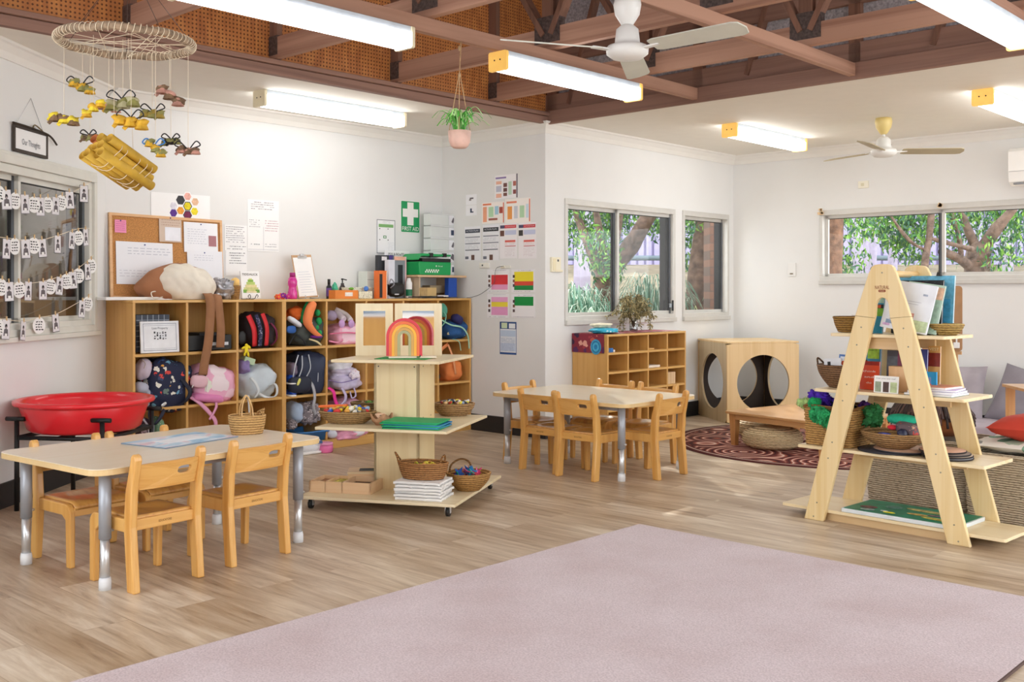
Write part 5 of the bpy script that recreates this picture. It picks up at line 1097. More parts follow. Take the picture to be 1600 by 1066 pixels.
mb.tube(smoothpath([b_(489, 474, .02), b_(483, 488, .0), b_(481, 505, -.01), b_(492, 520, -.01), b_(502, 526, .0)]), [.03, .032, .034, .036, .036, .036, .036, .036, .036, .036, .035, .034, .033, .03, .028, .026, .024, .022, .02, .02, .018, .016, .014, .012, .01][:25], P('#f58d55', .85, var=.05), n=12); part(mb, 'belly', dn)
mb = MB(); mb.tube(smoothpath([b_(483, 474, .05), b_(476, 490, .04), b_(475, 505, .04)]), .026, P('#1f9a56', .85), n=12)
for q, s in (((496, 489, .04), .045), ((498, 502, .03), .05), ((494, 512, .04), .04), ((499, 520, .02), .035)): mb.ell(b_(*q), (s, .05, s*1.2), P('#23a35c', .85), n=10)
part(mb, 'back', dn); mb = MB(); mb.ell(b_(487, 505, -.02), (.016, .01, .018), WHITE, n=8); mb.ell(b_(487, 505, -.026), (.009, .006, .011), P('#2a5aa0', .4), n=8); part(mb, 'eye', dn); mb = MB(); mb.ell(b_(494, 526, .01), (.1, .06, .028), P('#7a2a90', .8), e=2.5, n=14); part(mb, 'base', dn)
soft('backpack', 'pink folded child backpack in the top cubby, second column of right unit', 'bag', fK, (512, 506, 564, 541), .02, .28, spots('#f4b3cc', ('#f4b3cc', '#f7d4e0', '#ea93b4', '#f6c6d8'), 9, .55), e=3.4, lump=.06, seed=3, straps=[('zip', [(515, 522, -.005), (540, 520, -.015), (561, 521, -.0)], .012, P('#e9789c', .7)), ('shoulder_strap', [(514, 533, .0), (528, 535, -.02), (536, 531, -.02)], .018, P('#e88fae', .7))])
db = thing('soft_doll', 'cloth doll with round lilac feet lying on the pink backpack', 'toy', fK.at(535, 500, .06), fK.a); L_ = lambda *q: loc2(fK, Vector(db.location), fK.at(*q))
mb = MB(); mb.tube(smoothpath([L_(517, 492, .14), L_(527, 490, .1), L_(537, 500, .03)]), .026, P('#d8cdd6', .9, var=.1), n=12); mb.tube(smoothpath([L_(524, 484, .16), L_(540, 492, .1), L_(548, 501, .03)]), .022, P('#e3dcdc', .9, var=.1), n=12); mb.ell(L_(517, 493, .12), (.1, .1, .08), P('#b7a8c4', .9, var=.1), lump=.1, n=14); part(mb, 'body', db)
for q in ((534, 506, .015), (549, 506, .015)): mb = MB(); mb.ell(L_(*q), (.058, .03, .062), P('#cda4d8', .9), n=16); part(mb, 'foot', db)
# ---------------- unit 2 row 2
soft('backpack', 'large navy school backpack with zips in the middle cubby, first column of right unit', 'bag', fK, (453, 549, 499, 618), .0, .28, P('#27304a', .6, var=.08), e=3.6, lump=.04, seed=5, tilt=3, straps=[('zip', [(466, 555, .01), (461, 572, -.008), (458, 590, .0)], .009, P('#c9ced8', .5)), ('zip', [(472, 556, .005), (472, 575, -.012), (466, 592, -.005)], .007, P('#c9ced8', .5)), ('zip', [(482, 554, .005), (485, 575, -.01), (477, 592, -.005)], .007, P('#c9ced8', .5)), ('trailing_strap', [(484, 596, -.015), (489, 604, -.03), (492, 620, -.035), (490, 636, -.03), (493, 648, .0)], .026, P('#b3b5bd', .7)), ('side_seam', [(494, 560, .02), (497, 585, .0), (495, 612, .02)], .005, P('#c9ced8', .5))], extra=[('front_pocket', 468, 601, 34, 26, .08, .0, P('#1b2236', .6), 3.2), ('badge', 467, 597, 4, 12, .006, -.045, P('#e6e37a', .6), 2.5, 25)])
soft('rain_jacket', 'mauve grey jacket corner at the left of the navy backpack', 'clothes', fK, (448, 566, 460, 590), .05, .15, P('#8d8094', .8), seed=2)
BLUE = P('#1f55c8', .4)
for i, (bb, nm) in enumerate((((447, 586, 459, 600), 'upper'), ((447, 608, 458, 619), 'lower'))): soft('blue_shoe', 'bright blue child shoe beside the navy backpack, %s one' % nm, 'shoe', fK, bb, .0, .14, BLUE, seed=i, lump=.04, extra=[('sole', bb[0]+6, bb[3]-1, 10, 2.6, .12, .02, WHITE, 4)])
LIL = P('#d6cbe6', .8, var=.07); 
for i, (bb, cl) in enumerate((((512, 584, 560, 610), '#cfc6e2'), ((514, 573, 550, 590), '#dcd4ea'), ((512, 562, 545, 582), '#e4e2e8'))):
    soft('rolled_bag', ('lilac striped bag at the bottom of the heap in the middle cubby, second column', 'pale lilac bundle in the middle of the heap, second column of right unit', 'grey white cloth bundle on top of the lilac heap')[i], 'bag', fK, bb, .01+.03*i, .25-.04*i, P(cl, .8, var=.12, vs=14), e=2.5, lump=.12, seed=i+4, straps=[('shoulder_strap', [(534, 606, .0), (540, 618, -.03), (538, 628, -.035), (528, 636, -.03), (520, 634, -.01)], .026, P('#cbbfe4', .7)), ('shoulder_strap', [(553, 606, .0), (556, 618, -.03), (550, 622, -.03), (547, 612, -.01)], .012, P('#c4b8e0', .7)), ('piping', [(514, 594, -.005), (534, 598, -.02), (558, 592, -.0)], .005, P('#8a7ab8', .7))] if i == 0 else ())
soft('hair_ribbon', 'small white floral ruffle on the lilac heap', 'clothes', fK, (547, 579, 561, 592), .0, .05, spots('#eee6ee', ('#c58fb4', '#eee6ee', '#8f7ab0'), 60, .3), seed=3, lump=.2)
# ---------------- unit 2 row 3
soft('towel', 'pale blue rolled towel standing in the bottom cubby, first column of right unit', 'towel', fK, (448, 628, 467, 662), .04, .2, P('#b5c9e4', .9, var=.05), seed=2, e=2.6)
soft('sun_hat', 'grey floral ruffled sun hat in the bottom cubby, first column of right unit', 'hat', fK, (467, 628, 495, 663), .0, .18, spots('#8a8288', ('#e3dce0', '#5a545c', '#b9aeb4', '#3f3c44', '#d8cfd2'), 42, .42), seed=4, lump=.13, fr_=6)
soft('sun_hat', 'small floral ruffled hat low beside the blue tray', 'hat', fK, (448, 655, 461, 671), -.0, .1, spots('#8a8288', ('#e3dce0', '#5a545c', '#b9aeb4', '#3f3c44'), 42, .42), seed=9, lump=.13, fr_=6)
mb = MB(); c, w, h = fK.box(451, 664, 503, 681, .03); mb.lathe([(.44, -h/2), (.5, h*.3), (.54, h*.32), (.54, h*.45), (.5, h*.47), (.47, h*.3), (.42, -h*.4), (0, -h*.4)], P('#3f7fc0', .45), n=48, e=7, sx=w*.93, sy=.3)
tag(mb.build('plastic_tray', loc=fK.at(478, 676, .15)+Vector((0, 0, -.01)), rz=fK.a), 'blue plastic tray on the floor level of the bottom cubby, first column of right unit', 'tray')
soft('backpack', 'pink child bag with a magenta strap in the bottom cubby, second column of right unit', 'bag', fK, (513, 622, 556, 652), .02, .24, P('#d7a5c0', .8, var=.15), seed=8, lump=.1, straps=[('shoulder_strap', [(513, 606, .01), (521, 612, -.02), (524, 626, -.03), (530, 638, -.02), (538, 640, .0)], .03, P('#f0309a', .7)), ('shoulder_strap', [(545, 645, .0), (538, 640, -.02), (528, 642, -.02)], .02, P('#efd0dc', .7))])
soft('dress_up_skirt', 'pink tulle ballet skirt lying low in the second column of the right unit', 'clothes', fK, (514, 672, 568, 687), -.02, .2, P('#f0a9c6', .85, var=.14, vs=16), seed=6, lump=.16, extra=[('white_ruffle', 518, 678, 12, 14, .1, .0, P('#dfe2ee', .8), 2.2, 20), ('white_bow', 560, 676, 18, 10, .08, .0, P('#efeaf0', .8), 2.2, -10)])
# ---------------- unit 2 columns 3-5
soft('backpack', 'dark backpack barely visible behind the tower, fourth column', 'bag', fK, (640, 565, 680, 605), .04, .24, P('#454c58', .8), seed=4)
soft('backpack', 'blue child bag with mint cord in the top cubby of the last column', 'bag', fK, (687, 500, 727, 531), .02, .27, spots('#2a5a94', ('#2a5a94', '#a8d4d0', '#2a5a94', '#1f3f78', '#e3d9a0'), 22, .22), e=2.6, lump=.09, seed=6, straps=[('cord', [(690, 500, .0), (705, 508, -.02), (722, 512, -.02), (731, 525, -.03), (733, 545, -.03)], .014, P('#a9dcc0', .7)), ('cord', [(707, 530, .0), (717, 534, -.03), (720, 548, -.03)], .006, P('#a9dcc0', .7)), ('cord', [(688, 512, .0), (694, 505, -.01), (697, 494, .0), (692, 486, .05)], .01, P('#7fc4ac', .7))], extra=[('navy_pouch', 714, 499, 14, 14, .1, .04, P('#2b2a60', .8), 2.6, 30), ('green_tassel', 692, 485, 12, 22, .06, .06, P('#5aa890', .9), 2, -10)])
soft('backpack', 'plain orange child bag in the middle cubby of the last column', 'bag', fK, (687, 562, 712, 595), .01, .25, P('#ee8a4a', .8, var=.06), e=3, lump=.05, seed=2, straps=[('shoulder_strap', [(691, 562, .03), (689, 548, .03), (700, 538, .05)], .03, P('#f0935a', .7)), ('shoulder_strap', [(700, 538, .05), (708, 560, .0), (712, 585, .0)], .022, P('#f3a877', .7))])
# floor things by the cubbies
p = Vector((-1.50, 7.62, 0)); sh = thing('sneaker', 'white child sneaker on the floor in front of the blue tray', 'shoe', (p.x, p.y, 0), AU)
mb = MB(); mb.ell((0, 0, .045), (.2, .075, .07), P('#e9ebef', .6, var=.04), e=2.3, n=24, lump=.03); mb.ell((.06, 0, .075), (.08, .065, .08), P('#dfe3ea', .6), e=2.4, n=18); part(mb, 'upper', sh); mb = MB(); mb.ell((0, 0, .012), (.21, .082, .024), WHITE, e=4, n=28); part(mb, 'sole', sh); mb = MB(); mb.box((.075, -.035, .085), (.035, .012, .02), P('#4a6a98', .6)); part(mb, 'label', sh)
p = fl(509, 707); mb = MB(); mb.lathe([(.044, 0), (.052, .008), (.055, .035), (.052, .058)], P('#f07ab4', .3, var=.04), n=28); mb.lathe([(.053, .059), (.054, .072), (.048, .076)], P('#f4a3cc', .35), n=28); tag(mb.build('round_jar', loc=(p.x, p.y, 0)), 'small round pink plastic jar on the floor beside the white sneaker', 'jar')
# ---------------- things on top of the tall cubbies (z = 1.144)
ZT = 1.1445
def onK(px, y): return fK.w(fK.t(px, y), y, ZT)
def topc(name, label, cat, x0, y0, x1, y, dep, mat, **k):   # cuboid standing on the top, pixel top y0
    zb = ZT; p = fK.at((x0+x1)/2, 400, y); pyb = HOR+(EYE-zb)*FPX/p.y
    return cuboid(name, label, cat, fK, (x0, y0, x1, pyb), y, dep, mat, **k)
CORK = P('#c98f55', .95, var=.2, vs=120, bmp=.4, bs=150)
b0, b1 = fK.t(172, .33), fK.t(349, .33); zt_ = fK.at(260, 338, .33).z; cw = b1-b0; chh = zt_-ZT
cb = thing('corkboard', 'large wood framed corkboard standing on the cubbies with papers pinned on it', 'noticeboard', fK.w((b0+b1)/2, .33, ZT+.003), fK.a); cb.rotation_euler = (R(-4), R(.8), fK.a)
mb = MB(); mb.bb(-cw/2, cw/2, 0, .008, 0, chh, CORK); part(mb, 'cork', cb)
mb = MB(); FRW = wood('#e3b482', '#d3a070', 'x', 6)
for a in (0, chh-.02): mb.bb(-cw/2, cw/2, -.01, .012, a, a+.02, FRW)
for a in (-cw/2, cw/2-.02): mb.bb(a, a+.02, -.01, .012, .02, chh-.02, FRW)
part(mb, 'frame', cb, bevel=.002)
def pin_paper(name, label, x0, y0, x1, y1, col, scr=(), blocks=(), curl=0):
    X0, X1, Z0, Z1 = -cw/2+x0*cw, -cw/2+x1*cw, (1-y1)*chh, (1-y0)*chh; w, h = X1-X0, Z1-Z0; mb = MB(); n = 8; vs = []
    for i in range(n+1):
        for j in (0, 1): vs.append((w*(i/n-.5), -.004-curl*(max(0, i/n-.6)*2)**2-(.01 if j == 0 else 0)*curl*5, h*(j-.5)))
    mb.add(vs, [(2*i, 2*i+2, 2*i+3, 2*i+1) for i in range(n)], P(col, .8, var=.01), True)
    r = random.Random(int(x0*100)); yy = -.006
    for s in scr:
        m = P(s[5], .8, var=0)
        for i in range(s[4]):
            x = s[0]; 
            while x < s[2]-.05:
                l = r.uniform(.03, .1); z = .5-(s[1]+(s[3]-s[1])*(i+.4)/s[4]); t = (s[3]-s[1])/s[4]*.18; mb.add([((x-.5)*w, yy, (z-t/2)*h), ((x+l-.5)*w, yy, (z-t/2)*h), ((x+l-.5)*w, yy, (z+t/2)*h), ((x-.5)*w, yy, (z+t/2)*h)], [(0, 1, 2, 3)], m); x += l+.03
    for b in blocks: mb.add([((b[0]-.5)*w, yy, (.5-b[3])*h), ((b[2]-.5)*w, yy, (.5-b[3])*h), ((b[2]-.5)*w, yy, (.5-b[1])*h), ((b[0]-.5)*w, yy, (.5-b[1])*h)], [(0, 1, 2, 3)], P(b[4], .7))
    mb.ell((0, -.008, h*.44), (.01, .008, .01), P('#2a3a8a', .4), n=8)
    M_ = Matrix.Rotation(fK.a, 3, 'Z') @ Euler((R(-4), R(.8), 0)).to_matrix(); q = Vector(cb.location)+M_ @ Vector(((X0+X1)/2, -.004, (Z0+Z1)/2))
    tag(mb.build(name, loc=q, rot=(R(-4), R(.8), fK.a)), label, 'paper')
pin_paper('sticky_note', 'small pink sticky note at the top left of the corkboard', .045, .08, .14, .23, '#f59ac0', [(.1, .1, .9, .9, 5, '#b04a80')])
pin_paper('pinned_sheet', 'wide white sheet pinned on the left half of the corkboard', .05, .33, .535, .83, '#f2f3f8', [(.2, .12, .95, .32, 3, '#b9bcca'), (.05, .65, .9, .85, 3, '#cfd0d8')])
pin_paper('pinned_sheet', 'white letter with a small reddish picture at the top right of the corkboard', .64, .05, .955, .42, '#f4f5fa', [(.1, .2, .65, .75, 7, '#c5c8d4')], [(.72, .42, .95, .78, '#b07a80')])
pin_paper('pinned_sheet', 'white curling sheet at the lower right of the corkboard', .665, .40, .985, .77, '#f3f4fa', [(.2, .12, .8, .35, 3, '#c8cad6')], curl=.02)
pin_paper('plastic_sleeve', 'small clear plastic sleeve with brown scraps pinned at the top centre of the corkboard', .42, .0, .62, .31, '#d8c3b2', [(.1, .1, .9, .4, 3, '#b08c78')], [(.25, .42, .95, .95, '#f0f1f8')])
BRF = P('#a87250', .9, var=.08, vs=8)
p = onK(268, .16); bo = thing('cloth_bonnet', 'brown and cream cloth bonnet with two long brown ties hanging over the cubbies', 'hat', p, fK.a)
mb = MB(); mb.ell((.03, .02, .105), (.54, .26, .27), BRF, e=2.1, n=34, lump=.08, seed=3, rot=(0, R(-6), 0)); mb.v = [(x, y, max(z, .003)) for x, y, z in mb.v]; part(mb, 'brown_cover', bo)
mb = MB(); mb.ell((.085, -.04, .11), (.43, .22, .26), P('#ede5d6', .9, var=.05, vs=12), e=2.1, n=96, lump=.05, seed=8, fr=3, rot=(0, R(10), 0)); mb.v = [(x+.004*math.sin(z*70), y-.006*abs(math.sin((x+z*.5)*38+2*noise.noise(Vector((x, y, z))*8))), max(z+.005*math.sin((x-.3*z)*60), .002)) for x, y, z in mb.v]; part(mb, 'cream_lining', bo)
mb = MB(); mb.tube(smoothpath([(-.13, -.06, .06), (-.19, -.08, .05), (-.18, -.1, .01), (-.12, -.1, .02)]), .004, P('#efe8da', .9), n=6); part(mb, 'cord', bo)
for pts, w_ in (([(322, 458, .06), (326, 462, -.015), (329, 480, -.03), (326, 530, -.035), (320, 565, -.03), (317, 586, -.02)], .066), ([(334, 460, .05), (340, 464, -.015), (342, 480, -.03), (345, 515, -.035), (344, 543, -.03)], .062)):
    mb = MB(); mb.ribbon(smoothpath([loc2(fK, p, fK.at(*q)) for q in pts], 6), w_, .004, P('#a0714f', .9, var=.08, vs=10), (1, 0, 0)); part(mb, 'tie', bo)
mb = MB(); p = onK(345, .2); mb.ell((0, 0, .065), (.17, .16, .17), P('#a9a7ac', .25, .5, var=.4, vs=26), e=2.2, n=30, lump=.22, seed=3, fr=5); mb.v = [(x, y, max(z, .002)) for x, y, z in mb.v]; tag(mb.build('foil_bag', loc=p, rz=fK.a), 'crumpled silver foil bag on the cubbies right of the bonnet', 'bag')
topc('paper_sheet', 'sheet of brown and white paper lying flat on the cubbies at the left end', 'paper', 168, 464.2, 300, .1, .2, PAPER)
p = onK(366, .22); bs = thing('small_basket', 'small woven cup basket with a yellow shell in it on the cubbies', 'basket', p, fK.a); WV = weave('#b98a4c', '#6f4a22', 60)
mb = MB(); mb.lathe([(.032, 0)]+[(.034+.010*i/14, .1*i/14) for i in range(15)]+[(.04, .1), (.03, .02)], WV, n=48, wv=(.002, 12, 1)); part(mb, 'basket_body', bs)
mb = MB(); mb.ell((0, -.012, .12), (.075, .06, .075), P('#f2c878', .6, var=.12, vs=25), n=16, lump=.12, rot=(0, R(15), 0)); tag(mb.build('shell', loc=p, rz=fK.a), 'pale yellow shell resting in the small cup basket', 'shell')
o = topc('picture_book', 'white picture book with a green frog cover on a wire stand on the cubbies', 'book', 377, 425, 406, .2, .008, PAPER, lean=-8, ex=[(.42, .26, .6, .32, '#dfe2a0'), (.36, .31, .66, .4, '#8ab54e'), (.28, .4, .74, .5, '#b9cf74'), (.2, .5, .82, .62, '#e3d8a0'), (.12, .6, .9, .74, '#cfd08a'), (.08, .68, .28, .8, '#7fb04a'), (.74, .68, .96, .8, '#6fa040'), (.25, .74, .8, .8, '#e9dcb0')], texts=[('TIDDALICK', .5, .12, .11, '#2a2a2a', .85)], dz=.006)
p = onK(392, .185); mb = MB()
for s in (-1, 1): mb.tube(smoothpath([(s*.02, .09, 0), (s*.02, -.01, .004), (s*.022, -.03, .02), (s*.03, -.032, .035), (s*.042, -.03, .025), (s*.036, -.03, .014)]), .0025, BLACK, n=6)
mb.tube(smoothpath([(-.02, .09, 0), (-.02, .06, .12), (0, .05, .175), (.02, .06, .12), (.02, .09, 0)]), .0025, BLACK, n=6); tag(mb.build('book_stand', loc=p, rz=fK.a), 'black curly wire stand holding the frog picture book', 'stand')
p = onK(438, .12); le = thing('flower_garland', 'heap of magenta and orange artificial flowers beside the pink bottle', 'garland', p, fK.a); r = random.Random(4)
for k in range(11):
    mb = MB(); c = Vector((r.uniform(-.06, .06), r.uniform(-.04, .04), r.uniform(.012, .03))); m = P(('#c82a8c', '#f0603a', '#8a2a9a', '#f58a3a')[k % 4], .8)
    for q in range(5): a = 2*PI*q/5+k; mb.ell(c+Vector((.012*math.cos(a), -.004, .012*math.sin(a))), (.018, .008, .018), m, n=8)
    mb.ell(c+Vector((0, -.007, 0)), (.008, .006, .008), P('#f5e04a', .7), n=6); part(mb, 'flower', le)
p = onK(457, .16); bt = thing('water_bottle', 'tall magenta plastic drink bottle on the cubbies', 'bottle', p, fK.a); MG = P('#d8329a', .2, coat=.5, var=.04)
mb = MB(); mb.lathe([(.033, 0), (.036, .01), (.036, .05), (.03, .075), (.029, .09), (.035, .11), (.036, .135), (.03, .155), (.021, .168)], MG, n=32); part(mb, 'body', bt); mb = MB(); mb.lathe([(.0215, .166), (.0215, .198), (.018, .2)], P('#a8217a', .4), n=24); part(mb, 'cap', bt)
c_ = fK.t(482, .2); cp = thing('clipboard', 'clipboard with white sheet and metal clip propped on a clear stand on the cubbies', 'clipboard', onK(482, .2)+Vector((0, 0, .012)), fK.a); cp.rotation_euler = (R(-12), R(-3), fK.a); hh = fK.at(480, 397, .2).z-ZT-.01
mb = MB(); mb.bb(-.092, .092, 0, .004, 0, hh, P('#c9a27a', .7)); part(mb, 'board', cp, bevel=.001); mb = MB(); mb.bb(-.084, .084, -.003, -.0005, .01, hh-.02, PAPER)
for k in range(9): mb.bb(-.06, .06-.01*(k % 3), -.0036, -.0031, .04+.02*k, .0425+.02*k, P('#c2cbd8', .8, var=0))
part(mb, 'paper', cp); mb = MB(); mb.bb(-.04, .04, -.012, .0, hh-.03, hh-.008, CHROME); mb.cyl((-.018, -.006, hh-.004), (.018, -.006, hh-.004), .012, CHROME, n=14); part(mb, 'clip', cp, bevel=.002)
mb = MB()
for s in (-1, 1): mb.tube([(s*.06, .06, .004), (s*.06, -.05, .004), (s*.06, -.045, .03)], .0035, P('#cfd6da', .1), n=8); mb.tube([(s*.06, .06, .004), (s*.05, .02, .1)], .0035, P('#cfd6da', .1), n=8)
tag(mb.build('easel_stand', loc=onK(482, .2), rz=fK.a), 'small clear stand under the clipboard', 'stand')
p = onK(514, .2); bt = thing('spray_bottle', 'slim black bottle with purple label on the cubbies', 'bottle', p, fK.a); mb = MB(); mb.lathe([(.021, 0), (.022, .005), (.022, .095), (.012, .105), (.012, .11)], P('#2c2f33', .25, coat=.3), n=24); part(mb, 'body', bt)
mb = MB(); mb.lathe([(.0225, .02), (.0225, .085)], P('#5a3a84', .5, var=.15, vs=80), n=24, cap=False); part(mb, 'label', bt); mb = MB(); mb.cyl((0, 0, .108), (0, 0, .155), .0115, BLACK, n=16); part(mb, 'cap', bt)
soft('toy_dinosaur', 'small teal toy lying on the cubbies right of the black bottle', 'toy', fK, (519, 443, 527, 460), .2, .05, P('#3fb08a', .5), e=2, lump=.2, seed=3)
p = onK(535, .26); bt = thing('soap_bottle', 'dark pump soap bottle with a white label behind the orange box', 'bottle', p, fK.a); mb = MB(); mb.lathe([(.035, 0), (.037, .01), (.034, .06), (.022, .095), (.014, .11), (.013, .125)], P('#3a2f30', .25, coat=.4), n=28); part(mb, 'body', bt)
mb = MB(); mb.cyl((0, 0, .12), (0, 0, .155), .005, BLACK, n=8); mb.bar((0, 0, .157), (.035, -.01, .15), .01, .008, BLACK); mb.ell((0, 0, .156), (.024, .024, .014), BLACK, n=10); part(mb, 'pump', bt); mb = MB(); mb.lathe([(.037, .012), (.0345, .06)], P('#e8e2dc', .6), n=28, cap=False); part(mb, 'label', bt)
topc('storage_box', 'small orange cardboard box with a white label on the cubbies', 'box', 524, 453.5, 560, .1, .1, P('#e5893a', .6), ex=[(.42, .25, .75, .7, '#f0ece8')])
ZEB = spots('#e6e4cf', ('#2a2c2a', '#e6e4cf', '#3a3c36'), 60, .33)
topc('patterned_box', 'flat box with black zebra pattern behind the orange box on the cubbies', 'box', 538, 449, 583, .21, .12, ZEB); topc('patterned_box', 'black and cream patterned box right of the orange box', 'box', 561, 455.5, 582, .1, .1, ZEB)
mb = MB(); p = fK.at(572, 450, .16); mb.ell((0, 0, 0), (.042, .042, .042), P('#4a7fd0', .4), n=18); tag(mb.build('ball', loc=(p.x, p.y, fK.at(572, 455.5, .1).z+.022)), 'small blue ball sitting on the black and cream patterned box', 'ball')
mb = MB(); p = onK(549, .15); mb.ell((0, 0, 0), (.05, .03, .022), P('#6fae3a', .8), n=14, lump=.1); tag(mb.build('toy_leaf', loc=(p.x, p.y, fK.at(541, 453.5, .12).z+.012), rz=fK.a), 'small green fabric leaf lying on the orange box', 'toy')
topc('letter_tray', 'pale translucent stacked letter tray on the cubbies behind the magazine files', 'tray', 574, 424, 596, .24, .12, P('#dfe6e0', .3, var=.02), ex=[(0, .3, 1, .32, '#a9b4b0'), (0, .62, 1, .64, '#a9b4b0')])
topc('magazine_file', 'orange magazine file with a black spine on the cubbies', 'file', 593, 423, 605, .08, .07, P('#f07a34', .6), ex=[(.0, .12, .38, .97, '#2a2626'), (.9, 0, 1, 1, '#f4ead8')])
topc('ring_binder', 'dark binder with a slate and blue front behind the orange file', 'file', 590, 399, 608, .2, .03, P('#33363c', .6), ex=[(.1, .38, .95, .62, '#7f9ac4'), (.35, .03, .8, .12, '#e6e2e4')])
topc('ring_binder', 'purple binder leaning behind the orange magazine file', 'file', 605, 399, 616, .22, .05, P('#4a3a86', .6), tilt=0)
topc('folded_paper', 'white folded paper tube leaning in front of the purple binder', 'paper', 607, 406, 617, .12, .05, P('#e3e5f0', .7), tilt=0)
soft('camera_bag', 'black camera bag with a strap on the cubbies beside the files', 'bag', fK, (606, 442, 628, 463.8), .06, .12, BLACK, e=4, lump=.02, straps=[('strap', [(608, 445, .05), (611, 436, .05), (616, 444, .04), (610, 450, .05)], .01, P('#8d8f96', .6))], extra=[('logo_patch', 620, 460, 7, 2, .004, .055, P('#c9ccd2', .5), 4)])
topc('display_board', 'tall grey black and pink edged board standing behind the camera bag', 'board', 616, 401, 635, .20, .02, P('#8f949c', .6), ex=[(0, 0, 1, .09, '#f2b9a0'), (.3, .2, .7, .82, '#22252b'), (.88, 0, 1, 1, '#efc8cc')])
poster('paper_sign', 'white sign lettered POS and ROs/TS above the files on the cubbies', 'sign', fK, (601, 392, 640, 402), '#f6f5f5', [], [('POS & ROs/TS', .45, .55, .6, '#3a3a40', .62)], y=.30, th=.003)
p = onK(639, .14); bt = thing('spray_can', 'white bottle with a green label left of the first aid kit', 'bottle', p, fK.a); mb = MB(); mb.lathe([(.026, 0), (.027, .01), (.027, .13), (.018, .15), (.014, .17)], WHITE, n=24); part(mb, 'body', bt); mb = MB(); mb.lathe([(.0275, .02), (.0275, .075)], P('#1e7a52', .5), n=24, cap=False); part(mb, 'label', bt)
# riser shelf, first aid kit, drawers
ra, rb = fK.t(648, .1), fK.t(724, .1); zr = fK.at(700, 430.5, .1).z
rs = thing('riser_shelf', 'small wooden riser shelf on the cubbies carrying the green first aid kit', 'shelf', fK.w(0, 0), fK.a); mb = MB(); mb.bb(ra, rb, .06, .33, zr-.018, zr, wood('#dcb890', '#cfa87c', 'x', 6)); part(mb, 'board', rs, bevel=.002)
mb = MB(); mb.bb(ra+.03, ra+.045, .08, .32, ZT, zr-.018, P('#cdb79a', .6)); mb.bb(rb-.12, rb-.105, .2, .32, ZT, zr-.018, P('#cdb79a', .6)); part(mb, 'upright', rs)
k0, k1 = fK.t(653, .07), fK.t(704, .07); GK = P('#11a055', .45, var=.02); kz = fK.at(670, 409, .07).z
fk = thing('first_aid_kit', 'open green first aid kit box with white check stripe on the riser shelf', 'first aid kit', fK.w((k0+k1)/2, .17, zr), fK.a); kw = (k1-k0)*.5; kh = kz-zr
mb = MB(); mb.prism([(-kw*.94, 0), (kw*.97, 0), (kw, kh), (-kw, kh)], -.11, .11, GK); part(mb, 'case', fk, bevel=.008)
mb = MB(); mb.bb(-kw*.8, kw*.95, -.112, .1, kh, kh+.028, BLACK); part(mb, 'inner_tray', fk)
mb = MB(); mb.prism([(-kw*1.04, kh+.012), (-kw*.86, kh+.045), (kw*.96, kh+.048), (kw*.96, kh+.064), (-kw*.78, kh+.068), (-kw*1.04, kh+.022)], -.115, .115, GK); part(mb, 'lid', fk, bevel=.003)
for s in (-.28, .55): mb = MB(); mb.bb(kw*s-.018, kw*s+.018, -.124, -.1, kh+.042, kh+.074, BLACK); part(mb, 'latch', fk, bevel=.002)
mb = MB()
for i in range(12):
    for j in range(2):
        if (i+j) % 2 == 0: mb.bb(-kw*.62+i*.0165*.8, -kw*.62+(i+1)*.0165*.8, -.1112, -.1104, kh*.18+j*.014, kh*.18+(j+1)*.014, WHITE)
mb.text('first aid', (kw*.3, -.1135, kh*.68), .018, WHITE, w=.05); mb.box((kw*.06, -.111, kh*.68), (.014, .001, .005), WHITE); mb.box((kw*.06, -.111, kh*.68), (.005, .001, .014), WHITE); part(mb, 'print', fk)
CLR = bpy.data.materials.new('clear_plastic'); CLR.use_nodes = True; m_glass(CLR, .12, (.93, .94, .93, 1))
dz0 = zr+.001; d0, d1 = fK.t(677, .2), fK.t(720, .2); ztop = fK.at(700, 334, .2).z; n = 5; hh = (ztop-dz0)/n
dr = thing('drawer_tower', 'clear plastic drawer tower with shoe labels standing on the riser shelf', 'drawers', fK.w((d0+d1)/2, .275, dz0), fK.a); dw = (d1-d0)*.5; FRP = P('#e9ecec', .3, var=.01)
for i in range(n):
    mb = MB(); z = i*hh
    for (a, b) in ((z, z+.006), (z+hh-.008, z+hh-.001)): mb.bb(-dw, dw, -.04, .05, a, b, FRP)
    for s in (-1, 1): mb.bb(s*dw-.006 if s > 0 else -dw, s*dw if s > 0 else -dw+.006, -.04, .05, z, z+hh-.001, FRP)
    mb.bb(-dw+.008, dw-.008, -.038, .045, z+.007, z+hh-.01, P('#dfe3e2', .35, var=.02)); part(mb, 'drawer', dr)
    mb = MB(); x = dw*.62; mb.box((x, -.0415, z+hh*.5), (dw*.62, .001, hh*.8), P('#f2f3f8', .6)); mb.box((x, -.0425, z+hh*.5), (dw*.14 if i % 2 == 0 else dw*.3, .001, hh*.42), P('#33415e' if i in (0, 3) else '#6a666e', .6), (0, 0 if i in (0, 3) else .5, 0)); part(mb, 'shoe_picture_label', dr)
cuboid('cardboard_box', 'small brown cardboard box on the cubbies under the riser shelf', 'box', fK, (657, 449.5, 682, 462.6), .07, .1, P('#cdae76', .8), ex=[(.0, 0, .42, 1, '#b99a66')]); cuboid('cardboard_box', 'grey brown box behind the small cardboard box under the riser', 'box', fK, (672, 446, 701, 458), .2, .1, P('#a08f74', .8))
cuboid('tablet', 'thin black tablet lying flat on the cubbies in front of the cardboard box', 'tablet', fK, (643, 463.2, 694, 465), .02, .04, BLACK); cuboid('paper_pad', 'white paper pad beside the black tablet under the riser', 'paper', fK, (684, 461.6, 701, 464), .075, .1, PAPER)
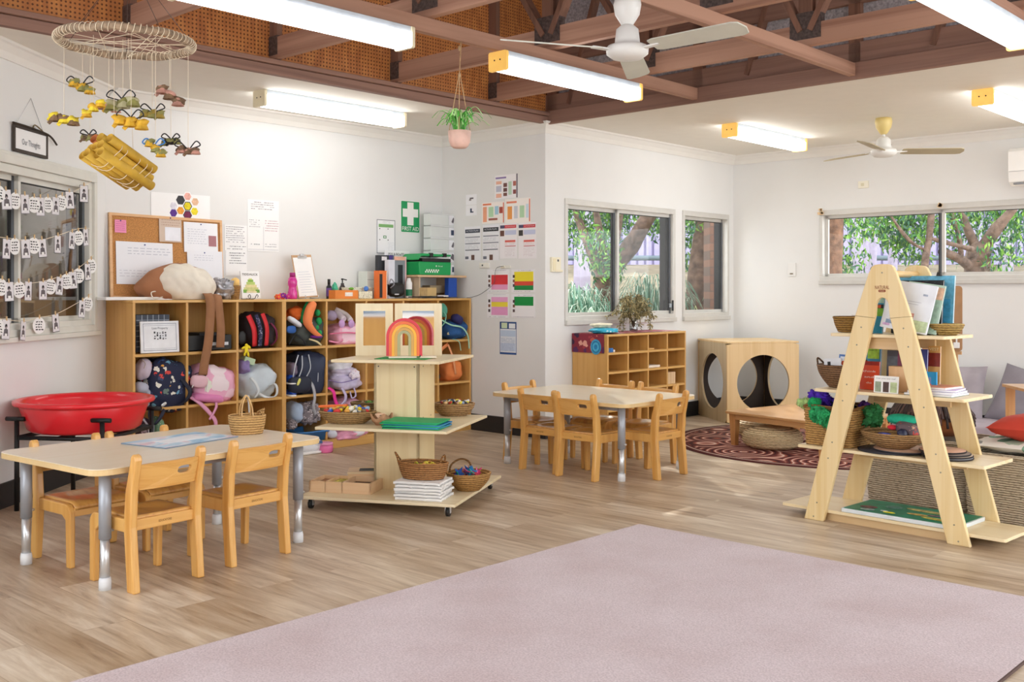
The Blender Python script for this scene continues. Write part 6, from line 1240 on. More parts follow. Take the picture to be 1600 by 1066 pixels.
cuboid('folder', 'upright bright blue folder under the right end of the riser shelf', 'folder', fK, (701, 434.6, 714, 464.5), .08, .05, P('#1c4fb0', .6))
# ---------------- low cubbies: cloth, bag, vase, bits
MAND = spots('#8a2c3c', ('#c25a4a', '#5a2a58', '#e0a090', '#3a1f3c', '#a83a48', '#d88a6a'), 16, .4)
cr = thing('cloth_runner', 'dark red dot painted cloth draped over the top and side of the low cubbies', 'cloth', fM.w(0, 0), fM.a); zc = .851
mb = MB(); pts = [(-.006, .0, zc-.155), (-.007, .0, zc-.05), (-.006, .0, zc+.0005), (.02, .0, zc+.002), (.6, .0, zc+.002), (1.12, .0, zc+.002)]
mb.add([(x, y, z) for x, _, z in pts for y in (.03, .37)], [(2*i, 2*i+2, 2*i+3, 2*i+1) for i in range(5)], MAND); part(mb, 'cloth', cr)
mb = MB(); a = .245; 
for r_, cl in ((.055, '#3f9fc8'), (.042, '#1f6fa8'), (.034, '#4fb8dc'), (.018, '#2a86c0')): mb.prism([(.115+r_*math.cos(2*PI*k/28), zc-.105+1.15*r_*math.sin(2*PI*k/28)) for k in range(28)], -.0075-(.06-r_)*.02, -.0072-(.06-r_)*.02, P(cl, .8, var=.1, vs=60), 'yz')
part(mb, 'blue_medallion', cr)
bk_ = fM.w(.13, .14, zc+.003); mb = MB(); TQ = spots('#35b4d8', ('#35b4d8', '#8fdcea', '#1f8fc0', '#e8f4f4'), 34, .35); mb.ell((0, 0, .022), (.26, .2, .045), TQ, e=2.6, n=30, lump=.12, seed=2); tag(mb.build('beach_bag', loc=bk_, rz=fM.a), 'turquoise patterned plastic bag lying on the low cubbies', 'bag')
mb = MB(); mb.ell((.0, .0, .0), (.2, .14, .04), P('#e9e0c4', .8, var=.1, vs=30), e=2.4, n=24, lump=.15, seed=5); tag(mb.build('folded_cloth', loc=fM.w(.14, .17, zc+.068), rz=fM.a), 'cream folded cloth on the turquoise bag', 'cloth')
vp = fM.w(fM.t(990, .2), .2, zc+.002); GL_ = bpy.data.materials.new('vase_glass'); GL_.use_nodes = True; m_glass(GL_, .25, (.85, .88, .88, 1))
va = thing('vase', 'small clear glass vase on the low cubbies', 'vase', vp); mb = MB(); mb.lathe([(.036, 0), (.038, .005), (.038, .095), (.035, .095), (.035, .012), (0, .012)], GL_, n=28); part(mb, 'glass', va); mb = MB(); mb.lathe([(.034, .014), (.034, .03)], P('#6f6a62', .5), n=20); part(mb, 'water', va)
br_ = thing('dried_branches', 'drooping dried olive brown leaves standing in the glass vase', 'plant', vp); r = random.Random(9); DL = [P(c, .8, var=.15) for c in ('#8f8258', '#6f6844', '#b0a070', '#5f5a40')]
mb = MB(); lf = MB()
for k in range(26):
    a = r.uniform(0, 2*PI); q = Vector((math.cos(a)*1.0, math.sin(a)*.5, 0)); q = Vector((q.x*U.x-q.y*U.y, q.x*U.y+q.y*U.x, 0)); sp = r.uniform(.08, .34); hh = r.uniform(.14, .34); dn_ = r.uniform(.1, .8)
    pts = smoothpath([Vector((0, 0, .02)), q*.03+Vector((0, 0, .1)), q*sp*.6+Vector((0, 0, hh)), q*sp+Vector((0, 0, hh*dn_))], 6); mb.tube(pts, .0018, DL[3], n=4)
    for p_ in pts[8:]:
        for _ in range(5):
            d = Vector((r.uniform(-1, 1), r.uniform(-1, 1), r.uniform(-1.6, .5))).normalized(); s = d.orthogonal().normalized(); L = r.uniform(.025, .05); c = p_+Vector((r.uniform(-.012, .012),)*3)
            lf.add([c, c+d*L*.5+s*.006, c+d*L, c+d*L*.5-s*.006], [(0, 1, 2, 3)], DL[r.randrange(3)])
part(mb, 'stem', br_); part(lf, 'leaves', br_)
def inM(name, label, cat, col, row, x0, x1, h, mat, y=.04, d=.1):
    zz = (.07, .232, .387, .543, .70)[row]; mb = MB(); mb.bb(col*.2853+x0, col*.2853+x1, y, y+d, zz+.0005, zz+h, mat); tag(mb.build(name, loc=fM.w(0, 0), rz=fM.a, bevel=.003), label, cat)
inM('toy_box', 'small blue and white packet in the top left pigeonhole', 'box', 0, 4, .03, .13, .035, P('#2f74c0', .5, var=.3, vs=60)); inM('toy_box', 'tiny white packet beside the blue one in the top left pigeonhole', 'box', 0, 4, .135, .155, .02, WHITE)
inM('photo_block', 'small white photo block in the second top pigeonhole', 'frame', 1, 4, .02, .055, .06, P('#d8d4d8', .5, var=.2, vs=90)); inM('wood_tray', 'thin wooden strip in the third top pigeonhole', 'tray', 2, 4, .03, .14, .012, WOODCX)
inM('paper_tray', 'white paper pad in the third pigeonhole of the second row', 'paper', 2, 3, .03, .23, .02, P('#efe6da', .7)); inM('block_stack', 'pale wooden block stack low in the fourth pigeonhole', 'block', 3, 1, .0, .001, .001, BIRCH) if 0 else None
zz = .387; mb = MB(); mb.bb(3*.2853+.02, 3*.2853+.15, .02, .14, zz+.0005, zz+.105, wood('#e6c8a0', '#d8b284', 'z', 12)); tag(mb.build('wooden_block', loc=fM.w(0, 0), rz=fM.a, bevel=.003), 'pale ribbed wooden block in the fourth pigeonhole above the table edge', 'block')
# ---------------- left table
M1 = Matrix.Translation((T1.x, T1.y, 0))
pts = [fl(195, 693.5, .5), fl(249, 703.5, .5), fl(369, 685, .5), fl(311, 674.5, .5)]; c = sum(pts, Vector())/4; dx = ((pts[2]-pts[1])+(pts[3]-pts[0])).normalized(); wl = (pts[2]-pts[1]).length; hl = (pts[1]-pts[0]).length; fZ = Fr(c, math.atan2(dx.y, dx.x))
mb = MB(); mb.box((0, 0, .003), (wl, hl, .005), P('#7f8fa0', .5))
def m_paint():
    m, nt, b = base('swirled_paint'); n = ND(nt, 'ShaderNodeTexNoise', Scale=3.2, Detail=2.0, Distortion=1.6); nt.links.new(oc(nt, (1, 1.6, 1)), n.inputs[0])
    nt.links.new(ramp(nt, n.outputs[0], [(.3, '#5aa0cf'), (.42, '#9fcbe6'), (.52, '#dbe8f4'), (.62, '#e9c4cc'), (.72, '#8fc2e2')]), b.inputs['Base Color']); b.inputs['Roughness'].default_value = .4; return m
mb.box((0, 0, .0058), (wl*.99, hl*.98, .0006), m_paint()); mb.box((0, 0, .0064), (wl*.55, hl*.4, .0006), P('#eef1f6', .5))
tag(mb.build('painted_board', loc=(c.x, c.y, .5), rz=fZ.a), 'thin blue and white marbled board lying on the left table', 'board')
HB = weave('#d9ad6e', '#a0743c', 90)
p = fl(386, 681, .5); p = fl(386, 677, .5); hb = thing('handled_basket', 'small pale cane basket with upright twin handles on the left table', 'basket', (p.x, p.y, .5), R(20))
mb = MB(); rows = 22; mb.lathe([(.075, 0)]+[(.075+.016*math.sin(PI*.5*i/rows), .09*i/rows) for i in range(rows+1)]+[(.085, .092), (.08, .07)], HB, n=96, sx=.98, sy=.9, e=2.8, wv=(.0018, 24, 1)); part(mb, 'basket_body', hb)
for s in (-1, 1): mb = MB(); mb.tube(smoothpath([(-.03, s*.07, .06), (-.028, s*.05, .13), (-.012, s*.02, .178), (.004, s*.02, .18), (.02, s*.05, .13), (.024, s*.07, .06)]), .0034, wood('#d9b27a', '#c49a60', 'z', 8), n=8); part(mb, 'handle', hb)
mb = MB(); [mb.tube(smoothpath([(.04+.01*k, .02, .085), (.06+.008*k, .0, .11+.004*k), (.075, -.02, .085)]), .0025, HB, n=5) for k in range(4)]; part(mb, 'loose_cane', hb)
# ---------------- tower contents
def at(px, py, z): return fl(px, py, z)
def woven(label, p, r_, h, col, dk, rz=0, sx=1, sy=1, name='woven_bowl', rows=12, base_=.6, handles=0, am=.004, around=20, e=2, cat='basket', thick=.012):
    t = thing(name, label, cat, p, rz); mb = MB(); pr = [(r_*base_, 0)]+[(r_*(base_+(1-base_)*math.sin(PI/2*i/rows)), h*i/rows) for i in range(rows+1)]+[(r_-thick, h), (r_*base_*.95, h*.25), (0, h*.2)]
    mb.lathe(pr, weave(col, dk, 70), n=96, sx=sx, sy=sy, e=e, wv=(am, around, 1)); part(mb, 'basket_body', t)
    mb = MB(); mb.tube([(r_*sx*.985*math.cos(2*PI*k/48), r_*sy*.985*math.sin(2*PI*k/48), h) for k in range(48)], thick*.6, weave(col, dk, 70), n=8, closed=True); 
    if e == 2: part(mb, 'rim', t)
    return t
def hue(h):
    r, g, b = [int(h[i:i+2], 16) for i in (1, 3, 5)]; mx, mn = max(r, g, b), min(r, g, b)
    if mx-mn < 40: return 'white' if mx > 200 else ('grey' if mx > 90 else 'black')
    if r == mx: return 'yellow' if g > r*.75 else ('orange' if g > r*.45 else ('pink' if b > r*.45 else 'red'))
    return ('lime' if r > g*.75 else 'green') if g == mx else 'blue'
def scatter(name, label, cat, c, r_, zb, n, size, cols, seed, group, sy=1, shape='ell', dome=.3):
    rr = random.Random(seed)
    for k in range(n):
        a = rr.uniform(0, 2*PI); q = r_*math.sqrt(rr.uniform(0, 1))*.9; s = size*rr.uniform(.7, 1.3); x, y = q*math.cos(a), q*math.sin(a)*sy; z = zb+dome*(r_-q)*.5+rr.uniform(0, size*.4); m = P(cols[k % len(cols)], .5, var=.05); mb = MB()
        if shape == 'ell': mb.ell((0, 0, 0), (s, s*.7, s*.6), m, n=10)
        elif shape == 'box': mb.box((0, 0, 0), (s, s*.7, s*.35), m)
        elif shape == 'tri': mb.prism([(-s*.6, -s*.4), (s*.6, -s*.4), (0, s*.7)], -.004, .004, m)
        elif shape == 'ring': mb.tube([(s*.5*math.cos(2*PI*i/14), 0, s*.5*math.sin(2*PI*i/14)) for i in range(14)], s*.12, m, n=6, closed=True)
        o = mb.build(name, loc=(c[0]+x, c[1]+y, z), rot=(rr.uniform(-.9, .9), rr.uniform(-.9, .9), rr.uniform(0, 6))); tag(o, hue(cols[k % len(cols)])+' '+label, cat, group)
# middle tier
p = at(543, 661, .45); woven('flat sea grass bowl of mixed toys at the left corner of the middle tier', p, .165, .065, '#b59360', '#6a5330', R(-10), 1, .62, rows=9)
scatter('toy_piece', 'small plastic toy piece in the left bowl on the middle tier', 'toy', p, .135, .512, 46, .038, ('#f4d22a', '#f0d83a', '#e9e6dc', '#d8342e', '#9ab4d4', '#f0b050', '#2f5ac0', '#8a6a48', '#f4f0e0'), 1, 'mixed toys in the left bowl', .6)
mb = MB(); mb.box((0, 0, 0), (.17, .025, .014), P('#f4742a', .5)); tag(mb.build('orange_ruler', loc=(p.x-.085, p.y+.02, .545), rot=(0, R(-3), R(-8)), bevel=.003), 'orange plastic bar lying on the toys in the left bowl', 'toy')
p = fW.w(-.1, .27, .45); p = at(583, 648.5, .45); woven('dark woven bowl of green leaves behind the left toy bowl', (p.x, p.y, .45), .135, .075, '#8a6f44', '#4a3a20', 0, 1, .6, rows=9); scatter('felt_leaf', 'leaf shaped piece in the dark woven bowl behind the toy bowl', 'toy', (p.x, p.y), .1, .51, 16, .034, ('#5a9a3a', '#7ab84a', '#3f7a3a', '#b09060'), 2, 'green pieces in the dark bowl', .6, dome=.2)
p = at(596, 664, .45); tr = thing('curved_bark_bowl', 'small curled brown bark bowl holding a card at the tower column', 'bowl', (p.x, p.y, .45), R(15)); mb = MB(); n = 40; vs = []
for j, (q, z) in enumerate(((.03, 0), (.05, .02), (.062, .052), (.055, .052), (.042, .022), (0, .012))):
    for k in range(n): a = 2*PI*k/n; vs.append((q*math.cos(a)*1.05, q*math.sin(a)*.8, max(0, z*(1+.28*math.sin(a*4+1)))))
mb.add(vs, [(j*n+k, j*n+(k+1) % n, (j+1)*n+(k+1) % n, (j+1)*n+k) for j in range(5) for k in range(n)], P('#b08460', .7, var=.2, vs=30), True); part(mb, 'bark', tr); mb = MB(); mb.box((0, 0, .05), (.06, .05, .004), P('#e8c4a8', .8), (R(25), 0, R(20))); mb.box((-.004, -.003, .054), (.02, .004, .002), BLACK, (R(25), 0, R(50))); part(mb, 'card', tr)
GM = [P('#12a866', .6, var=.03), P('#0f9a5c', .6, var=.03), P('#2a86b8', .6, var=.03)]
cc = at(656, 664, .45); cM = fW.w(.165, -.255)
for i in range(6):
    mb = MB(); dx_, dy_ = (0, .006, -.004, .01, -.012, .0)[i], (0, .004, -.006, .002, .0, .004)[i]; mb.prism(rrect(.33, .22, .012, 4), 0, .0062, GM[(1, 2, 0, 2, 1, 0)[i]], 'xy')
    tag(mb.build('foam_sheet', loc=(cM.x+dx_, cM.y+dy_, .4506+.0066*i), rz=fW.a+R((2, -3, 3, -1, 2, 0)[i])), ('green mat at the bottom of the stack on the middle tier', 'blue mat second from the bottom of the stack', 'green mat third from the bottom of the stack', 'blue mat third from the top of the stack', 'green mat second from the top of the stack', 'green mat on top of the stack on the middle tier')[i], 'mat', 'stacked mats')
p = at(709, 649, .45); woven('woven bowl of small coloured beads at the right corner of the middle tier', (p.x, p.y, .45), .125, .07, '#b89260', '#6a4a28', 0, 1, .8, rows=9); scatter('bead', 'bead or button in the right bowl on the middle tier', 'bead', (p.x, p.y), .1, .522, 60, .027, ('#f4e04a', '#23315a', '#f0efe8', '#7fbf4a', '#c83a2a', '#3a4a6a', '#f0c890', '#2a2a30', '#9ab0d0'), 3, 'beads in the right bowl', .8, dome=.18)
# top tier: folding mirror, rainbow, tray, green felt
fm = fW.w(0, 0); MIR = P('#e8eaee', .03, 1.0, var=0); z0_ = .8205
hx = fW.w(-.115, .12).xy; H_ = .31
for i, (ang, w_, lab) in enumerate(((fW.a+R(202), .22, 'left'), (fW.a+R(12), .28, 'right'))):
    fr2 = Fr(hx+Vector((math.cos(ang), math.sin(ang)))*.006, ang); r = thing('mirror_panel', 'birch framed mirror panel on the top tier, %s half of the hinged pair' % lab, 'mirror', fr2.w(0, 0, z0_), ang)
    o_ = [(0, 0), (w_, 0), (w_, H_), (0, H_)]; i_ = [(.045, .06), (w_-.045, .06), (w_-.045, H_-.045), (.045, H_-.045)]
    mb = MB(); mb.holed(o_, i_, -.008, .008, wood('#efe2c0', '#e6d4aa', 'z', 5)); part(mb, 'frame', r); mb = MB(); mb.bb(.044, w_-.044, -.002, .002, .059, H_-.044, MIR); part(mb, 'mirror', r)
mb = MB(); pf = fW.w(.045, -.12); mb.prism(rrect(.30, .20, .004, 2), 0, .003, P('#2f9a4a', .9, var=.35, vs=90), 'xy'); tag(mb.build('felt_mat', loc=(pf.x, pf.y, .8203), rz=fW.a+R(4)), 'mottled green felt mat on the top tier under the rainbow', 'mat')
pr_ = fW.w(.085, -.10); mb = MB(); mb.bb(-.135, .135, -.045, .045, 0, .010, wood('#f0e4cc', '#e6d6b4', 'x', 5)); tag(mb.build('wooden_board', loc=(pr_.x, pr_.y, .8236), rz=R(6), bevel=.002), 'pale wooden board under the rainbow on the top tier', 'board')
prb = fW.w(.035, -.10); rb_ = thing('rainbow_arch', 'wooden rainbow of five nested red, orange, yellow, ochre and sage arches', 'toy', (prb.x, prb.y, .8338), R(4))
for i, cl in enumerate(('#d84450', '#f07a4a', '#f6b84a', '#d9a860', '#b0ae84')):
    ro = .102-.0158*i; ri = ro-.0152; mb = MB(); hh0 = .215-.0175*i; out = []; inn = []; N_ = 24
    def archp(r_, h_): return [(-r_*(1-.0), 0)]+[(r_*math.cos(PI-PI*k/N_), h_-r_*1.05+r_*1.05*math.sin(PI*k/N_)) for k in range(N_+1)]+[(r_, 0)]
    A_ = archp(ro, hh0); B_ = archp(ri, hh0-.016); mb.prism(A_+B_[::-1], -.022, .022, P(cl, .6, var=.05)); part(mb, 'arch', rb_)
mb = MB(); q = fW.w(.14, -.155); mb.ell((0, 0, .008), (.022, .008, .01), P('#4a7a3a', .6), n=8); mb.ell((.01, 0, .014), (.008, .006, .014), P('#2a2a2a', .6), n=6); tag(mb.build('toy_insect', loc=(q.x, q.y, .8236), rz=.4), 'tiny dark toy insect on the felt beside the rainbow', 'toy')
# bottom tier: sorting box, laptop-like board, trays, baskets
fX = fW; WB = wood('#ecc9a0', '#e0b584', 'x', 7); pb = fX.w(-.265, -.225)
sb = thing('sorting_box', 'open wooden sorting box with compartments on the bottom tier', 'box', (pb.x, pb.y, .0755), fX.a+R(1)); mb = MB(); W2, D2, H2 = .185, .10, .062
mb.bb(-W2, W2, -D2, D2, 0, .01, WB)
for a, b, c_, d in ((-W2, W2, -D2, -D2+.01), (-W2, W2, D2-.01, D2), (-W2, -W2+.01, -D2, D2), (W2-.01, W2, -D2, D2), (-.09, -.082, -D2, D2), (.01, .018, -D2, D2)): mb.bb(a, b, c_, d, .01, H2, WB)
part(mb, 'tray', sb); mb = MB(); mb.bb(-W2+.01, -.09, -D2+.01, D2-.01, .035, .04, P('#a87850', .7)); mb.bb(-.08, .01, -D2+.01, D2-.01, .035, .045, P('#e3cf5a', .7, var=.4, vs=80)); mb.bb(.02, W2-.01, -D2+.01, D2-.01, .03, .034, P('#6a4a38', .7, var=.4, vs=60)); part(mb, 'compartment_fill', sb)
pl = fX.w(-.215, -.035, .0755); mb = MB(); mb.bb(-.11, .11, -.075, .075, 0, .075, WB); mb.bb(-.115, .13, -.08, .08, .075, .086, wood('#ecd5b0', '#e0c494', 'x', 7)); mb.bb(-.05, .1, -.045, .045, .0862, .0868, P('#3f4c50', .6)); tag(mb.build('chalkboard_box', loc=pl, rz=fX.a+R(20)), 'wooden box with a small dark chalkboard lid behind the sorting box', 'box')
for i in range(6):
    p = fX.w(.225, -.30, .0757+.0166*i); mb = MB(); w2 = .125
    for a in (-1, 1):
        mb.bb(-w2, w2, a*w2*.8-.006, a*w2*.8+.006, .0, .004, WHITE); mb.bb(-w2, w2, a*w2*.8-.002, a*w2*.8+.002, .004, .0125, WHITE)
        mb.bb(a*w2-.006, a*w2+.006, -w2*.8, w2*.8, .0, .004, WHITE); mb.bb(a*w2-.002, a*w2+.002, -w2*.8, w2*.8, .004, .0125, WHITE)
    for k in range(4): x = -w2+w2*2*k/3; mb.bb(x-.006, x+.006, -w2*.8-.008, w2*.8+.008, .0, .0135, WHITE); mb.bb(-w2-.008, w2+.008, x*.8-.006, x*.8+.006, .0, .0135, WHITE)
    mb.bb(-w2, w2, -w2*.8, w2*.8, .0125, .0145, WHITE); tag(mb.build('plastic_grid_tray', loc=(p.x+.004*(-1)**i, p.y+.003*(i % 3), p.z), rz=fX.a+R((0, 2, -2, 3, 1, -1)[i])), ('white plastic slotted tray at the bottom of its stack', 'white plastic slotted tray second from the bottom', 'white plastic slotted tray third from the bottom', 'white plastic slotted tray third from the top', 'white plastic slotted tray second from the top', 'white plastic slotted tray on top of its stack under the oval basket')[i], 'tray', 'white slotted trays')
p = fX.w(.215, -.28, .0757+.0166*6); ob = woven('oval brown wicker basket with looped end handles on the white trays', p, .14, .085, '#b5804a', '#5f3c1c', fX.a, 1, .62, 'oval_basket', rows=14, base_=.82, am=.003, around=26)
mb = MB(); WB2 = weave('#a8763f', '#5f3c1c', 60); mb.tube(smoothpath([(-.13, -.03, .07), (-.15, -.01, .11), (-.165, 0, .135), (-.15, .01, .11), (-.13, .03, .07)]), .005, WB2, n=8); part(mb, 'handle', ob); mb = MB(); mb.tube(smoothpath([(.11, -.04, .075), (.115, -.035, .11), (.122, 0, .13), (.115, .035, .11), (.11, .04, .075)]), .005, WB2, n=8); part(mb, 'handle', ob)
scatter('wooden_ring', 'ring piece in the oval wicker basket', 'toy', p, .105, p.z+.06, 30, .024, ('#e8d84a', '#c0d84a', '#f0c84a', '#e9a85a'), 5, 'rings in the oval basket', .55, 'ring', dome=.1)
p = fX.w(.40, -.04, .0757); rbk = woven('round cane basket of coloured paper stars at the right of the bottom tier', p, .125, .095, '#bf9050', '#6f4a20', 0, 1, 1, 'round_basket', rows=14, base_=.5, am=.002, around=30)
mb = MB(); mb.tube(smoothpath([(-.11, .03, .09), (-.10, .045, .135), (-.05, .055, .165), (.0, .055, .15), (.02, .06, .09)]), .0055, weave('#8a6234', '#4a3018', 60), n=8); part(mb, 'handle', rbk)
rr = random.Random(8)
for k in range(16):
    a = rr.uniform(0, 6.28); q = rr.uniform(0, .085); cl = ('#d8327a', '#2f86c8', '#1aa068', '#8a2a6a', '#e86aa0', '#2a5ab0', '#b0203c', '#2ac0b0')[k % 8]; mb = MB(); s = rr.uniform(.03, .045); st5 = [(s*(1 if j % 2 == 0 else .42)*math.cos(PI/5*j+PI/2), s*(1 if j % 2 == 0 else .42)*math.sin(PI/5*j+PI/2)) for j in range(10)]
    mb.prism(st5, -.0015, .0015, P(cl, .6)); tag(mb.build('paper_star', loc=(p.x+q*math.cos(a), p.y+q*math.sin(a), p.z+.085+.02*(1-q/.09)), rot=(rr.uniform(-1.2, 1.2), rr.uniform(-1, 1), rr.uniform(0, 6))), ('pink', 'blue', 'green', 'purple', 'light pink', 'dark blue', 'red', 'turquoise')[k % 8]+' paper star lying in the round cane basket', 'star', 'paper stars')
# ---------------- ladder shelf contents
def onF(px, y, z): return fF.w(fF.t(px, y), y, z)
ZF = (.0605, .3855, .6905, .9855)
def fcub(name, label, cat, x0, y0, x1, y, dep, z, mat, **k):
    p = fF.at((x0+x1)/2, 400, y); pyb = HOR+(EYE-z)*FPX/p.y; return cuboid(name, label, cat, fF, (x0, y0, x1, pyb), y, dep, mat, **k)
def book(name, label, px0, py0, px1, y, z, col, ex=(), texts=(), lean=-10, tilt=0, th=.012):
    c0, w, h = fF.box(px0, py0, px1, HOR+(EYE-z)*FPX/fF.at((px0+px1)/2, 400, y).y, y); base_ = fF.w((fF.t(px0, y)+fF.t(px1, y))/2, y, z)
    r = thing(name, label, 'book', base_, fF.a); r.rotation_euler = (R(lean), R(tilt), fF.a); mb = MB()
    lift = abs(math.sin(R(tilt)))*w/2+th*abs(math.sin(R(lean))); r.location.z += lift
    mb.bb(-w/2, w/2, 0, .002, 0, h, P(col, .4, coat=.2)); mb.bb(-w/2, w/2, th-.002, th, 0, h, P(col, .4, coat=.2))
    for k, b in enumerate(ex):
        X0, X1, Z0, Z1 = (b[0]-.5)*w, (b[2]-.5)*w, (1-b[3])*h, (1-b[1])*h; mb.add([(X0, -.0006-.0002*k, Z0), (X1, -.0006-.0002*k, Z0), (X1, -.0006-.0002*k, Z1), (X0, -.0006-.0002*k, Z1)], [(0, 1, 2, 3)], P(b[4], .5, var=.15, vs=50) if isinstance(b[4], str) else b[4])
    for t in texts: mb.text(t[0], ((t[1]-.5)*w, -.0035, (1-t[2])*h), t[3]*h, P(t[4], .6, var=0), w=t[5]*w)
    part(mb, 'cover', r); mb = MB(); mb.bb(-w/2+.003, w/2-.002, .002, th-.002, .002, h-.002, PAPER); part(mb, 'pages', r); return r
SK = [(0, .0, 1, 1, '#6fbfe0'), (.05, .1, .6, .5, '#8fd0ec'), (.5, .4, .95, .9, '#4aa8d4')]
book('picture_book', 'largest pale blue board book at the back of the top shelf with a black clip', 1396, 431, 1488, .24, ZF[3], '#bfe2f0', SK, lean=-6)
mb = MB(); p = fF.at(1467, 429, .25); mb.prism([(-.012, -.008), (.012, -.008), (.006, .012), (-.006, .012)], -.006, .012, BLACK); mb.tube([(-.008, 0, .008), (0, 0, .022), (.008, 0, .008)], .0015, BLACK, n=6); tag(mb.build('bulldog_clip', loc=p, rz=fF.a), 'small black bulldog clip on top of the large pale blue book', 'clip')
book('picture_book', 'black speckled picture book with a coloured scene on the top shelf', 1392, 438, 1470, .17, ZF[3], '#2a2c30', [(0, 0, 1, 1, spots('#26282c', ('#dfe3e6', '#26282c', '#26282c', '#9aa0a6'), 120, .2)), (.1, .04, .35, .16, '#6fb8a8'), (.38, .04, .62, .18, '#8f2a30')], lean=-7, tilt=0)
book('picture_book', 'soft green picture book leaning behind the white book on the top shelf', 1405, 446, 1462, .10, ZF[3], '#b9d4c2', [(.5, .05, 1, .3, '#f0c8a8'), (.55, .3, .95, .95, '#a9c9b4'), (.6, .4, .8, .6, '#e89a8a')], lean=-9, tilt=8)
book('picture_book', 'white picture book with tiny meadow drawing at the front of the top shelf', 1374, 446, 1447, .04, ZF[3], '#e9eef6', [(.5, .75, .98, .97, '#c9dcb4'), (.52, .62, .66, .78, '#e9a8a0'), (.1, .82, .35, .9, '#8aa0c0'), (.05, .9, .2, .95, '#d8b4e0'), (.75, .2, .85, .24, '#a9b4c8'), (.3, .38, .75, .39, '#c5cad6'), (.35, .43, .7, .44, '#c5cad6')], lean=-12, tilt=9)
book('picture_book', 'blue and green picture book seen through the slot of the ladder frame', 1357, 462, 1378, .10, ZF[3], '#1f9ac4', [(0, 0, 1, .2, '#a9d8cc'), (0, .24, 1, .34, '#2a2622'), (.2, .25, .8, .33, '#e8642a'), (0, .34, 1, .55, '#7fc83a')], lean=-8)
p = onF(1323, .15, ZF[3]); woven('small dark cane basket at the left end of the top shelf', p, .068, .078, '#a9803e', '#4f3416', fF.a, 1, .9, 'small_basket', rows=10, base_=.62, am=.003, around=16)
p = onF(1476, .17, ZF[3]); woven('shallow woven rush dish at the right end of the top shelf', p, .088, .05, '#c0a05c', '#6a5020', fF.a, 1, .9, 'woven_dish', rows=7, base_=.6, am=.004, around=22)
# third shelf
p = onF(1315, .16, ZF[2]); sbk = woven('dark brown wicker basket of picture cards at the left of the second shelf from top', p, .128, .115, '#8f6a48', '#3f2a1a', fF.a, 1, .85, 'card_basket', rows=14, base_=.5, am=.003, around=28)
for s in (-1, 1): mb = MB(); mb.tube(smoothpath([(s*.115, -.04, .11), (s*.14, 0, .15), (s*.115, .04, .11)]), .005, weave('#6a4a30', '#2f1f12', 60), n=8); part(mb, 'handle', sbk)
for i, (dx, dy, h_, cl, e2) in enumerate(((-.03, -.03, .17, '#f2f4f8', 1), (.03, -.01, .18, '#eef2fa', 2), (.0, .04, .19, '#5f86c8', 0))):
    mb = MB(); mb.box((0, 0, h_/2), (.10, .003, h_*.75), P(cl, .5)); 
    if e2 == 1: mb.box((-.02, -.002, h_*.72), (.018, .001, .02), BLACK)
    if e2 == 2: [mb.ell((-.03+.026*k, -.002, h_*.68-.012*(k % 2)), (.022, .002, .026), P('#e0603a', .6), n=8) for k in range(3)]
    q = Vector(p)+fF.w(dx, dy, .0)-fF.w(0, 0, 0); tag(mb.build('picture_card', loc=(q.x, q.y, ZF[2]+.005), rot=(R(-6), R((-6, 4, 2)[i]), fF.a)), ('white picture card with a black dot in the dark brown basket', 'white picture card with orange fish in the dark brown basket', 'blue card at the back of the dark brown basket')[i], 'card')
book('storybook', 'orange red storybook with white lettering behind the dark brown basket', 1343, 565, 1372, .12, ZF[2], '#e4502c', [(0, 0, 1, .14, '#a82a20')], [('think', .5, .35, .1, '#f8e8dc', .7), ('and', .5, .55, .1, '#f8e8dc', .5), ('do', .5, .75, .1, '#f8e8dc', .3)], lean=-6)
book('storybook', 'lime green and blue book standing tallest behind the orange storybook', 1350, 541, 1374, .19, ZF[2], '#2f8fb4', [(.15, .0, .9, .3, '#a8d83a')], [('INSECTS', .52, .1, .05, '#3f6a1a', .5)], lean=-5)
book('storybook', 'dark book with a reddish night scene leaning on the second shelf from top', 1384, 548, 1412, .17, ZF[2], '#4a4a54', [(0, .15, .6, .5, '#5a5f68'), (.6, 0, 1, .4, '#7a2a48')], lean=-5)
book('storybook', 'navy and red book leaning behind the right leg of the ladder frame', 1424, 546, 1447, .2, ZF[2], '#1f2c80', [(0, .45, 1, 1, '#6a2a34')], lean=-5, tilt=0)
book('storybook', 'red brown VEST book at the right back of the ladder shelf', 1449, 541, 1468, .26, ZF[2], '#e0ac60', [(0, .15, 1, .45, '#8f3020')], [('VEST', .5, .07, .09, '#f6efc0', .8)], lean=-3)
fcub('book_holder', 'plain light wooden book holder in the centre of the second shelf from top', 'holder', 1388, 573, 1424, .11, .05, ZF[2], wood('#e3b888', '#d6a874', 'z', 6))
fcub('framed_picture', 'bright blue framed orange picture on the second shelf from top', 'frame', 1436, 581, 1463, .16, .012, ZF[2], P('#1fa0e0', .5), ex=[(.0, .25, .7, .95, '#7f9fd8'), (.0, .55, .7, .95, '#f0703a')])
book('storybook', 'small square white book with a brown bird on the ladder shelf', 1365, 588, 1403, .02, ZF[2], '#f0f0ec', [(.05, .35, .3, .95, '#8f9a80'), (.38, .35, .62, .95, '#4a2f24'), (.68, .35, .95, .95, '#b9c896')], [('Can you see me?', .5, .15, .1, '#4a4a50', .8)], lean=-5, th=.006)
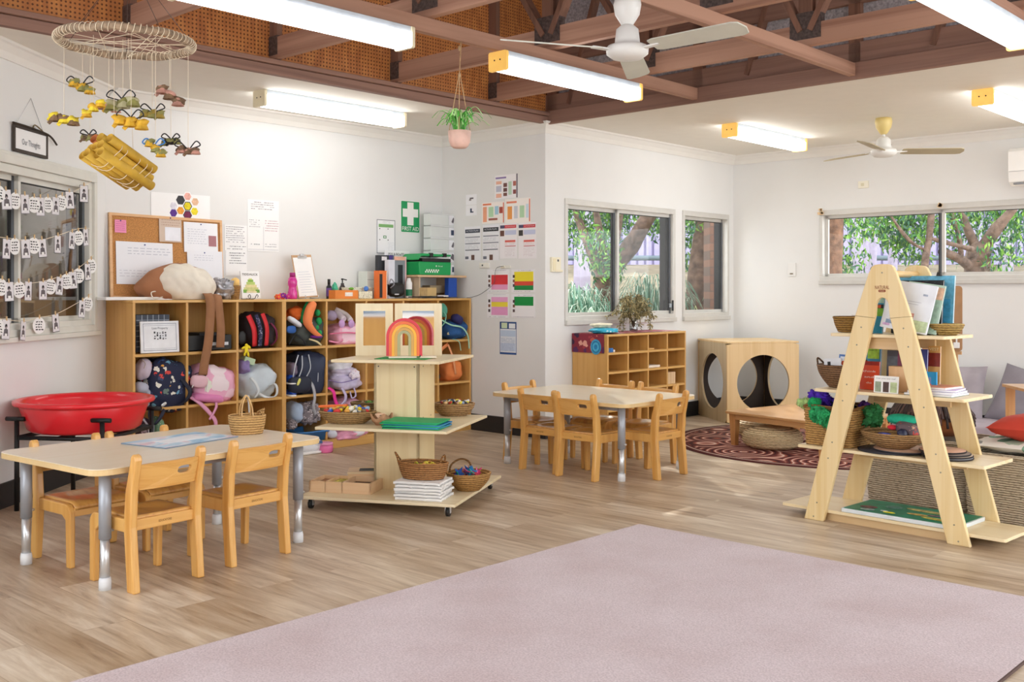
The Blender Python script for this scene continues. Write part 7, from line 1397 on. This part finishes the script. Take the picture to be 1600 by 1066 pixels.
for i, (cl, dx, w_, d_) in enumerate((('#dfe2ee', 0, .235, .2), ('#e6e6f0', .005, .22, .19), ('#c9b8e4', .01, .21, .18), ('#e09a80', -.005, .19, .17))):
    q = fF.w(.205+dx, .13, ZF[2]+.0112*i); mb = MB(); mb.box((0, 0, .0055), (w_, d_, .0085), PAPER); mb.box((0, 0, .0102), (w_+.004, d_+.004, .0012), P(cl, .5, var=.25, vs=14)); mb.box((0, 0, .0006), (w_+.004, d_+.004, .0012), P(('#3f6a5a', '#c9c4d8', '#6a4aa8', '#d8c0c8')[i], .5))
    tag(mb.build('flat_book', loc=q, rz=fF.a+R((0, 3, 9, -4)[i])), ('book lying at the bottom of the flat pile on the ladder shelf', 'book second from the bottom of the flat pile', 'lilac covered book third in the flat pile', 'orange patched book on top of the flat pile')[i], 'book', 'flat pile of books')
# second shelf: wicker hamper with tulle
q = fF.w(-.345, .165, ZF[1]); hmp = thing('wicker_hamper', 'square honey wicker basket stuffed with coloured tulle on the ladder shelf', 'basket', q, fF.a+R(2)); mb = MB(); rows = 20
mb.lathe([(.118, 0)]+[(.118+.006*i/rows, .205*i/rows) for i in range(rows+1)]+[(.116, .205), (.112, .1)], weave('#c89a58', '#6f4a20', 60), n=112, sx=1.15, sy=1.05, e=8, wv=(.003, 20, 1)); part(mb, 'basket_body', hmp)
mb = MB(); mb.tube([(math.copysign(abs(math.cos(a))**.25, math.cos(a))*.143, math.copysign(abs(math.sin(a))**.25, math.sin(a))*.13, .206+.006*math.sin(6*a)) for a in [2*PI*i/64 for i in range(64)]], .008, weave('#a07038', '#5a3a18', 60), n=8, closed=True); part(mb, 'rim', hmp)
def tulle(label, c, d, col, seed, cat='fabric'):
    r = random.Random(seed); mb = MB(); m = P(col, .8, var=.25, vs=40, alpha=.85); n_ = 9
    for k in range(n_):
        p_ = Vector((r.uniform(-.5, .5)*d[0]*.6, r.uniform(-.5, .5)*d[1]*.6, r.uniform(-.5, .5)*d[2]*.6)); mb.ell(p_, (d[0]*.55, d[1]*.55, d[2]*.55), m, n=30, lump=.4, seed=seed+k, fr=11, rot=(r.uniform(0, 3), r.uniform(0, 3), 0))
    tag(mb.build('tulle_scarf', loc=c, rz=fF.a), label, cat)
def fat(px, py, y): return fF.at(px, py, y)
tulle('purple tulle scarf bunched in the honey wicker basket', fat(1283, 627, .14), (.13, .12, .09), '#5a2ac8', 1); tulle('green tulle scarf spilling over the front of the honey wicker basket', fat(1283, 650, -.0), (.12, .07, .12), '#2fb068', 2); tulle('pale yellow green fabric at the left corner of the wicker basket', fat(1262, 632, .07), (.09, .08, .04), '#b9d888', 3); tulle('bright green fabric between the yellow and purple scarves', fat(1272, 631, .05), (.06, .06, .06), '#28c070', 4); tulle('dark navy fabric at the back right of the wicker basket', fat(1318, 636, .2), (.12, .1, .07), '#1c2038', 5); tulle('teal green tulle hanging from the right side of the wicker basket', fat(1362, 655, .2), (.10, .08, .16), '#3f9a58', 6); tulle('small purple and yellow fabric scrap above the teal tulle', fat(1352, 635, .22), (.06, .05, .04), '#6a3aa0', 7)
q = onF(1397, .13, ZF[1]+.02); woven('wide woven bowl of felt toys on dark discs in the middle of the ladder shelf', q, .165, .075, '#b08a5a', '#5f4424', fF.a, 1, .8, 'felt_bowl', rows=10, base_=.45, am=.003, around=24)
soft('felt_pad', 'oval teal green crochet pad on top of the felt bowl', 'toy', fF, (1387, 647, 1433, 664), .1, .1, P('#22b08c', .9, var=.1, vs=60), e=2.3, lump=.03); soft('folded_cloth', 'grey and red striped folded cloth in the felt bowl', 'cloth', fF, (1403, 661, 1442, 681), .06, .12, spots('#6a5a60', ('#8a7a80', '#c0504a', '#4a4450', '#d8a890'), 30, .4), e=3, lump=.05, tilt=15); soft('felt_ball', 'red felt ball in the felt bowl', 'toy', fF, (1387, 664, 1402, 672), .06, .05, P('#d82a3a', .9), e=2); soft('bangle', 'dark blue bangle in the felt bowl', 'toy', fF, (1402, 670, 1418, 686), .02, .05, P('#1f2440', .4), e=2, lump=.05); soft('felt_toy', 'blue and purple felt toy at the left of the felt bowl', 'toy', fF, (1370, 676, 1392, 684), .02, .08, P('#5a6ad0', .9, var=.5, vs=50), e=2); soft('felt_toy', 'orange and green felt toy at the front of the felt bowl', 'toy', fF, (1386, 679, 1404, 685), .0, .06, P('#e89a4a', .9, var=.5, vs=50), e=2)
DKD = P('#2c2c34', .6); 
def disc(label, p, r_, h, top, side, grp): mb = MB(); mb.lathe([(r_*.98, 0), (r_, h*.2), (r_, h*.8), (r_*.98, h*.81)], side, n=40); mb.lathe([(r_*.97, h*.81), (r_*.97, h), (0, h)], top, n=40, cap=False); tag(mb.build('wood_disc', loc=p), label, 'disc', grp)
disc('dark flat disc lying under the felt bowl', onF(1393, .14, ZF[1]), .165, .009, DKD, DKD, None); disc('brown edged disc between the dark disc and the felt bowl', onF(1412, .15, ZF[1]+.0095), .15, .009, P('#b08a70', .6), DKD, None)
for i, (px, r_, tp) in enumerate(((1482, .115, '#8a8a8c'), (1480, .12, '#b9a48e'), (1478, .115, '#7a6a60'), (1473, .11, '#c89a80'))): disc(('lowest of the four bark edged discs on the ladder shelf', 'second bark edged disc from the bottom', 'third bark edged disc from the bottom', 'tan bark edged disc on top of the right pile')[i], onF(px, .12+.01*(i % 2), ZF[1]+.0096*i), r_, .009, P(tp, .6, var=.1), P('#241c1c', .8), 'bark edged discs')
# lowest shelf: green board with natural objects under resin
gx0, gx1 = fF.t(1312, 0), fF.t(1496, 0); gs = (gx1-gx0)/.80; q = fF.w((gx0+gx1)/2, .17, ZF[0]); gb = thing('display_board', 'green display board in a clear tray with leaves and shells on the lowest shelf', 'board', q, fF.a); mb = MB(); mb.prism(rrect(.80*gs, .325, .012, 3), 0, .02, P('#dfe6ea', .15, coat=.5), 'xy'); part(mb, 'clear_tray', gb, bevel=.003); mb = MB(); mb.prism(rrect(.80*gs-.02, .305, .01, 3), .0202, .0215, P('#0f7f60', .5, var=.15, vs=14), 'xy'); part(mb, 'green_sheet', gb)
for nm, x, y, a, b_, cl, rz_ in (('shell', -.27, -.05, .05, .035, '#6a4a48', 10), ('glass_pebble', -.24, -.11, .04, .025, '#8fa8a0', 20), ('glass_dish', -.14, .03, .05, .04, '#4f7f74', 0), ('white_feather', -.13, -.09, .03, .008, '#e3e3e3', -10), ('yellow_petal', -.09, -.105, .035, .014, '#f0e43a', 5), ('dry_leaf', .08, .05, .13, .028, '#a8a060', -4), ('dry_leaf', .07, -.05, .06, .02, '#b89a50', 3), ('shell', .17, -.02, .04, .02, '#6a5a5c', 10), ('dry_leaf', .22, -.09, .09, .024, '#b8b050', -5)):
    x *= gs; mb = MB(); mb.ell((x, y, .0235), (a*2*.9, b_*2*.9, .006), P(cl, .6, var=.3, vs=40), n=16, rot=(0, 0, R(rz_))); part(mb, nm, gb)
# brown emu-feather basket behind
q = fF.w(fF.t(1455, .95), .95, .0); mb = MB(); mb.lathe([(.14, .383), (.2, .44), (.21, .5), (.18, .53)], P('#a8683c', .85, var=.15, vs=10), n=40); r = random.Random(2)
fe = thing('feather_basket', 'round brown basket draped with dark brown feathers behind the ladder shelf', 'basket', (q.x, q.y, 0), 0); part(mb, 'basket_body', fe); mb = MB(); F_ = [P(c, .8, var=.2) for c in ('#2c201e', '#4a3430', '#6a4c44', '#3a2a28')]
for k in range(260):
    a = r.uniform(0, 2*PI); q0 = r.uniform(.0, .08); d = Vector((math.cos(a), math.sin(a), 0)); mb.ribbon(smoothpath([d*q0+Vector((0, 0, .60)), d*.15+Vector((0, 0, .585)), d*.215+Vector((0, 0, .52)), d*r.uniform(.215, .24)+Vector((0, 0, r.uniform(.43, .5)))], 3), .014, .003, F_[k % 4], d.cross(Vector((0, 0, 1))))
mb.ell((0, 0, .54), (.36, .36, .12), F_[0], n=24, lump=.05); part(mb, 'feathers', fe)
